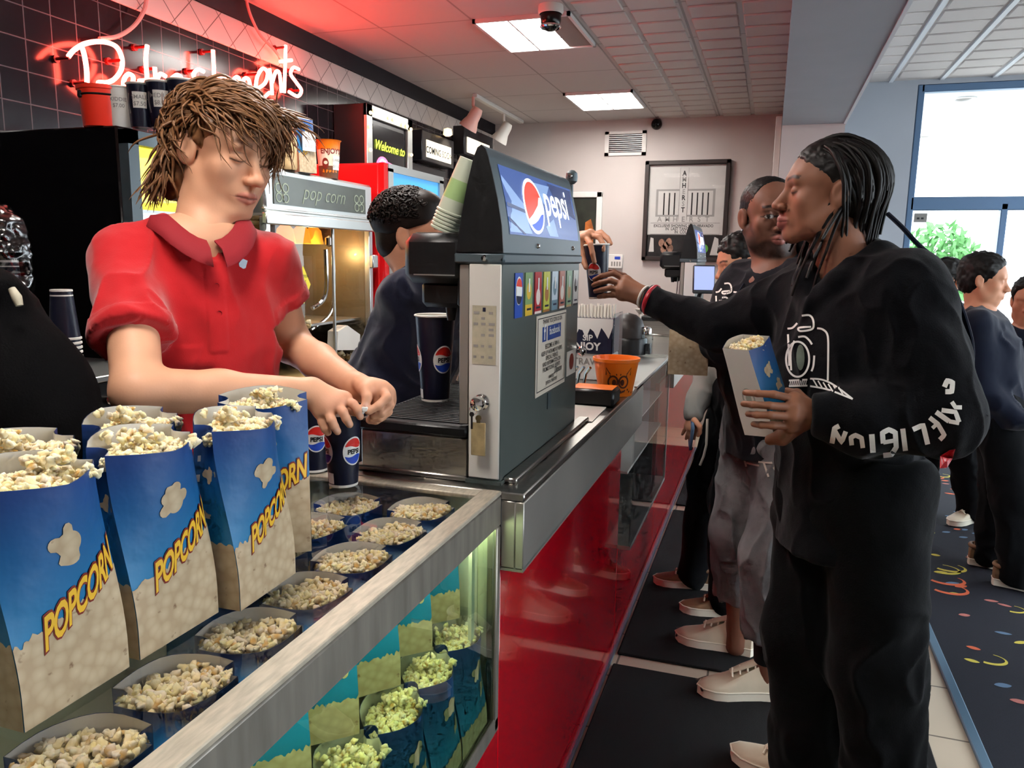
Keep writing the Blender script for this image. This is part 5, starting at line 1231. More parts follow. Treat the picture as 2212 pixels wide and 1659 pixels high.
# containers on top of the popcorn machine
zp = z1 + .0005
mat('clear_tan', '#c9a877', .4, noise=(20, .3)); mat('fizz_brown', '#7a4a2a', .5, noise=(14, .4)); mat('tub_cream', '#e7d3bb', .5)
q = at(722, 384, Z=zp); loc = (q.x - .05, q.y + .04, zp)
r = thing('popcorn_tub', loc, 'orange rimmed popcorn tub marked ENJOY and LARGE on the popcorn machine', 'tub', 'sample tubs on the popcorn machine'); T = TR(*loc)
h, rb, rt = .155, .038, .050
rf_ = lambda z: rb + (rt - rb) * z / h
m = MB(); m.lathe([(0, .002), (rb, 0), (rf_(.05), .05)], 36, 3, T); m.lathe([(rf_(.05), .05), (rf_(h * .6), h * .6)], 36, 1, T); m.lathe([(rf_(h * .6), h * .6), (rf_(h * .74), h * .74)], 36, 1, T); m.lathe([(rf_(h * .74), h * .74), (rt, h - .005), (rt + .005, h), (rt - .002, h), (rb, .01)], 36, 0, T)
fa = -.72
g = lambda x, z, o=.0012: T @ Vector(((rf_(z) + o) * math.cos(fa + x / rt), (rf_(z) + o) * math.sin(fa + x / rt), z))
m.text("ENJOY'S", .028, 2, fn=g, off=(-.0, h * .64), bold=.03); m.fan(circ(-.03, h * .38, .016, .022, 24), 2, g, rings=3); m.fan(circ(-.028, h * .4, .009, .007, 14), 1, lambda x, z: g(x, z, .002), rings=2)
for i in range(5): m.fan(blob(-.04 + i * .016, h * .18, .007, i), 0, lambda x, z: g(x, z, .0016))
m.build('tub', ['bucket_orange', 'tub_cream', 'bag_red', 'fizz_brown'], r)
m = MB(); n = 6; w_ = .042; vs = [g(.026 - w_ / 2 + w_ * i / n, z, .003) for z in (h * .22, h * .58) for i in range(n + 1)]; m.add(vs, [(i, i + 1, n + 2 + i, n + 1 + i) for i in range(n)], 0); m.text('LARGE', .015, 1, fn=lambda x, z: g(x, z, .004), off=(.026, h * .44)); m.text('$11.50', .015, 1, fn=lambda x, z: g(x, z, .004), off=(.026, h * .28)); m.build('price_tag', ['price_card', 'ink_grey'], r)
q = at(675, 372, Z=zp)
b = link('popcorn_bag', BAG[1], label='blue popcorn bag with a MEDIUM price card on the popcorn machine', category='bag', group='sample tubs on the popcorn machine'); b.matrix_basis = TR(q.x - .05, q.y + .02, zp) @ RZ(1.2) @ Matrix.Diagonal((.62, .62, .86, 1))
card_o = TR(q.x - .05, q.y + .02, zp) @ RZ(1.2)
m = MB(); m.box((.0, -.036, .115), (.06, .0015, .07), 0, 0, card_o); [m.text(s_, .015, 1, T=card_o @ TR(0, -.0372, .122 - .028 * i) @ RX(PI / 2)) for i, s_ in enumerate(('MEDIUM', '$10.00'))]; m.build('price_tag', ['price_card', 'ink_grey'], b)
attach_fix = b.children[0]; attach_fix.matrix_parent_inverse = b.matrix_basis.inverted()
for i, (u, sc_, mt) in enumerate(((578, .85, 'clear_tan'), (634, .8, 'clear_tan'))):
    q = at(u, 365, Z=zp); loc = (q.x - .06, q.y + .03, zp)
    r = thing('jar', loc, ['tan lidded jar on the popcorn machine beside the brown hair', 'tan lidded jar on the popcorn machine beside the blue bag'][i], 'jar', 'sample tubs on the popcorn machine'); T = TR(*loc)
    m = MB(); m.lathe([(0, 0), (.055 * sc_, 0), (.06 * sc_, .01), (.06 * sc_, .15 * sc_), (.045 * sc_, .17 * sc_), (0, .17 * sc_)], 24, 0, T); m.build('body', [mt], r)
    m = MB(); m.lathe([(.046 * sc_, .165 * sc_), (.048 * sc_, .20 * sc_), (0, .205 * sc_)], 24, 0, T); m.build('lid', ['bucket_orange'], r)

co = thing('cooler', (-2.1, 3.6, 0), 'tall red cooler with a silver door and blue lit header', 'cooler')
m = MB(); m.bx(-2.47, -1.74, 3.27, 3.95, 0, 1.92, 0, .01); m.build('body', ['cooler_red'], co)
m = MB(); m.bx(-1.74, -1.715, 3.27, 3.31, .05, 1.92, 1); m.bx(-1.74, -1.712, 3.31, 3.95, 1.885, 1.92); m.bx(-1.74, -1.712, 3.31, 3.36, .1, 1.9); m.bx(-1.74, -1.712, 3.90, 3.95, .1, 1.9); m.bx(-1.74, -1.712, 3.31, 3.95, 1.70, 1.72); m.build('door', ['alu', 'cooler_red'], co)
m = MB(); m.bx(-1.735, -1.722, 3.36, 3.9, 1.72, 1.885); m.build('header', ['screen_blue'], co)
m = MB(); m.bx(-1.735, -1.73, 3.36, 3.9, .12, 1.70); m.build('pane', ['lit_blue'], co)
m = MB(); m.tube(catmull([(-1.71, 3.36, 1.58), (-1.66, 3.35, 1.52), (-1.66, 3.35, 1.42), (-1.71, 3.36, 1.36)], 6), .012, 8); m.build('handle', ['alu'], co)

# ------------------------------------------------------------------ cup station at the left
st = thing('cup_station', (-1.95, 1.6, 0), 'black cup cabinet with a grey top standing before the fridge', 'cabinet')
m = MB(); m.bx(-2.25, -1.68, 1.40, 1.83, 0, 1.155, 0, .006); m.build('cabinet', ['black_plastic'], st)
m = MB(); m.bx(-2.26, -1.66, 1.385, 1.835, 1.155, 1.172, 0, .003); m.build('top', ['alu'], st)
q = at(235, 862, X=-1.68); m = MB(); m.lathe([(.014, 0), (.014, .006), (.008, .012), (0, .013)], 16, 0, TR(-1.679, q.y, q.z) @ RY(PI / 2)); m.build('lock', ['chrome'], st)
m = MB(); h, rb, rt = .135, .026, .038
m.lathe([(rt, 0), (rt + .003, .001), (rt + .003, .006), (rt, .007)], 24, 1); m.lathe([(rt, .007), (rb, h)], 24, 0); m.lathe([(rb, h - .006), (rb + .002, h - .005), (rb + .001, h), (0, h - .002)], 24, 1); m.lathe([(rt, 0), (rb - .002, h - .004), (0, h - .004)], 24, 2)
me = bpy.data.meshes.new('paper_cup'); me.from_pydata(m.v, [], m.f); [me.materials.append(MATS[k_]) for k_ in ('cup_navy', 'cup_rim', 'cup_inside')]
me.polygons.foreach_set('material_index', m.m); me.polygons.foreach_set('use_smooth', [True] * len(m.f)); me.update(); me.set_sharp_from_angle(angle=math.radians(50))
q = at(148, 812, Z=1.173)
qq = at(145, 790, D=2.1)
for i in range(8):
    c = link('paper_cup', me, label='dark upside-down paper cup in the nested stack on the grey cabinet top', category='cup', group='nested dark cups on the cabinet'); c.location = (qq.x, qq.y, 1.173 + i * .0125)
qq = at(32, 760, D=2.1)
for i in range(14):
    c = link('paper_cup', me, label='dark upside-down paper cup inside the clear plastic sleeve', category='cup', group='cups in the plastic sleeve'); c.location = (qq.x, qq.y, 1.173 + i * .0125)
glass('film', '#d5d8dc', .80, .16, 5.0)
S = SDF(); S.cap((qq.x, qq.y, 1.21), (qq.x, qq.y, 1.48), .060, .056, .02); S.ell((qq.x - .01, qq.y, 1.545), (.056, .052, .07), k=.03)
V, Q = S.mesh(.006); V = relax(V, Q, 1); n_ = vnormals(V, Q); V = V + n_ * ((vnoise(V * 28) - .5) * .022 + (np.abs(vnoise(V * 45 + 9) - .5) * .02))[:, None]
np_mesh('plastic_sleeve', V, Q, ['film'], label='crumpled clear plastic sleeve around a stack of cups at the left edge', category='plastic sleeve')
# ------------------------------------------------------------------ people
mat('skin', '#c89878', .5, attr='col', bump=(260, .12, .001), spec=.35)
A3 = lambda v: np.array(v[:], float)
def facing(f, pitch=0, roll=0):
    """frame with +Y along the face direction, Z up; pitch > 0 looks down"""
    f = Vector((f[0], f[1], 0)).normalized(); x = f.cross(Vector((0, 0, 1)))
    M_ = Matrix(((x.x, f.x, 0), (x.y, f.y, 0), (0, 0, 1))).to_4x4()
    return M_ @ RX(-pitch) @ RY(roll)
class Head:
    def __init__(s, pos, f, pitch=0, roll=0, scale=1.0, wide=1.0, jaw=1.0, lips=1.0, nose=1.0, closed=True, chin=1.0):
        s.T = Matrix.Translation(pos) @ facing(f, pitch, roll) @ Matrix.Scale(scale, 4); s.sc = scale
        s.R = np.array((Matrix.Translation((0, 0, 0)) @ facing(f, pitch, roll)).to_3x3()); s.wide, s.jaw, s.lips, s.nose, s.closed, s.chin = wide, jaw, lips, nose, closed, chin
    def P(s, x, y, z): return A3(s.T @ Vector((x, y, z)))
    def e(s, S, c, r, k=.012, sub=False, rx=0, rz=0):
        Rm = s.R @ np.array((Matrix.Rotation(rz, 3, 'Z') @ Matrix.Rotation(rx, 3, 'X')))
        S.ell(s.P(*c), np.array(r) * s.sc, Rm, k * s.sc, sub)
    def c(s, S, a, b, ra, rb=None, k=.01, sub=False): S.cap(s.P(*a), s.P(*b), ra * s.sc, (ra if rb is None else rb) * s.sc, k * s.sc, sub)
    def build(s, S, neck=True, ears=True):
        w, j, n, L = s.wide, s.jaw, s.nose, s.lips
        s.e(S, (0, -.012, .034), (.074 * w, .094, .076)); s.e(S, (0, .030, .012), (.064 * w, .058, .058), .02)
        s.e(S, (0, .026, -.040), (.062 * w, .060, .072), .02)
        for x in (-1, 1): s.e(S, (x * .038 * w, .042, -.058), (.024, .026, .034), .02)
        for x in (-1, 1):
            s.c(S, (x * .056 * w * j, -.004, -.050), (x * .046 * w * j, .022, -.082), .018, .018, .022); s.c(S, (x * .046 * w * j, .022, -.082), (x * .016, .062, -.106), .018, .016, .022)
            s.e(S, (x * .044 * w, .056, -.030), (.020, .018, .020), .02)
        s.e(S, (0, .066, -.102), (.022 * s.chin, .018 * s.chin, .017), .016)
        s.e(S, (0, .070, -.070), (.030, .020, .026), .016)
        s.c(S, (-.040 * w, .074, .016), (.040 * w, .074, .016), .010, k=.016); s.e(S, (0, .078, .018), (.018, .012, .014), .014)
        for x in (-1, 1): s.e(S, (x * .0325 * w, .094, -.006), (.0175, .016, .0125), .010, True)
        # nose
        s.c(S, (0, .080, .004), (0, .101, -.034), .0075 * n, .0105 * n, .010); s.e(S, (0, .106, -.040), (.0125 * n, .0125, .0105), .006)
        for x in (-1, 1): s.e(S, (x * .0125 * n, .096, -.043), (.0085 * n, .0115, .0085), .005)
        for x in (-1, 1): s.e(S, (x * .0065 * n, .1045, -.0525), (.0038 * n, .006, .0035), .002, True)
        s.c(S, (0, .096, -.053), (0, .094, -.062), .004, k=.006)
        # eyes
        for x in (-1, 1): s.e(S, (x * .0325 * w, .0715, -.007), (.0135, .0135, .0125), .003)
        if not s.closed:
            for x in (-1, 1): s.c(S, (x * .0455 * w, .074, -.0005), (x * .0325 * w, .084, .0035), .0032, k=.004); s.c(S, (x * .0325 * w, .084, .0035), (x * .020 * w, .080, -.001), .0032, k=.004); s.c(S, (x * .044 * w, .075, -.015), (x * .022 * w, .080, -.015), .0032, k=.005)
        # mouth
        l = L
        s.c(S, (-.021, .081, -.0735), (-.006, .0915, -.0695), .0038 * l, .0056 * l, .004); s.c(S, (.021, .081, -.0735), (.006, .0915, -.0695), .0038 * l, .0056 * l, .004); s.c(S, (-.006, .0915, -.0695), (.006, .0915, -.0695), .0056 * l, k=.003)
        s.c(S, (-.019, .080, -.0775), (0, .0895, -.0805), .0038 * l, .0068 * l, .004); s.c(S, (.019, .080, -.0775), (0, .0895, -.0805), .0038 * l, .0068 * l, .004)
        s.c(S, (-.024, .083, -.0752), (0, .100, -.0750), .0014, k=.002, sub=True); s.c(S, (.024, .083, -.0752), (0, .100, -.0750), .0014, k=.002, sub=True)
        if ears:
            for x in (-1, 1):
                s.e(S, (x * .078 * w, -.010, -.012), (.008, .020, .032), .006, rz=x * .35, rx=.15); s.e(S, (x * .087 * w, -.004, -.010), (.006, .010, .018), .004, True, rz=x * .35, rx=.15)
        if neck:
            s.c(S, (0, -.018, -.07), (0, -.030, -.16), .053, .054, .03)
    def local(s, V): return (np.array(s.T.inverted().to_3x3()) @ (V - A3(s.T.translation)).T).T
    def paint(s, V, C, skin, lip, brow, beard=None, lash=(.03, .02, .02), iris=(.03, .02, .015), gaze=0, lipz=1.0):
        l = s.local(V); x, y, z = l.T; ax = np.abs(x); w = s.wide
        near = (np.linalg.norm(l - np.array([0, 0, -.02]), axis=1) < .16)
        def mask(cx, cy, cz, rx, ry, rz, soft=.35):
            d = np.sqrt(((ax if cx is not None else x) - (cx or 0)) ** 2 / rx ** 2 + (y - cy) ** 2 / ry ** 2 + (z - cz) ** 2 / rz ** 2)
            return np.clip((1 + soft - d) / soft, 0, 1)[:, None] * near[:, None]
        def put(C, m, c): return C * (1 - m) + np.array(c) * m
        C = put(C, mask(.046, .06, -.035, .026, .05, .024, .9) * .07, np.array(skin) * np.array([1.06, .78, .72])); C = put(C, mask(0, .108, -.042, .016, .02, .016, .8) * .3, np.array(skin) * np.array([1.05, .78, .72]))
        if beard is not None:
            bm_ = mask(0, .05, -.105, .060, .06, .030, .3); up_ = mask(0, .098, -.062, .026, .02, .0045, .5); C = put(C, np.maximum(bm_ * .9, up_ * .8) * (.75 + .25 * vnoise(V * 400)[:, None]), beard)
            C = put(C, mask(.060 * w, .0, -.07, .018, .05, .04, .4) * .7, beard)
        C = put(C, mask(0, .092, -.0750, .0235, .024, .0115 * s.lips ** .7, .25), lip)
        C = put(C, mask(0, .090, -.0752, .024, .024, .0011, .6) * .75, np.array(lip) * .3)
        t = (ax - .014) / .036
        brz = .0185 + .005 * np.sin(np.clip(t, 0, 1) * PI * .8)
        bmk = (np.clip(1.4 - np.abs(z - brz) / .0042, 0, 1) * (ax > .013) * (ax < .052 * w) * (y > .05))[:, None] * near[:, None] * (.65 + .35 * vnoise(V * np.array([300, 300, 300]))[:, None])
        C = put(C, np.clip(bmk * 1.4, 0, 1) * .9, brow)
        ex = .0325 * w
        if s.closed:
            dz = z - (-.0125 + .0022 * ((ax - ex) / .014) ** 2); m_ = (np.clip(1.5 - np.abs(dz) / .0014, 0, 1) * (np.abs(ax - ex) < .0145) * (y > .066))[:, None] * near[:, None]; C = put(C, m_ * .9, lash)
            m_ = (np.clip(1.5 - np.abs(z - .0035) / .0010, 0, 1) * (np.abs(ax - ex) < .013) * (y > .066))[:, None] * near[:, None]; C = put(C, m_ * .45, np.array(skin) * .4)
        else:
            hh = .0050 * np.sqrt(np.clip(1 - ((ax - ex) / .0135) ** 2, 0, 1)); op = (np.clip(1.3 - np.abs(z + .0062) / np.maximum(hh, 1e-4), 0, 1) > .3)[:, None] & (y > .066)[:, None] & near[:, None]
            edge = (np.clip(1.3 - np.abs(z + .0062) / np.maximum(hh + .0018, 1e-4), 0, 1) > .3)[:, None] & (y > .066)[:, None] & near[:, None]
            C = put(C, edge.astype(float), lash); C = put(C, op.astype(float), (.40, .35, .32))
            ir = (((x - np.sign(x) * ex - gaze) ** 2 + (z + .0055) ** 2) < .0056 ** 2)[:, None] & op; C = put(C, ir.astype(float), iris)
        C = put(C, mask(.0065, .108, -.0530, .0036, .008, .003, .4), np.array(skin) * .18)
        return C

def hand(S, wrist, knuckles, fingers, thumb, rw=.021, rk=.0125, k=.010):
    """palm as webs from the wrist to each knuckle, then five separate fingers"""
    wv = A3(wrist); kn = [A3(q) for q in knuckles]
    for i, q in enumerate(kn): S.cap(wv + (q - kn[len(kn) // 2]) * .35, q, rw * .78, rk * 1.02, k)
    for i in range(len(kn) - 1): S.cap(kn[i], kn[i + 1], rk, rk, k)
    mid = sum(kn) / len(kn); S.cap(wv, wv * .35 + mid * .65, rw, rw * .85, .014)
    for fg in fingers:
        pts = [A3(q) for q in fg]; n = len(pts); r0, r1 = .0094, .0072
        for i in range(n - 1): S.cap(pts[i], pts[i + 1], r0 + (r1 - r0) * i / (n - 1), r0 + (r1 - r0) * (i + 1) / (n - 1), .0035)
    pts = [A3(q) for q in thumb]; n = len(pts)
    rs = [.0145, .0115, .0092, .0078]
    for i in range(n - 1): S.cap(pts[i], pts[i + 1], rs[min(i, 3)], rs[min(i + 1, 3)], .008 if i == 0 else .004)

def torso(S, sR, sL, hip, f, wch=.36, dch=.22, whip=.33, dhip=.22, k=.05, rs=.062, belly=0.0):
    sR, sL, hip = A3(sR), A3(sL), A3(hip); mid = (sR + sL) / 2; up = mid - hip; Ln = np.linalg.norm(up); up /= Ln
    rg = sR - sL; rg -= up * (rg @ up); rg /= np.linalg.norm(rg); fw = np.cross(up, rg)
    if fw[:2] @ np.array(f[:2]) < 0: fw = -fw
    Rm = np.stack([rg, fw, up], 1)
    S.cap(sR, sL, rs, rs, k); S.ell(mid - up * .13 + fw * .015, (wch / 2, dch / 2, .19), Rm, k)
    S.ell(mid - up * (Ln * .58) + fw * (.012 + belly), (wch / 2 * .93, dch / 2 * (.97 + belly * 2), .20), Rm, k); S.ell(hip, (whip / 2, dhip / 2, .16), Rm, k)
    S.ell(mid + up * .035, (.11, .065, .06), Rm, .04)
    return mid, up, rg, fw
def folds(V, Q, dirs, amp=.006, scale=14, seed=0, small=.0018):
    """cloth folds: ridged noise stretched along a direction, pushed along the normals"""
    n = vnormals(V, Q); d = np.array(dirs, float); d /= np.linalg.norm(d)
    a = np.cross(d, [.3, .5, .8]); a /= np.linalg.norm(a); b = np.cross(d, a)
    U = np.stack([V @ d * scale * .28, V @ a * scale, V @ b * scale], 1) + seed * 7.3
    U = U + (np.stack([vnoise(V * 9 + seed), vnoise(V * 9 + 31 + seed), vnoise(V * 9 + 57 + seed)], 1) - .5) * 1.6
    r = 1 - np.abs(2 * vnoise(U) - 1); r = r ** 2
    s_ = vnoise(V * 70 + seed) - .5
    return V + n * ((r - .45) * amp + s_ * small)[:, None]
def cloth(name, S, res, matname, parent, dirs=(0, 0, 1), amp=.006, scale=14, seed=0, it=2, small=.0012, **k):
    V, Q = S.mesh(res); V = relax(V, Q, it); V = folds(V, Q, dirs, amp, scale, seed, small)
    o = np_mesh(name, V, Q, [matname] if isinstance(matname, str) else matname, parent, **k)
    return o, V, Q
def body_object(parts, skin, painters, label, cat='person', group=None):
    """join overlapping skins into one mesh object"""
    V, Q = cat_mesh(*parts); C = np.tile(np.array(skin, float), (len(V), 1))
    C = C * (.93 + .14 * vnoise(V * 40)[:, None])
    for p_ in painters: C = p_(V, C)
    return np_mesh('person', V, Q, ['skin'], colors=np.clip(C, 0, 1), label=label, category=cat, group=group)
def tubes_np(paths, rads, n=5):
    """many tapered strands as one array; paths (m,k,3), rads (m,k)"""
    P = np.asarray(paths, float); m, k, _ = P.shape; Rr = np.asarray(rads, float)
    t = np.gradient(P, axis=1); t /= np.linalg.norm(t, axis=2, keepdims=True) + 1e-9
    ref = np.where(np.abs(t[..., 2:3]) < .9, np.array([0, 0, 1.0]), np.array([1.0, 0, 0])); x = np.cross(ref, t); x /= np.linalg.norm(x, axis=2, keepdims=True) + 1e-9; y = np.cross(t, x)
    a = 2 * PI * np.arange(n) / n
    V = P[:, :, None, :] + Rr[:, :, None, None] * (np.cos(a)[None, None, :, None] * x[:, :, None, :] + np.sin(a)[None, None, :, None] * y[:, :, None, :])
    V = V.reshape(-1, 3); i = np.arange(m)[:, None, None] * k * n; j = np.arange(k - 1)[None, :, None] * n; q = np.arange(n)[None, None, :]; q2 = (q + 1) % n
    Fq = np.stack(np.broadcast_arrays(i + j + q, i + j + q2, i + j + n + q2, i + j + n + q), -1).reshape(-1, 4)
    return V, Fq
class Snap:
    """project flat artwork on to a built cloth surface along a direction"""
    def __init__(s, V, Q):
        from mathutils.bvhtree import BVHTree
        s.b = BVHTree.FromPolygons([tuple(v) for v in V], [tuple(q) for q in Q])
    def hit(s, o, d, off=.0015):
        h, n, i, l = s.b.ray_cast(Vector(o), Vector(d))
        if h is None: return Vector(o) + Vector(d) * .3
        return h - Vector(d).normalized() * off

L_ = lin
SKIN_PALE = L_('#d49f7f'); SKIN_DARK = L_('#8a5c46'); SKIN_DEEP = L_('#7b5140'); SKIN_TAN = L_('#c98f70')
mat('polo_red', '#bf1c22', .8, spec=.15, sheen=.3, bump=(420, .25, .0015), noise=(5, .08)); mat('polo_trim', '#8f1420', .8, bump=(420, .25, .0015))
mat('hair_brown', '#7a5334', .45, noise=(60, .35), spec=.4); mat('hair_black', '#14110f', .5, noise=(60, .4), spec=.35); mat('hair_dark', '#211813', .5, noise=(70, .4), spec=.25)
mat('navy_tee', '#1e2236', .85, spec=.15, sheen=.25, bump=(420, .2, .0015)); mat('hoodie_black', '#090a0f', .95, spec=.15, sheen=.08, bump=(300, .35, .002)); mat('hoodie_faded', '#191b21', .95, spec=.15, sheen=.1, bump=(300, .35, .002)); mat('trouser_black', '#07080b', .95, spec=.15, sheen=.03, bump=(260, .3, .002))
mat('denim_grey', '#747577', .9, spec=.15, noise=(7, .45), bump=(340, .4, .002)); mat('denim_thread', '#b9b3a8', .9); mat('shoe_cream', '#d9ccb4', .6, noise=(12, .1)); mat('shoe_sole', '#efe7d4', .6); mat('shoe_dark', '#3a2622', .6); mat('shoe_brown', '#8a6a4e', .6, noise=(20, .2)); mat('sock_black', '#0e0e12', .9)
mat('print_white', '#e9e7e2', .6); mat('print_lens', '#4d5a4c', .5, noise=(14, .4)); mat('band_white', '#d8d5cd', .4); mat('band_red', '#b3202c', .4); mat('grey_sleeve', '#8d8b86', .9, spec=.15, bump=(300, .3, .002)); mat('navy_dark', '#0c1426', .9, spec=.15, sheen=.2)
mat('orange_skin', '#c57a45', .5)
mat('silver_pin', '#b9c0cc', .25, .9)
# ---- worker in the red polo
D0 = 1.5
fT = Vector((.87, -.5, 0)).normalized()
sR, sL = at(274, 562, D=1.43), at(578, 566, D=1.58)
mid = (sR + sL) / 2; hip = Vector((mid.x - .02, mid.y + .01, 1.0))
eR, wR_ = at(298, 846, D=1.27), at(668, 846, D=1.43)
eL, wL = at(628, 742, D=1.69), at(768, 834, D=1.51)
hd = Head(at(484, 322, D=1.51), (.975, -.22), .24, -.06, 1.03, wide=.94, jaw=.93, lips=.85, nose=.95)
S = SDF(); hd.build(S, neck=False)
nb = mid + Vector((0, 0, .035)) + fT * .01
S.cap(hd.P(0, -.022, -.06), A3(nb), .052, .056, .025)
S.cap(A3(sR) * .8 + A3(sL) * .2, A3(sL) * .8 + A3(sR) * .2, .034, .034, .03); S.ell(A3(mid) - [0, 0, .06] + A3(fT) * .012, (.10, .062, .09), np.array(facing(fT).to_3x3()), .04)
Vh = S.mesh(.0024)
# arms and hands
S = SDF()
S.cap(A3(sR), A3(eR), .046, .040, .02); S.cap(A3(eR), A3(eR) * .55 + A3(wR_) * .45, .041, .036, .02); S.cap(A3(eR) * .55 + A3(wR_) * .45, A3(wR_), .036, .0255, .02)
S.cap(A3(sL), A3(eL), .046, .040, .02); S.cap(A3(eL), A3(eL) * .55 + A3(wL) * .45, .041, .036, .02); S.cap(A3(eL) * .55 + A3(wL) * .45, A3(wL), .036, .026, .02)
a_ = lambda u, v, d: at(u, v, D=d)
hand(S, wR_, [a_(744, 862, 1.435), a_(727, 872, 1.425), a_(708, 882, 1.42), a_(694, 890, 1.425)],
     [[a_(744, 862, 1.435), a_(763, 873, 1.425), a_(773, 886, 1.425), a_(778, 900, 1.43)],
      [a_(727, 872, 1.425), a_(741, 890, 1.41), a_(748, 905, 1.412), a_(755, 917, 1.418)],
      [a_(708, 882, 1.42), a_(716, 908, 1.405), a_(722, 921, 1.408), a_(729, 932, 1.416)],
      [a_(694, 890, 1.425), a_(697, 912, 1.42), a_(702, 925, 1.42), a_(708, 934, 1.425)]],
     [a_(690, 852, 1.45), a_(722, 868, 1.47), a_(752, 884, 1.475), a_(770, 892, 1.468)], k=.012)
hand(S, wL, [a_(826, 838, 1.47), a_(836, 850, 1.48), a_(837, 866, 1.49), a_(828, 882, 1.50)],
     [[a_(826, 838, 1.47), a_(836, 858, 1.445), a_(818, 876, 1.435), a_(796, 889, 1.43)],
      [a_(836, 850, 1.48), a_(842, 876, 1.455), a_(824, 893, 1.445), a_(806, 899, 1.445)],
      [a_(837, 866, 1.49), a_(838, 889, 1.47), a_(820, 903, 1.46), a_(802, 905, 1.46)],
      [a_(828, 882, 1.50), a_(826, 899, 1.485), a_(812, 908, 1.475), a_(798, 908, 1.475)]],
     [a_(778, 828, 1.48), a_(789, 842, 1.45), a_(793, 859, 1.435), a_(789, 876, 1.43)], k=.012)
S.cap(A3(a_(800, 840, 1.47)), A3(a_(815, 880, 1.475)), .020, .018, .015)
Va = S.mesh(.0026); Va = (relax(*Va, 1, .4), Va[1])
S = SDF(); torso(S, sR, sL, hip, fT, .26, .14, .25, .14, .03, .034); S.cap(A3(hip), A3(hip) - [0, 0, .2], .12, .12, .05)
for s_ in (-1, 1): h_ = A3(hip) + A3(fT.cross(Vector((0, 0, 1)))) * .085 * s_; S.cap(h_, h_ - [0, 0, .5], .085, .06, .04); S.cap(h_ - [0, 0, .5], h_ * [1, 1, 0] + [0, 0, .05], .06, .045, .03)
Vt = S.mesh(.008)
def nails(V, C):
    for tip in (a_(779, 900, 1.418), a_(757, 918, 1.406), a_(731, 933, 1.404), a_(790, 876, 1.42)):
        d = np.linalg.norm(V - A3(tip), axis=1); m_ = np.clip(1.6 - d / .006, 0, 1)[:, None] * .6; C = C * (1 - m_) + np.array(L_('#efc3b4')) * m_
    # warmer knuckles and hands
    for q_ in (a_(744, 862, 1.42), a_(727, 872, 1.41), a_(836, 850, 1.46), a_(790, 850, 1.44)):
        d = np.linalg.norm(V - A3(q_), axis=1); m_ = np.clip(1.5 - d / .03, 0, 1)[:, None] * .22; C = C * (1 - m_) + np.array(L_('#d58e74')) * m_
    return C
worker = body_object([Vh, Va, Vt], SKIN_PALE, [lambda V, C: hd.paint(V, C, SKIN_PALE, L_('#c07a68'), L_('#6a4630')), nails], 'person in a red polo shirt with shaggy brown hair, looking down at a cup')
# shirt
S = SDF()
m_, up, rg, fw = torso(S, sR, sL, hip, fT, .31, .19, .29, .19, .035, .050)
S.cap(A3(sR), A3(sR) * .36 + A3(eR) * .64, .058, .066, .03); S.cap(A3(sL), A3(sL) * .52 + A3(eL) * .48, .058, .060, .03)
S.cap(A3(hip), A3(hip) - [0, 0, .12], .15, .15, .06)
dR = A3(eR) - A3(sR); dR /= np.linalg.norm(dR); oR = A3(sR) * .36 + A3(eR) * .64 - dR * .004; S.cutlocal(oR, dR, .16)
dL = A3(eL) - A3(sL); dL /= np.linalg.norm(dL); oL = A3(sL) * .52 + A3(eL) * .48 - dL * .004; S.cutlocal(oL, dL, .12)
nbv = A3(nb)
S.cap(nbv + [0, 0, .16], nbv + [0, 0, .0], .062, .060, .006, True); S.cap(nbv + A3(fT) * .055 + [0, 0, .04], nbv + A3(fT) * .10 - [0, 0, .055], .045, .006, .004, True)
V, Q = S.mesh(.0042); V = relax(V, Q, 2)
V = folds(V, Q, (dR + np.array([0, 0, -1.2])), .010, 22, 2, .0012)
# sleeve bands and placket as raised ribs
n_ = vnormals(V, Q)
for o_, d_, rad in ((oR, dR, .13), (oL, dL, .11)):
    t_ = -(V - o_) @ d_; m2 = (np.linalg.norm(V - o_, axis=1) < rad) & (t_ > -.002) & (t_ < .026); V[m2] += n_[m2] * .0022
loc = V - nbv; xr = loc @ rg; zz = loc @ up; pm_ = (np.abs(xr - .0) < .017) & (zz < -.03) & (zz > -.20) & (loc @ fw > .02); V[pm_] += n_[pm_] * .002
shirt = np_mesh('polo_shirt', V, Q, ['polo_red'], worker)
snap_w = Snap(V, Q)
# collar
m = MB(); NN = 26
ring = []
for i in range(NN + 1):
    t = i / NN; th = -PI * .965 + t * 2 * PI * .965    # 0 = back of the neck
    fx, fr = math.sin(th), -math.cos(th); front = max(0, fr)
    drop = -.050 * front ** 2.0
    a1 = nbv + rg * fx * .063 + fw * (fr * .060 + .006) + up * (.052 + drop * .9)
    pt = .040 + (.026 if abs(abs(t - .5) - .5) < .06 else 0) * 1
    wdt = .042 + .030 * max(0, (abs(t - .5) - .33) / .17)
    a2 = nbv + rg * fx * (.070 + wdt * .75 * (1 - .3 * front)) + fw * (fr * (.068 + wdt * .70) + .012) + up * (.050 + drop - wdt * .50)
    am = (a1 + a2) / 2 + (rg * fx + fw * fr) * .008 + up * .008
    ring.append((a1, am, a2))
vs = [tuple(p_) for r_ in ring for p_ in r_]; b_ = len(vs); vs += [tuple(np.array(p_) - (rg * 0 + up * .003)) for r_ in ring for p_ in r_]
fs = []
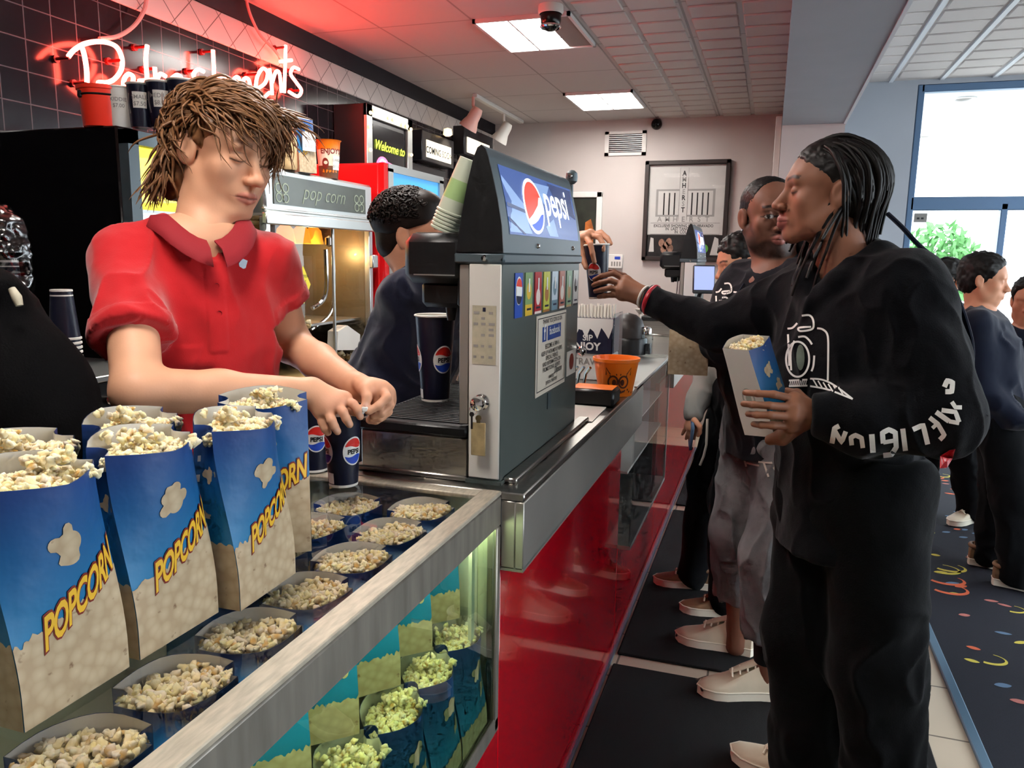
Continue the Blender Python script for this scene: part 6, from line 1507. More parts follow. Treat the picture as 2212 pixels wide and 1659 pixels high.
for i in range(NN):
    for j in range(2): q_ = (i * 3 + j, i * 3 + j + 1, i * 3 + 3 + j + 1, i * 3 + 3 + j); fs.append(q_[::-1]); fs.append(tuple(x + b_ for x in q_))
    fs.append((i * 3 + 2, i * 3 + 5, b_ + i * 3 + 5, b_ + i * 3 + 2)); fs.append((i * 3, b_ + i * 3, b_ + i * 3 + 3, i * 3 + 3))
for i in (0, NN): fs.append((i * 3, i * 3 + 1, b_ + i * 3 + 1, b_ + i * 3)); fs.append((i * 3 + 1, i * 3 + 2, b_ + i * 3 + 2, b_ + i * 3 + 1))
m.add(vs, fs, 0); m.build('collar', ['polo_trim'], shirt, smooth=70)
for k_, du in enumerate((0, .05)):
    q_ = nbv + up * (-.075 - du) + fw * .3 - rg * .002; h_ = snap_w.hit(q_, -fw, .001); m = MB(); m.lathe([(0, .002), (.0045, .0018), (.005, 0)], 12, 0, frame(h_, rg, up)); m.build('button', ['polo_trim'], shirt)
h_ = snap_w.hit(at(526, 572, D=1.0), at(526, 572, D=2) - at(526, 572, D=1), .003)
m = MB(); T = frame(h_, rg, up); m.prism([(-.008, .008), (.002, .012), (.009, .002), (.006, -.010), (-.004, -.006)], .003, 0, T); m.lathe([(0, .006), (.004, .004), (.005, 0)], 8, 0, T @ TR(.004, -.008, .002)); m.build('pin', ['silver_pin'], shirt, label='small silver pin on the chest')
# straw paper pinched between the fingers
m = MB(); q_ = a_(788, 884, 1.425); m.box((0, 0, 0), (.012, .006, .010), 0, .002, TR(*q_) @ RZ(.5)); m.tube([q_ + Vector((.0, 0, 0)), a_(783, 893, 1.427)], .003, 6); m.build('straw_tip', ['print_white'], label='white straw tip pinched between the fingers above the dark cup', category='straw')
# hair: cap plus flowing, wavy locks that hug the skull
def hair_cap(hd, grow, res=.004, front=.058, tilt=-.75, nape=.06):
    S = SDF(); hd.e(S, (0, -.016, .038), (.076 * hd.wide + grow, .096 + grow, .076 + grow)); hd.e(S, (0, -.045, -.03), (.070 * hd.wide + grow * .6, .055 + grow * .6, nape), .03)
    S.cut(hd.P(0, front, .038), hd.R @ np.array([0, 1, tilt])); return S
def flow_hair(hd, roots, dirs, lens, r, off=.012, grav=.5, wave=.004, n=14, r0=.003, cen=(0, -.016, .034), rad=(.078, .098, .080), jitter=.25, stick=1.0, freq=(14, 26)):
    cen = np.array(cen); rad = np.array(rad) * np.array([hd.wide, 1, 1]); P = []; Rr = []
    g = hd.R.T @ np.array([0, 0, -1.0])
    for p, d, ln in zip(roots, dirs, lens):
        p = np.array(p, float); d = np.array(d, float) + r.randn(3) * jitter; d /= np.linalg.norm(d); ds = ln / (n - 1); o_ = off * r.uniform(.3, 1.2); pts = []; ph = r.uniform(0, 6); fq = r.uniform(*freq); wv = wave * r.uniform(.5, 1.4)
        for i in range(n):
            t = i / (n - 1); q = (p - cen) / rad; L = np.linalg.norm(q); nn = q / rad; nn /= np.linalg.norm(nn)
            if stick and L < 1 + o_ / rad.mean(): p = cen + q / L * (1 + (o_ * min(1, t * 3 + .3)) / rad.mean()) * rad
            sd = np.cross(nn, d); pts.append(p + sd * wv * math.sin(ph + fq * ln * t * 10 * .35) * min(1, 2 * t) + nn * wv * .6 * math.cos(ph + fq * ln * t * 10 * .35) * min(1, 2 * t))
            d = d + g * grav * ds * 14
            if L < 1.35: d = d - nn * (d @ nn) * .55
            d /= np.linalg.norm(d); p = p + d * ds
        P.append([A3(hd.T @ Vector(w)) for w in pts]); k0 = r0 * r.uniform(.7, 1.3); Rr.append([k0 * min(1, .5 + i / (n - 1) * 4) * (1 - .85 * (i / (n - 1)) ** 2) for i in range(n)])
    return P, Rr
r = np.random.RandomState(5)
S = hair_cap(hd, .005, front=.050)
hd.e(S, (.046, -.058, -.05), (.034, .040, .070), .02); hd.e(S, (.0, -.078, -.05), (.055, .030, .068), .02); hd.e(S, (-.05, -.055, -.04), (.030, .038, .06), .02)
V1 = S.mesh(.005); V1 = (V1[0] + vnormals(*V1) * ((vnoise(V1[0] * np.array([90, 90, 45])) - .5) * .014)[:, None], V1[1])
roots = []; dirs = []; lens = []
while len(roots) < 1500:
    v = r.randn(3); v /= np.linalg.norm(v); x, y, z = v
    if z < -.5 or (y > .30 and z < .50) or (y > .66 and z < .66): continue
    if abs(x) > .7 and z < .10 and y > -.05: continue
    root = np.array([x * .080 * .94, -.016 + y * .098, .034 + z * .074])
    part = .25
    if z > .25 and y > -.2: d = np.array([-.75 + .3 * x, .45 + .5 * y, .1]); ln = r.uniform(.09, .16)
    elif x > .1: d = np.array([.35, -.5, -.55]); ln = r.uniform(.07, .13)
    else: d = np.array([x * .5, -.45, -.7]); ln = r.uniform(.07, .13)
    roots.append(root); dirs.append(d); lens.append(ln)
P_, R_r = flow_hair(hd, roots, dirs, lens, r, off=.017, grav=.6, wave=.0075, r0=.0030, rad=(.078, .098, .074))
roots = []; dirs = []; lens = []
for i in range(620):
    th = r.uniform(-1.3, 1.75) + PI * 1.5; roots.append((math.cos(th) * .088, -.040 + math.sin(th) * .065, r.uniform(-.075, .04))); dirs.append((math.cos(th) * .12, -.10, -1)); lens.append(r.uniform(.04, .085))
a, b = flow_hair(hd, roots, dirs, lens, r, off=.030, grav=.4, wave=.009, r0=.0032); P_ += a; R_r += b
roots = []; dirs = []; lens = []
for i in range(190):
    roots.append((r.uniform(-.072, -.02), r.uniform(.03, .075), r.uniform(.06, .10))); dirs.append((-.95, .42, .12)); lens.append(r.uniform(.05, .09))
a, b = flow_hair(hd, roots, dirs, lens, r, off=.03, grav=.8, wave=.010, r0=.0027); P_ += a; R_r += b
V2 = tubes_np(P_, R_r, 4)
V, Q = cat_mesh(V1, V2); np_mesh('hair', V, Q, ['hair_brown'], worker)
# ---- customer in the black hoodie with locs
D = 1.85
hdm = Head(at(1786, 412, D=1.86), (-.985, -.17), -.05, 0, 1.05, wide=1.02, jaw=1.08, lips=1.65, nose=1.18, chin=1.1)
fM = Vector((-.86, -.5, 0)).normalized()
sR, sL = at(1752, 640, D=2.02), at(1952, 632, D=1.73)
mid = (sR + sL) / 2; hip = Vector((mid.x + .03, mid.y + .0, .95))
eR, wRm = at(1560, 712, D=2.14), at(1388, 640, D=2.27)
eL, wLm = at(2036, 898, D=1.67), at(1742, 892, D=1.74)
nb = mid + Vector((0, 0, .03)) + fM * .02
S = SDF(); hdm.build(S, neck=False)
S.cap(hdm.P(0, -.022, -.06), A3(nb), .060, .064, .025); S.ell(A3(mid) - [0, 0, .05], (.12, .11, .08), k=.04)
Vh = S.mesh(.0025)
a_ = lambda u, v, d: at(u, v, D=d)
# left hand round the popcorn bag: palm to the right, fingers across the white side
S = SDF(); S.cap(A3(wLm) + (A3(eL) - A3(wLm)) * .35, A3(wLm), .030, .027, .02)
hand(S, wLm, [a_(1716, 862, 1.725), a_(1714, 880, 1.71), a_(1712, 900, 1.71), a_(1708, 920, 1.725)],
     [[a_(1716, 862, 1.725), a_(1672, 852, 1.695), a_(1636, 850, 1.70), a_(1610, 848, 1.73)],
      [a_(1714, 880, 1.71), a_(1662, 876, 1.69), a_(1628, 874, 1.705), a_(1606, 872, 1.74)],
      [a_(1712, 900, 1.71), a_(1664, 897, 1.69), a_(1634, 896, 1.705), a_(1616, 894, 1.74)],
      [a_(1708, 920, 1.725), a_(1668, 919, 1.705), a_(1644, 918, 1.715), a_(1628, 916, 1.74)]],
     [a_(1738, 868, 1.76), a_(1722, 850, 1.80), a_(1700, 846, 1.83), a_(1680, 850, 1.85)], rw=.024, rk=.0145, k=.012)
S.cap(A3(a_(1738, 905, 1.745)), A3(a_(1690, 944, 1.77)), .022, .019, .02); S.cap(A3(a_(1690, 944, 1.77)), A3(a_(1664, 950, 1.79)), .017, .013, .01)
Vl = S.mesh(.0027); Vl = (relax(*Vl, 1, .4), Vl[1])
# right hand round the cup
S = SDF(); S.cap(A3(wRm) + (A3(eR) - A3(wRm)) * .3, A3(wRm), .030, .027, .02)
CUPC = at(1294, 585, D=2.36)
hand(S, wRm, [a_(1352, 606, 2.30), a_(1348, 616, 2.28), a_(1344, 627, 2.275), a_(1343, 638, 2.28)],
     [[a_(1352, 606, 2.30), a_(1325, 590, 2.30), a_(1300, 596, 2.305), a_(1284, 604, 2.32)],
      [a_(1348, 616, 2.28), a_(1318, 606, 2.285), a_(1296, 611, 2.30), a_(1282, 616, 2.32)],
      [a_(1344, 627, 2.275), a_(1318, 622, 2.28), a_(1299, 626, 2.30), a_(1286, 629, 2.32)],
      [a_(1343, 638, 2.28), a_(1322, 637, 2.285), a_(1306, 639, 2.30), a_(1294, 641, 2.32)]],
     [a_(1372, 622, 2.32), a_(1348, 598, 2.36), a_(1326, 588, 2.39), a_(1308, 588, 2.40)], rw=.024, rk=.0145, k=.012)
Vr = S.mesh(.0027); Vr = (relax(*Vr, 1, .4), Vr[1])
S = SDF(); torso(S, sR, sL, hip, fM, .30, .2, .3, .2); S.cap(sR, eR, .045, .035); S.cap(eR, wRm, .035, .026); S.cap(sL, eL, .045, .035); S.cap(eL, wLm, .035, .026)
rgt = A3(Vector((fM.y, -fM.x, 0)))
lg = []
for s_, fx in ((1, at(1745, 1672, Z=.09)), (-1, at(1930, 1790, Z=.09))):
    h_ = A3(hip) + rgt * .10 * s_ - [0, 0, .02]; kn = h_ * .5 + A3(fx) * .5 + A3(fM) * .03; S.cap(h_, kn, .085, .06, .03); S.cap(kn, A3(fx), .058, .045, .03); lg.append((h_, kn, A3(fx)))
Vt = S.mesh(.008)
stub = L_('#3a2a24')
customer = body_object([Vh, Vl, Vr, Vt], SKIN_DARK, [lambda V, C: hdm.paint(V, C, SKIN_DARK, L_('#8e5048'), L_('#1d1411'), None)], 'person in a black hoodie with long locs, holding a popcorn bag')
# hoodie
S = SDF(); mm, up, rg, fw = torso(S, sR, sL, hip, fM, .40, .29, .40, .29, .09, .078, .02)
S.cap(sR, A3(sR) * .5 + A3(eR) * .5, .088, .080, .05); S.cap(A3(sR) * .5 + A3(eR) * .5, eR, .080, .064, .03); S.cap(eR, A3(eR) * .06 + A3(wRm) * .94, .064, .040, .03)
S.cap(sL, A3(sL) * .4 + A3(eL) * .6, .078, .078, .09); S.cap(A3(sL) * .4 + A3(eL) * .6, eL, .083, .078, .04); S.cap(eL, A3(eL) * .45 + A3(wLm) * .55 - [0, 0, .012], .086, .080, .04); S.cap(A3(eL) * .45 + A3(wLm) * .55 - [0, 0, .012], A3(eL) * .04 + A3(wLm) * .96, .080, .047, .02)
nbv = A3(nb)
S.cap(nbv - fw * .075 - [0, 0, .01], nbv - fw * .03 + [0, 0, .05], .075, .062, .04)      # hood gathered behind the neck
for s_ in (1, -1):
    S.cap(nbv - fw * .06 + [0, 0, .055], nbv + rg * .082 * s_ - fw * .015 + [0, 0, .058], .040, .036, .03); S.cap(nbv + rg * .082 * s_ - fw * .015 + [0, 0, .058], nbv + rg * .055 * s_ + fw * .075 + [0, 0, .005], .036, .030, .02); S.cap(nbv + rg * .055 * s_ + fw * .075 + [0, 0, .005], nbv + rg * .012 * s_ + fw * .108 - [0, 0, .05], .030, .022, .02)
S.cap(nbv + fw * .02 + [0, 0, .12], nbv + fw * .012 + [0, 0, .01], .060, .058, .01, True); S.cap(nbv + fw * .06 + [0, 0, .08], nbv + fw * .11 - [0, 0, .02], .034, .008, .008, True)
dR = A3(wRm) - A3(eR); dR /= np.linalg.norm(dR); S.cutlocal(A3(eR) * .06 + A3(wRm) * .94, dR, .10)
dL = A3(wLm) - A3(eL); dL /= np.linalg.norm(dL); S.cutlocal(A3(eL) * .04 + A3(wLm) * .96, dL, .10)
hem = A3(hip) - [0, 0, .17]; S.cap(A3(hip), hem, .155, .165, .05); S.cut(hem + [0, 0, .0], [0, 0, -1])
V, Q = S.mesh(.0048); V = relax(V, Q, 6); V = folds(V, Q, (.3, .1, -1), .009, 17, 6, .0012)
hoodie = np_mesh('hoodie', V, Q, ['hoodie_black'], customer)
snap_m = Snap(V, Q)
view = lambda u, v: (at(u, v, D=.5), (at(u, v, D=1) - at(u, v, D=0)))
def on_hoodie(snap, off=.0022):
    def fn(u, v):
        o_, d_ = view(u, v); return snap.hit(o_, d_, off)
    return fn
def camera_logo(m, fn, mi=0, lens_mi=1, X=lambda u: u, Y=lambda v: v, s=1.0):
    T_ = lambda pts: [(X(u), Y(v)) for u, v in pts]
    w = 4.2 * s
    den = lambda pts, n=5: c2(pts, n)
    for ln in ([(1701, 710), (1712, 708), (1722, 698)], [(1732, 682), (1748, 681), (1756, 690), (1757, 707), (1748, 713), (1728, 715), (1726, 708), (1752, 706)],
               [(1765, 709), (1778, 712), (1788, 726), (1789, 770), (1788, 822)], [(1702, 722), (1704, 760), (1705, 790)],
               [(1724, 728), (1738, 727), (1748, 735), (1754, 744)], [(1716, 736), (1708, 760), (1709, 800)], [(1759, 768), (1757, 790), (1753, 802)]):
        m.stroke(den(T_(ln)), w, mi, fn)
    m.stroke(T_(c2([(1723 + 25 * math.cos(t), 776 + 38 * math.sin(t)) for t in [2 * PI * i / 14 for i in range(14)]], 3, True)), w, mi, fn, closed=True)
    m.fan(T_([(1729 + 9 * math.cos(2 * PI * i / 18), 772 + 28 * math.sin(2 * PI * i / 18)) for i in range(18)]), lens_mi, fn, rings=2)
    for ln in ([(1704, 822), (1744, 820)], [(1704, 834), (1744, 833)], [(1750, 818), (1775, 820), (1802, 832), (1842, 862)], [(1750, 834), (1790, 842), (1842, 862)]): m.stroke(T_(c2(ln, 4)), w * .9, mi, fn)
    for i in range(9): m.stroke(T_([(1708 + i * 4.2, 822), (1706 + i * 4.2, 834)]), w * .5, mi, fn)
    for i in range(6): m.stroke(T_([(1756 + i * 11, 819 + i * 3.4), (1766 + i * 11, 836 + i * 3.2)]), w * .7, mi, fn)
m = MB(); camera_logo(m, on_hoodie(snap_m)); m.build('camera_print', ['print_white', 'print_lens'], hoodie, smooth=0, label='white line drawing of a camera printed on the chest')
# letters round the left sleeve
m = MB(); fn = on_hoodie(snap_m)
fn = on_hoodie(snap_m, .0035)
def glyph(pts, w=12, cl=False):
    d = []
    for (u0, v0), (u1, v1) in zip(pts, pts[1:]): d += [(u0 + (u1 - u0) * i / 5, v0 + (v1 - v0) * i / 5) for i in range(5)]
    m.stroke(d + [pts[-1]], w, 0, fn, closed=cl)
glyph([(1797, 958), (1803, 925), (1813, 920)], 11); glyph([(1803, 930), (1818, 956), (1827, 932)], 10)
glyph([(1840, 962), (1838, 945), (1848, 940), (1861, 946), (1864, 968)], 10)
glyph([(1883, 938), (1886, 978)], 12)
glyph([(1908, 958), (1906, 935), (1920, 928), (1934, 934), (1936, 966), (1926, 982), (1908, 984)], 11); glyph([(1908, 956), (1930, 952)], 9)
glyph([(1950, 926), (1956, 974)], 11)
glyph([(1972, 928), (1994, 918), (2004, 960)], 11)
glyph([(2008, 902), (2026, 916), (2040, 940), (2030, 950)], 10); glyph([(2014, 925), (2028, 912)], 8)
glyph([(2022, 890), (2050, 910)], 11); glyph([(2034, 886), (2064, 890), (2072, 912)], 10); glyph([(2050, 910), (2072, 914)], 9)
glyph([(2056, 868), (2064, 880), (2078, 880)], 9); glyph([(2040, 836), (2046, 822), (2058, 826), (2056, 846), (2042, 846)], 11)
m.build('sleeve_letters', ['print_white'], hoodie, smooth=0, label='white lettering curving along the left sleeve')
m = MB(); m.fan([(2031, 985), (2052, 972), (2064, 970), (2058, 990), (2046, 1010), (2030, 1012)], 0, fn, rings=3); m.build('red_patch', ['band_red'], hoodie, smooth=0, label='faint red patch below the elbow')
# trousers
S = SDF()
for (h_, kn, fx) in lg:
    S.cap(h_ + [0, 0, .05], kn, .125, .105, .05); S.cap(kn, fx + [0, 0, -.02], .105, .098, .04)
S.ell(A3(hip) - [0, 0, .04], (.19, .16, .16), np.array(facing(fM).to_3x3()), .05); S.cut(A3(hip) + [0, 0, .1], [0, 0, 1])
for (h_, kn, fx) in lg: S.cutlocal(fx - [0, 0, .035], [0, 0, -1], .15)
cloth('trousers', S, .007, 'trouser_black', customer, (.1, .1, 1), .016, 10, 4)
m = MB(); 
def shoe(m, heel, toe_dir, ln=.29, h=.10, w=.05, mi=0, ms=1):
    """low shoe: sole, upper, toe cap"""
    d = Vector((toe_dir[0], toe_dir[1], 0)).normalized(); T = frame(heel, d, Vector((-d.y, d.x, 0)))
    outline = [(0, -.6), (.03, -.85), (.12, -.8), (.3, -.75), (.5, -.85), (.68, -1), (.82, -.95), (.94, -.6), (1, 0), (.94, .6), (.82, .95), (.68, 1), (.5, .85), (.3, .75), (.12, .8), (.03, .85), (0, .6), (-.015, 0)]
    o = [(x * ln, y * w) for x, y in outline]
    m.prism(o, .03, ms, T @ TR(0, 0, .0))
    rings = []
    for k, (sc, z) in enumerate(((1.0, .03), (.99, .045), (.95, .062), (.86, .082), (.72, .10), (.6, .118))):
        rg_ = []
        for x, y in o:
            xn = x / ln; top = h * (1.0 - .55 * max(0, min(1, (xn - .25) / .6))); zz = .03 + (z - .03) / .088 * (top - .03); rg_.append((x * (1 - (1 - sc) * .55) + (0.02 if k > 3 else 0) * (1 - xn), y * sc, zz))
        rings.append(rg_)
    n = len(o); vs = [p for rg_ in rings for p in rg_]
    m.add(vs, [(j * n + i, j * n + (i + 1) % n, (j + 1) * n + (i + 1) % n, (j + 1) * n + i) for j in range(len(rings) - 1) for i in range(n)] + [tuple(range((len(rings) - 1) * n, len(rings) * n))], mi, T)
    # ankle collar, tongue and laces
    col = [(ln * (.13 + .125 * math.cos(t)), w * .80 * math.sin(t), h * .86) for t in [2 * PI * i / 20 for i in range(20)]]
    m.tube(col, .011, 8, mi, closed=True, T=T)
    m.tube([(ln * .24, 0, h * 1.02), (ln * .33, 0, h * .93), (ln * .5, 0, h * .77), (ln * .64, 0, h * .63)], [.020, .020, .018, .012], 8, mi, T=T, flat=.45)
    for q in range(4):
        x_ = ln * (.36 + .085 * q); z_ = h * (1.0 - .55 * max(0, min(1, (.11 + .085 * q) / .6))) - .001; m.tube([(x_ - .004, -w * .48, z_ - .012), (x_, 0, z_ + .008), (x_ + .004, w * .48, z_ - .012)], .0035, 6, ms, T=T)
    m.tube([(x * ln * 1.004, y * w * 1.012, .031) for x, y in outline], .003, 6, ms, closed=True, T=T)
    return T
for k_, (h_, kn, fx) in enumerate(lg):
    m = MB(); heel = Vector((fx[0], fx[1], .013)) - fM * .07; td = (-.95, -.3) if k_ else (-.8, .3); shoe(m, heel, td, .29, .11, .048, 0, 1); m.build('shoe', ['shoe_cream', 'shoe_sole'], customer, smooth=50)
q = snap_m  # small red pocket mark on the trousers
# locs: cap and hanging strands
r = np.random.RandomState(9)
S = SDF(); hdm.e(S, (0, -.018, .040), (.080, .100, .082)); hdm.e(S, (0, -.05, -.02), (.072, .062, .06), .03); S.cut(hdm.P(0, .062, .052), hdm.R @ np.array([0, 1, -.55]))
V1 = S.mesh(.004); V1 = (V1[0] + vnormals(*V1) * ((vnoise(V1[0] * 130) - .5) * .004)[:, None], V1[1])
roots = []; dirs = []; lens = []
for i in range(150):
    while True:
        v = r.randn(3); v /= np.linalg.norm(v)
        if v[2] > -.25 and v[1] < .50 and not (abs(v[0]) > .6 and v[1] > .0 and v[2] < .35): break
    x, y, z = v; roots.append((x * .080, -.018 + y * .100, .040 + z * .082)); dirs.append((x * .4, -.7 - .2 * z, -.3 - .4 * (1 - z))); lens.append(r.uniform(.20, .33))
P_, Rr = flow_hair(hdm, roots, dirs, lens, r, off=.010, grav=1.0, wave=.0012, n=16, r0=.0058, jitter=.10)
roots = []; dirs = []; lens = []
for i in range(16):   # strands falling forward over the collar
    s_ = 1 if i % 3 else -1; roots.append((s_ * .078, r.uniform(-.03, -.005), r.uniform(-.06, -.01))); dirs.append((s_ * .25, .15 + r.uniform(0, .4), -1)); lens.append(r.uniform(.16, .24))
a, b = flow_hair(hdm, roots, dirs, lens, r, off=.012, grav=.3, wave=.002, n=16, r0=.0058, jitter=.12); P_ += a; Rr += b
# one strand of cord standing off the back of the neck
V2 = tubes_np(P_, [[max(x, .0035) for x in q_] for q_ in Rr], 6)
V, Q = cat_mesh(V1, V2); V = V; np_mesh('hair', V, Q, ['hair_black'], customer)
m = MB(); m.tube(catmull([at(1918, 462, D=1.80), at(1950, 492, D=1.76), at(1985, 530, D=1.74), at(2030, 570, D=1.74), at(2058, 620, D=1.74)], 5), .0055, 8); m.tube(catmull([at(2058, 620, D=1.74), at(2085, 690, D=1.74), at(2100, 760, D=1.76), at(2090, 860, D=1.78)], 5), .006, 8); m.build('bag_strap', ['navy_dark'], customer, label='dark cord hanging from the back of the head over the shoulder')
# wrist bands
for k_, (t_, mt) in enumerate(((.93, 'band_white'), (1.02, 'band_red'))):
    c_ = A3(wRm) + (A3(eR) - A3(wRm)) * (.02 + .10 * k_); ax_ = Vector(dR); x_ = ax_.orthogonal().normalized(); y_ = ax_.cross(x_)
    m = MB(); m.tube([Vector(c_) + (x_ * math.cos(t) + y_ * math.sin(t)) * (.0315 + .009 * k_) for t in [2 * PI * i / 28 for i in range(28)]], .0042 if not k_ else .007, 8, closed=True); m.build('wrist_band', [mt], customer, label=['pale wrist band', 'red wrist band'][k_])
# held popcorn bag
pb = [at(1553, 752, D=1.77), at(1640, 748, D=1.84)]
top_c = at(1612, 742, D=1.80); bot_c = at(1662, 925, D=1.86)
zax = (top_c - bot_c).normalized(); fx_ = (at(1676, 728, D=1.83) - at(1612, 762, D=1.765)); fx_ = (fx_ - zax * fx_.dot(zax)).normalized()
hgt = (top_c - bot_c).length
T = frame(bot_c, fx_, zax.cross(fx_)) @ Matrix.Diagonal((.66, .98, hgt / BH, 1))
place_bag(0, 0, 0, 0, 'open popcorn bag with a white side, held by the person with locs', 'popcorn in the bag held by the person with locs', mesh=BAG_W, heap=HEAP_LOW[0], group='popcorn bags in hands', tilt=T)
# the cup being handed over
CT = frame(CUPC - Vector((.0, .0, .075)), (1, 0, 0), (0, 1, 0))
me = cup_mesh(.165, .028, .038, (-1.72,), None)
c = link('paper_cup', me, label='dark paper cup passed between two hands above the counter', category='cup', group='dark soda cups'); c.matrix_basis = TR(CUPC.x, CUPC.y, CUPC.z - .085) @ RY(-.06)
# ---- customer in faded hoodie and grey jeans
hdj = Head(at(1662, 462, D=2.47), (.40, -.92), .06, .05, 1.03, wide=1.06, jaw=1.08, lips=1.35, nose=1.22, closed=False, chin=1.15)
fJ = Vector((-.75, -.66, 0)).normalized()
sR, sL = at(1610, 620, D=2.62), at(1760, 622, D=2.36)
mid = (sR + sL) / 2; hip = Vector((.06, 2.74, .93))
eR, wJ = at(1560, 735, D=2.52), at(1500, 775, D=2.74)
eL, wL2 = at(1770, 800, D=2.30), at(1700, 900, D=2.35)
nb = mid + Vector((0, 0, .05))
S = SDF(); hdj.build(S, neck=False); S.cap(hdj.P(0, -.022, -.06), A3(nb), .066, .070, .025); S.ell(A3(mid), (.12, .11, .08), k=.04); Vh = S.mesh(.003)
S = SDF(); S.cap(A3(eR), A3(wJ), .036, .026)
a_ = lambda u, v, d: at(u, v, D=d)
hand(S, wJ, [a_(1494, 762, 2.70), a_(1490, 772, 2.69), a_(1490, 782, 2.69), a_(1494, 790, 2.70)],
     [[a_(1494, 762, 2.70), a_(1478, 760, 2.66), a_(1462, 762, 2.655), a_(1452, 764, 2.66)], [a_(1490, 772, 2.69), a_(1474, 772, 2.655), a_(1460, 774, 2.65), a_(1450, 775, 2.66)], [a_(1490, 782, 2.69), a_(1474, 782, 2.655), a_(1462, 784, 2.65), a_(1452, 785, 2.66)], [a_(1494, 790, 2.70), a_(1480, 792, 2.66), a_(1470, 793, 2.655), a_(1462, 794, 2.66)]],
     [a_(1504, 765, 2.70), a_(1510, 770, 2.66), a_(1514, 775, 2.63), a_(1516, 780, 2.61)], k=.012)
Vr = S.mesh(.0032)
S = SDF(); torso(S, sR, sL, hip, fJ, .3, .2, .3, .2); S.cap(sR, eR, .05, .04); S.cap(sL, eL, .05, .04); S.cap(eL, wL2, .04, .028); S.cap(wL2, A3(wL2) - [0, 0, .12], .028, .018)
rgt = A3(Vector((fJ.y, -fJ.x, 0)))
ankR, ankL = at(1592, 1352, Z=.12), at(1655, 1440, Z=.12)
lg = []
for s_, an in ((1, ankR), (-1, ankL)):
    h_ = A3(hip) + rgt * .10 * s_ - [0, 0, .02]; kn = h_ * .5 + A3(an) * .5 + A3(fJ) * .04; S.cap(h_, kn, .09, .062, .03); S.cap(kn, A3(an), .06, .036, .03); S.cap(A3(an), A3(an) - [0, 0, .08], .036, .04, .02); lg.append((h_, kn, A3(an)))
Vt = S.mesh(.007)
friend = body_object([Vh, Vr, Vt], SKIN_DEEP, [lambda V, C: hdj.paint(V, C, SKIN_DEEP, L_('#9c5f56'), L_('#120d0b'), L_('#17110f'), gaze=.003)], 'person in a faded black hoodie and baggy grey jeans, glancing past the person with locs')
S = SDF(); hdj.e(S, (0, -.016, .036), (.0765 * 1.06, .0975, .0785)); hdj.e(S, (0, -.045, -.02), (.072 * 1.06, .055, .055), .03); S.cut(hdj.P(0, .064, .045), hdj.R @ np.array([0, 1, -.6])); S.cut(hdj.P(0, .03, -.02), hdj.R @ np.array([0, 1, -.1]))
V, Q = S.mesh(.004); V = V + vnormals(V, Q) * ((vnoise(V * 300) - .5) * .003)[:, None]; np_mesh('hair', V, Q, ['hair_black'], friend)
m = MB(); p_ = hdj.P(.079 * 1.06, -.004, -.048); m.lathe([(0, .005), (.004, .003), (.005, 0), (.003, -.003), (0, -.004)], 10, 0, TR(*p_)); m.build('earring', ['silver_pin'], friend)
S = SDF(); mm, up, rg, fw = torso(S, sR, sL, hip, fJ, .42, .31, .40, .29, .06, .085, .015)
S.cap(sR, eR, .085, .07, .05); S.cap(eR, A3(eR) * .15 + A3(wJ) * .85, .07, .045, .03); S.cap(sL, eL, .09, .075, .05); S.cap(eL, wL2, .075, .05, .04)
nbv = A3(nb); S.cap(nbv - fw * .08, nbv - fw * .04 + [0, 0, .05], .08, .07, .04); S.cap(nbv + rg * .07 - fw * .01, nbv + fw * .07 + rg * .02 - [0, 0, .02], .036, .03, .03); S.cap(nbv - rg * .07 - fw * .01, nbv + fw * .07 - rg * .02 - [0, 0, .02], .036, .03, .03)
S.cap(nbv + [0, 0, .12], nbv + fw * .02 + [0, 0, .02], .070, .064, .01, True)
S.cap(A3(hip), A3(hip) - [0, 0, .10], .16, .165, .05); S.cut(A3(hip) - [0, 0, .09], [0, 0, -1])
V, Q = S.mesh(.006); V = relax(V, Q, 2); V = folds(V, Q, (.3, .1, -1), .009, 17, 16, .0012); hood2 = np_mesh('hoodie', V, Q, ['hoodie_faded'], friend)
sn = Snap(V, Q); m = MB(); camera_logo(m, on_hoodie(sn), X=lambda u: 1546 + (u - 1701) * .60, Y=lambda v: 612 + (v - 681) * .66, s=.8); m.build('camera_print', ['print_white', 'print_lens'], hood2, smooth=0, label='white line drawing of a camera printed on the chest')
for k_ in (-1, 1):
    p0 = sn.hit(Vector(nbv + fw * .3 + rg * .03 * k_ - up * .02), Vector(-fw), .004); p1 = sn.hit(Vector(nbv + fw * .3 + rg * .035 * k_ - up * .16), Vector(-fw), .004); m = MB(); m.tube([p0, (p0 + p1) / 2 + Vector(fw) * .004, p1], .003, 6); m.build('drawstring', ['navy_dark'], hood2)
S = SDF()
for h_, kn, an in lg:
    low = an + [0, 0, .125]; S.cap(h_ + [0, 0, .06], kn, .115, .10, .05); S.cap(kn, low, .10, .092, .04); S.cutlocal(low - [0, 0, .01], [0, 0, -1], .16)
S.ell(A3(hip) - [0, 0, .03], (.18, .155, .15), np.array(facing(fJ).to_3x3()), .05); S.cut(A3(hip) + [0, 0, .06], [0, 0, 1])
jeans, Vj, Qj = cloth('jeans', S, .006, 'denim_grey', friend, (.1, .1, 1), .013, 19, 3)
sn = Snap(Vj, Qj); fn = on_hoodie(sn, .003); m = MB()
for ln in ([(1608, 990), (1640, 998), (1668, 1000)], [(1606, 986), (1612, 1008)], [(1665, 998), (1674, 1015)], [(1612, 1000), (1640, 1006)], [(1650, 1000), (1660, 1030)]): m.stroke(ln, 4, 0, fn)
m.build('ripped_threads', ['denim_thread'], jeans, smooth=0, label='pale frayed rip below the hip')
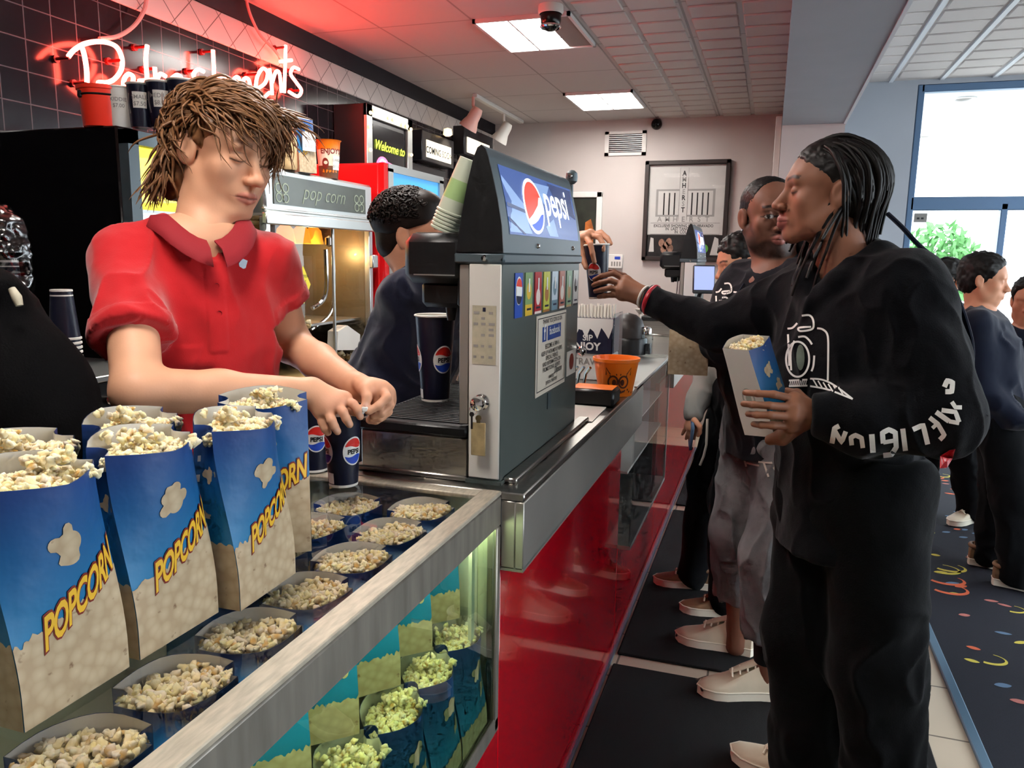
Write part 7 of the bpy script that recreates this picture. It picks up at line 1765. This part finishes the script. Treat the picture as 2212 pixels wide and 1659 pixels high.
for k_, (h_, kn, an) in enumerate(lg):
    m = MB(); heel = Vector((an[0], an[1], .0125)) - Vector((-.96, -.26, 0)) * .07; T = shoe(m, heel, (-.96, -.26) if k_ else (-.98, .05), .30, .135, .052, 0, 1)
    m.build('shoe', ['shoe_cream', 'shoe_sole'], friend, smooth=50)
    m = MB(); T2 = T; n = 14; m.tube([T @ Vector((.30 - .01, .04 * y_, .028)) for y_ in (-.9, -.4, 0, .4, .9)], .004, 6); m.stroke([(.19, -.052), (.26, -.046), (.30, -.02)], .012, 0, lambda x, y: T @ Vector((x, y - .002, .033))); m.build('toe_band', ['shoe_dark'], friend)
    if k_ == 1: m = MB(); c_ = an; m.lathe([(.043, .02), (.046, .06), (.052, .13)], 18, 0, TR(*c_)); m.build('sock', ['sock_black'], friend)
# popcorn bag held out by this person
bb = at(1484, 806, D=2.58)
place_bag(bb.x, bb.y, bb.z, .12, 'popcorn bag held out over the aisle by the person in grey jeans', 'popcorn in the bag held by the person in grey jeans', k=1, mesh=BAG_J, heap=HEAP_LOW[1], group='popcorn bags in hands')

# ---- third customer, mostly hidden
hd3 = Head(at(1597, 566, D=3.3), (-.9, -.45), .25, 0, 1.0)
f3 = Vector((-.9, -.4, 0)).normalized()
n3 = at(1612, 640, D=3.32); hip3 = Vector((-.06, 3.50, .92)); sR, sL = n3 + Vector((-.06, .15, -.06)), n3 + Vector((.06, -.15, -.06))
S = SDF(); hd3.build(S, neck=False); S.cap(hd3.P(0, -.02, -.06), A3(n3), .055, .06, .02); Vh = S.mesh(.004)
el3, wr3 = at(1512, 845, D=3.40), at(1497, 900, D=3.42)
S = SDF(); torso(S, sR, sL, hip3, f3, .3, .2, .3, .2); S.cap(sR, A3(sR) * .4 + A3(el3) * .6, .045, .04); S.cap(A3(sR) * .4 + A3(el3) * .6, wr3, .04, .028)
hand(S, wr3, [a_(1484, 920, 3.42), a_(1490, 924, 3.40), a_(1497, 926, 3.39), a_(1504, 925, 3.40)], [[a_(1484, 920, 3.42), a_(1478, 930, 3.43), a_(1474, 938, 3.43)], [a_(1490, 924, 3.40), a_(1485, 938, 3.41), a_(1482, 948, 3.42)], [a_(1497, 926, 3.39), a_(1493, 942, 3.40), a_(1491, 952, 3.42)], [a_(1504, 925, 3.40), a_(1501, 939, 3.41), a_(1500, 948, 3.42)]], [a_(1500, 908, 3.37), a_(1512, 922, 3.36), a_(1512, 934, 3.37), a_(1508, 942, 3.38)])
lg = []
for s_, an in ((1, at(1500, 1232, Z=.09)), (-1, at(1565, 1290, Z=.09))):
    h_ = A3(hip3) + A3(Vector((f3.y, -f3.x, 0))) * .09 * s_; kn = h_ * .5 + A3(an) * .5 + A3(f3) * .04; S.cap(h_, kn, .08, .055, .03); S.cap(kn, A3(an), .055, .035, .03); lg.append((h_, kn, A3(an)))
Vt = S.mesh(.006)
third = body_object([Vh, Vt], SKIN_TAN, [lambda V, C: hd3.paint(V, C, SKIN_TAN, L_('#a86a58'), L_('#1a1310'))], 'person in a grey sleeve and black trousers, mostly hidden behind the person in grey jeans')
S = SDF(); hd3.e(S, (0, -.018, .045), (.084, .104, .084)); hd3.e(S, (0, -.05, -.02), (.074, .06, .06), .03); S.cut(hd3.P(0, .075, .06), hd3.R @ np.array([0, 1, -.6])); V, Q = S.mesh(.006); V = V + vnormals(V, Q) * ((vnoise(V * 90) - .5) * .012)[:, None]; np_mesh('hair', V, Q, ['hair_black'], third)
S = SDF(); torso(S, sR, sL, hip3, f3, .36, .24, .35, .24, .05, .07); S.cap(sR, A3(sR) * .4 + A3(el3) * .6, .07, .06, .04); S.cap(A3(sR) * .4 + A3(el3) * .6, A3(el3) * .2 + A3(wr3) * .8, .06, .048, .03); S.cap(sL, A3(sL) - [0, 0, .3], .07, .06, .04); cloth('sweater', S, .008, 'grey_sleeve', third, (0, 0, 1), .014, 14, 5)
S = SDF()
for h_, kn, an in lg: S.cap(h_ + [0, 0, .05], kn, .10, .085, .04); S.cap(kn, an + [0, 0, -.01], .085, .075, .04)
S.ell(A3(hip3), (.17, .13, .14), k=.05); cloth('trousers', S, .008, 'trouser_black', third, (0, 0, 1), .014, 12, 8)
m = MB(); m.tube([at(1528, 905, D=3.36), at(1526, 960, D=3.37), at(1520, 985, D=3.37), at(1512, 1005, D=3.38)], .006, 6); m.build('drawstring', ['denim_thread'], third)
for k_, (h_, kn, an) in enumerate(lg):
    m = MB(); heel = Vector((an[0], an[1], .0125)) - Vector((-.95, -.1, 0)) * .09; shoe(m, heel, (-.95, -.1), .27, .11, .046, 0, 1); m.build('shoe', ['shoe_brown', 'shoe_sole'], third, smooth=50)
m = MB(); q = at(1493, 935, D=3.41); m.box((0, 0, 0), (.012, .09, .14), 0, .005, TR(*q) @ RZ(.2) @ RX(.5)); m.build('phone', ['frame_blue'], label='phone held low in the hand of the person with the grey sleeve', category='phone')
# ---- curly haired worker in the navy tee, reaching behind the soda machine
hdn = Head(at(888, 506, D=2.27), (.96, .28), .05, 0, 1.0)
fN = Vector((.93, .30, 0)).normalized()
sR, sL = at(872, 640, D=2.12), at(955, 640, D=2.42)
mid = (sR + sL) / 2; hip = at(848, 860, D=2.24)
eR, wN = at(1090, 620, D=2.30), at(1232, 520, D=2.40)
nb = mid + Vector((0, 0, .05))
S = SDF(); hdn.build(S, neck=False); S.cap(hdn.P(0, -.03, -.05), A3(nb), .054, .06, .025); S.ell(A3(mid), (.11, .1, .07), k=.04); Vh = S.mesh(.003)
S = SDF(); S.cap(A3(sR), A3(eR), .048, .040); S.cap(A3(eR), A3(wN), .040, .027)
a_ = lambda u, v, d: at(u, v, D=d)
hand(S, wN, [a_(1266, 512, 2.36), a_(1272, 508, 2.38), a_(1276, 506, 2.41), a_(1276, 508, 2.44)],
     [[a_(1266, 512, 2.36), a_(1276, 528, 2.32), a_(1280, 548, 2.315), a_(1284, 566, 2.318)],
      [a_(1272, 508, 2.38), a_(1294, 512, 2.34), a_(1302, 526, 2.325), a_(1303, 540, 2.322)],
      [a_(1276, 506, 2.41), a_(1300, 506, 2.38), a_(1314, 518, 2.36), a_(1319, 526, 2.35)],
      [a_(1276, 508, 2.44), a_(1298, 502, 2.44), a_(1312, 514, 2.42), a_(1316, 524, 2.41)]],
     [a_(1252, 530, 2.37), a_(1258, 550, 2.36), a_(1262, 566, 2.35), a_(1266, 578, 2.34)], k=.012)
Vr = S.mesh(.0032)
S = SDF(); torso(S, sR, sL, hip, fN, .28, .18, .28, .18); S.cap(sL, A3(sL) + A3(fN) * .2 - [0, 0, .2], .045, .035); S.cap(A3(hip), A3(hip) * [1, 1, 0] + [0, 0, .5], .12, .1, .05)
for s_ in (-1, 1): h_ = A3(hip) * [1, 1, 0] + A3(Vector((fN.y, -fN.x, 0))) * .09 * s_; S.cap(h_ + [0, 0, .9], h_ + [0, 0, .05], .08, .05, .03)
Vt = S.mesh(.008)
helper = body_object([Vh, Vr, Vt], SKIN_TAN, [lambda V, C: hdn.paint(V, C, SKIN_TAN, L_('#b06c5a'), L_('#221813'))], 'person with dark curly hair and navy tee behind the soda machine, passing a cup')
S = SDF(); m_, up, rg, fw = torso(S, sR, sL, hip, fN, .36, .24, .34, .24, .05, .062)
S.cap(sR, A3(sR) * .45 + A3(eR) * .55, .068, .075, .04); S.cap(sL, A3(sL) + A3(fN) * .12 - [0, 0, .12], .07, .075, .04); S.cap(A3(hip), A3(hip) - [0, 0, .25], .16, .16, .05)
dd = A3(eR) - A3(sR); dd /= np.linalg.norm(dd); S.cutlocal(A3(sR) * .45 + A3(eR) * .55, dd, .12); S.cap(A3(nb) + [0, 0, .12], A3(nb) + [0, 0, .015], .060, .062, .008, True)
cloth('navy_tee', S, .006, 'navy_tee', helper, (.5, .2, -.9), .016, 15, 12)
r = np.random.RandomState(3)
S = SDF(); hdn.e(S, (0, -.016, .045), (.088, .110, .086)); hdn.e(S, (0, .035, .09), (.06, .05, .035), .03); S.cut(hdn.P(0, .066, .045), hdn.R @ np.array([0, 1, -.9])); S.cut(hdn.P(0, 0, .012), hdn.R @ np.array([0, .35, -1]))
V1 = S.mesh(.005); S = SDF(); hdn.e(S, (0, -.020, .03), (.0755, .0945, .078)); hdn.e(S, (0, -.055, -.03), (.062, .048, .05), .02); S.cut(hdn.P(0, .028, .0), hdn.R @ np.array([0, 1, -.1])); V1 = cat_mesh(V1, S.mesh(.005))
roots = []
while len(roots) < 900:
    v = r.randn(3); v /= np.linalg.norm(v); x, y, z = v
    if (y > .40 and z < .45) or z < -.12 or (abs(x) > .6 and y > .0 and z < .1): continue
    roots.append(v)
P_ = []; Rr = []
for v in roots:
    x, y, z = v; sc_ = .75 if z < 0 else 1.0
    c_ = np.array([x * .090 * (sc_ * .25 + .75), -.014 + y * .110 * (sc_ * .2 + .8), .040 + z * (.094 if z > 0 else .085)]); a1 = np.cross(v, r.randn(3)); a1 /= np.linalg.norm(a1); a2 = np.cross(v, a1); rad = r.uniform(.006, .011) * sc_; ph = r.uniform(0, 6)
    pts = [c_ + (a1 * math.cos(ph + t) + a2 * math.sin(ph + t)) * rad * (1 - .02 * t) + v * (t * .0012 - .004) for t in [i * .62 for i in range(13)]]
    P_.append([A3(hdn.T @ Vector(w)) for w in pts]); Rr.append([.0026 * r.uniform(.8, 1.2)] * 13)
V2 = tubes_np(P_, Rr, 4); V, Q = cat_mesh(V1, V2); np_mesh('hair', V, Q, ['hair_dark'], helper)

# ---- dark figure bending at the left edge
S = SDF(); S.chain([at(-260, 640, D=1.16), at(-90, 730, D=1.18), at(30, 850, D=1.17), at(95, 950, D=1.15)], [.12, .105, .10, .09], .05); S.cap(A3(at(-40, 900, D=1.2)), A3(at(-40, 1300, D=1.25)), .13, .12, .05); S.cap(A3(at(-70, 690, D=1.14)), A3(at(-28, 640, D=1.14)), .05, .045, .03)
hdl = Head(at(-300, 470, D=1.15), (-.6, -.8), .2); S2 = SDF(); hdl.build(S2); Vh = S2.mesh(.005); S3 = SDF(); S3.chain([at(-270, 580, D=1.17), at(-100, 760, D=1.2), at(-40, 950, D=1.2)], [.07, .07, .07]); b_ = A3(at(-40, 950, D=1.2)); S3.cap(b_, b_ * [1, 1, 0] + [0, 0, .05], .09, .06); Vt = S3.mesh(.01)
lefty = body_object([Vh, Vt], SKIN_TAN, [], 'person in black clothing bending in from the left edge of the picture')
mat('black_knit', '#060506', .95, spec=.12, bump=(300, .3, .002))
cloth('black_top', S, .007, 'black_knit', lefty, (.6, .3, -.8), .012, 12, 22)
m = MB(); q = at(36, 642, D=1.10); m.tube([q + Vector((-.008, 0, .012)), q, q + Vector((.004, .0, -.012))], [.005, .007, .005], 10); m.build('hair_tie', ['plate'], lefty, label='small pale band at the shoulder')

# ---- people in the lobby by the window, dark against the light
def lobby_person(u, v, d, foot, f, label, tall=1.0, shoes='shoe_brown', hat=True, matn='navy_dark', sc=1.0):
    f = Vector((f[0], f[1], 0)).normalized(); hp = at(u, v, D=d); ft = Vector((foot[0], foot[1], 0))
    hd_ = Head(hp, f, .1, 0, sc); neck = hp + Vector((0, 0, -.17)); hip = Vector((hp.x * .5 + ft.x * .5, hp.y * .5 + ft.y * .5, hp.z * .56)); rg = Vector((f.y, -f.x, 0))
    sR, sL = neck + rg * .17 - Vector((0, 0, .05)), neck - rg * .17 - Vector((0, 0, .05))
    S = SDF(); hd_.build(S, neck=False); S.cap(hd_.P(0, -.02, -.06), A3(neck), .055, .06, .02)
    lg = []
    for s_ in (1, -1):
        an = A3(ft + rg * .11 * s_ + f * .06 * s_ + Vector((0, 0, .09))); h_ = A3(hip) + A3(rg) * .09 * s_; kn = h_ * .5 + an * .5 + A3(f) * .03; S.cap(h_, kn, .08, .055, .03); S.cap(kn, an, .055, .035, .03); lg.append((h_, kn, an))
    torso(S, sR, sL, hip, f, .3, .2, .3, .2)
    V, Q = S.mesh(.006); p_ = body_object([(V, Q)], SKIN_TAN, [], label)
    S = SDF(); torso(S, sR, sL, hip, f, .40, .28, .38, .27, .05, .08)
    for s_ in (sR, sL):
        e_ = A3(s_) + A3(f) * .05 - [0, 0, .27]; S.cap(s_, e_, .075, .062, .04); S.cap(e_, e_ + A3(f) * .16 - [0, 0, .14], .062, .05, .03)
    cloth('jacket', S, .010, matn, p_, (0, 0, 1), .014, 12, int(u))
    S = SDF()
    for h_, kn, an in lg: S.cap(h_ + [0, 0, .05], kn, .10, .085, .04); S.cap(kn, an - [0, 0, .01], .085, .075, .04)
    S.ell(A3(hip), (.17, .14, .14), k=.05); cloth('trousers', S, .010, 'trouser_black', p_, (0, 0, 1), .014, 12, 8)
    for h_, kn, an in lg: m = MB(); shoe(m, Vector((an[0], an[1], .012)) - f * .09, (f.x, f.y), .28, .11, .047, 0, 1); m.build('shoe', [shoes, 'shoe_sole'], p_, smooth=50)
    S = SDF(); hd_.e(S, (0, -.015, .042), (.086, .106, .086)); hd_.e(S, (0, -.045, -.02), (.078, .062, .065), .03); S.cut(hd_.P(0, .06, .05), hd_.R @ np.array([0, 1, -.5])); V, Q = S.mesh(.007); V = V + vnormals(V, Q) * ((vnoise(V * 80) - .5) * .01)[:, None]; np_mesh('hair', V, Q, ['hair_black'], p_)
    return p_
lobby_person(2126, 602, 3.62, (1.16, 4.10), (.8, -.25), 'person in dark clothes by the window with patterned shoes, facing right', shoes='shoe_brown')
lobby_person(2042, 603, 4.5, (1.09, 5.0), (-.6, -.6), 'person in dark clothes behind, nearer the bush outside the window', shoes='shoe_cream')
lobby_person(2225, 648, 3.9, (1.42, 4.5), (-.3, -.8), 'person in dark clothes cut by the right edge of the picture', shoes='shoe_cream')
# ------------------------------------------------------------------ light and picture settings
w = bpy.data.worlds.new('world'); SC.world = w; w.use_nodes = True
nt = w.node_tree; bg = nt.nodes['Background']; bg.inputs['Color'].default_value = (.84, .93, 1.0, 1); bg.inputs['Strength'].default_value = 5.0
SC.view_settings.view_transform = 'Standard'; SC.view_settings.look = 'None'; SC.view_settings.exposure = 0.74; SC.view_settings.gamma = 1.0; SC.view_settings.use_curve_mapping = False
SC.cycles.use_denoising = True
SC.cycles.use_adaptive_sampling = True; SC.cycles.adaptive_threshold = .06; SC.cycles.adaptive_min_samples = 12
try: SC.cycles.denoiser = 'OPENIMAGEDENOISE'
except Exception: pass
SC.cycles.max_bounces = 7; SC.cycles.diffuse_bounces = 3; SC.cycles.glossy_bounces = 3; SC.cycles.transmission_bounces = 4; SC.cycles.transparent_max_bounces = 12
SC.cycles.sample_clamp_indirect = 6; SC.cycles.caustics_reflective = False; SC.cycles.caustics_refractive = False; SC.cycles.blur_glossy = .5
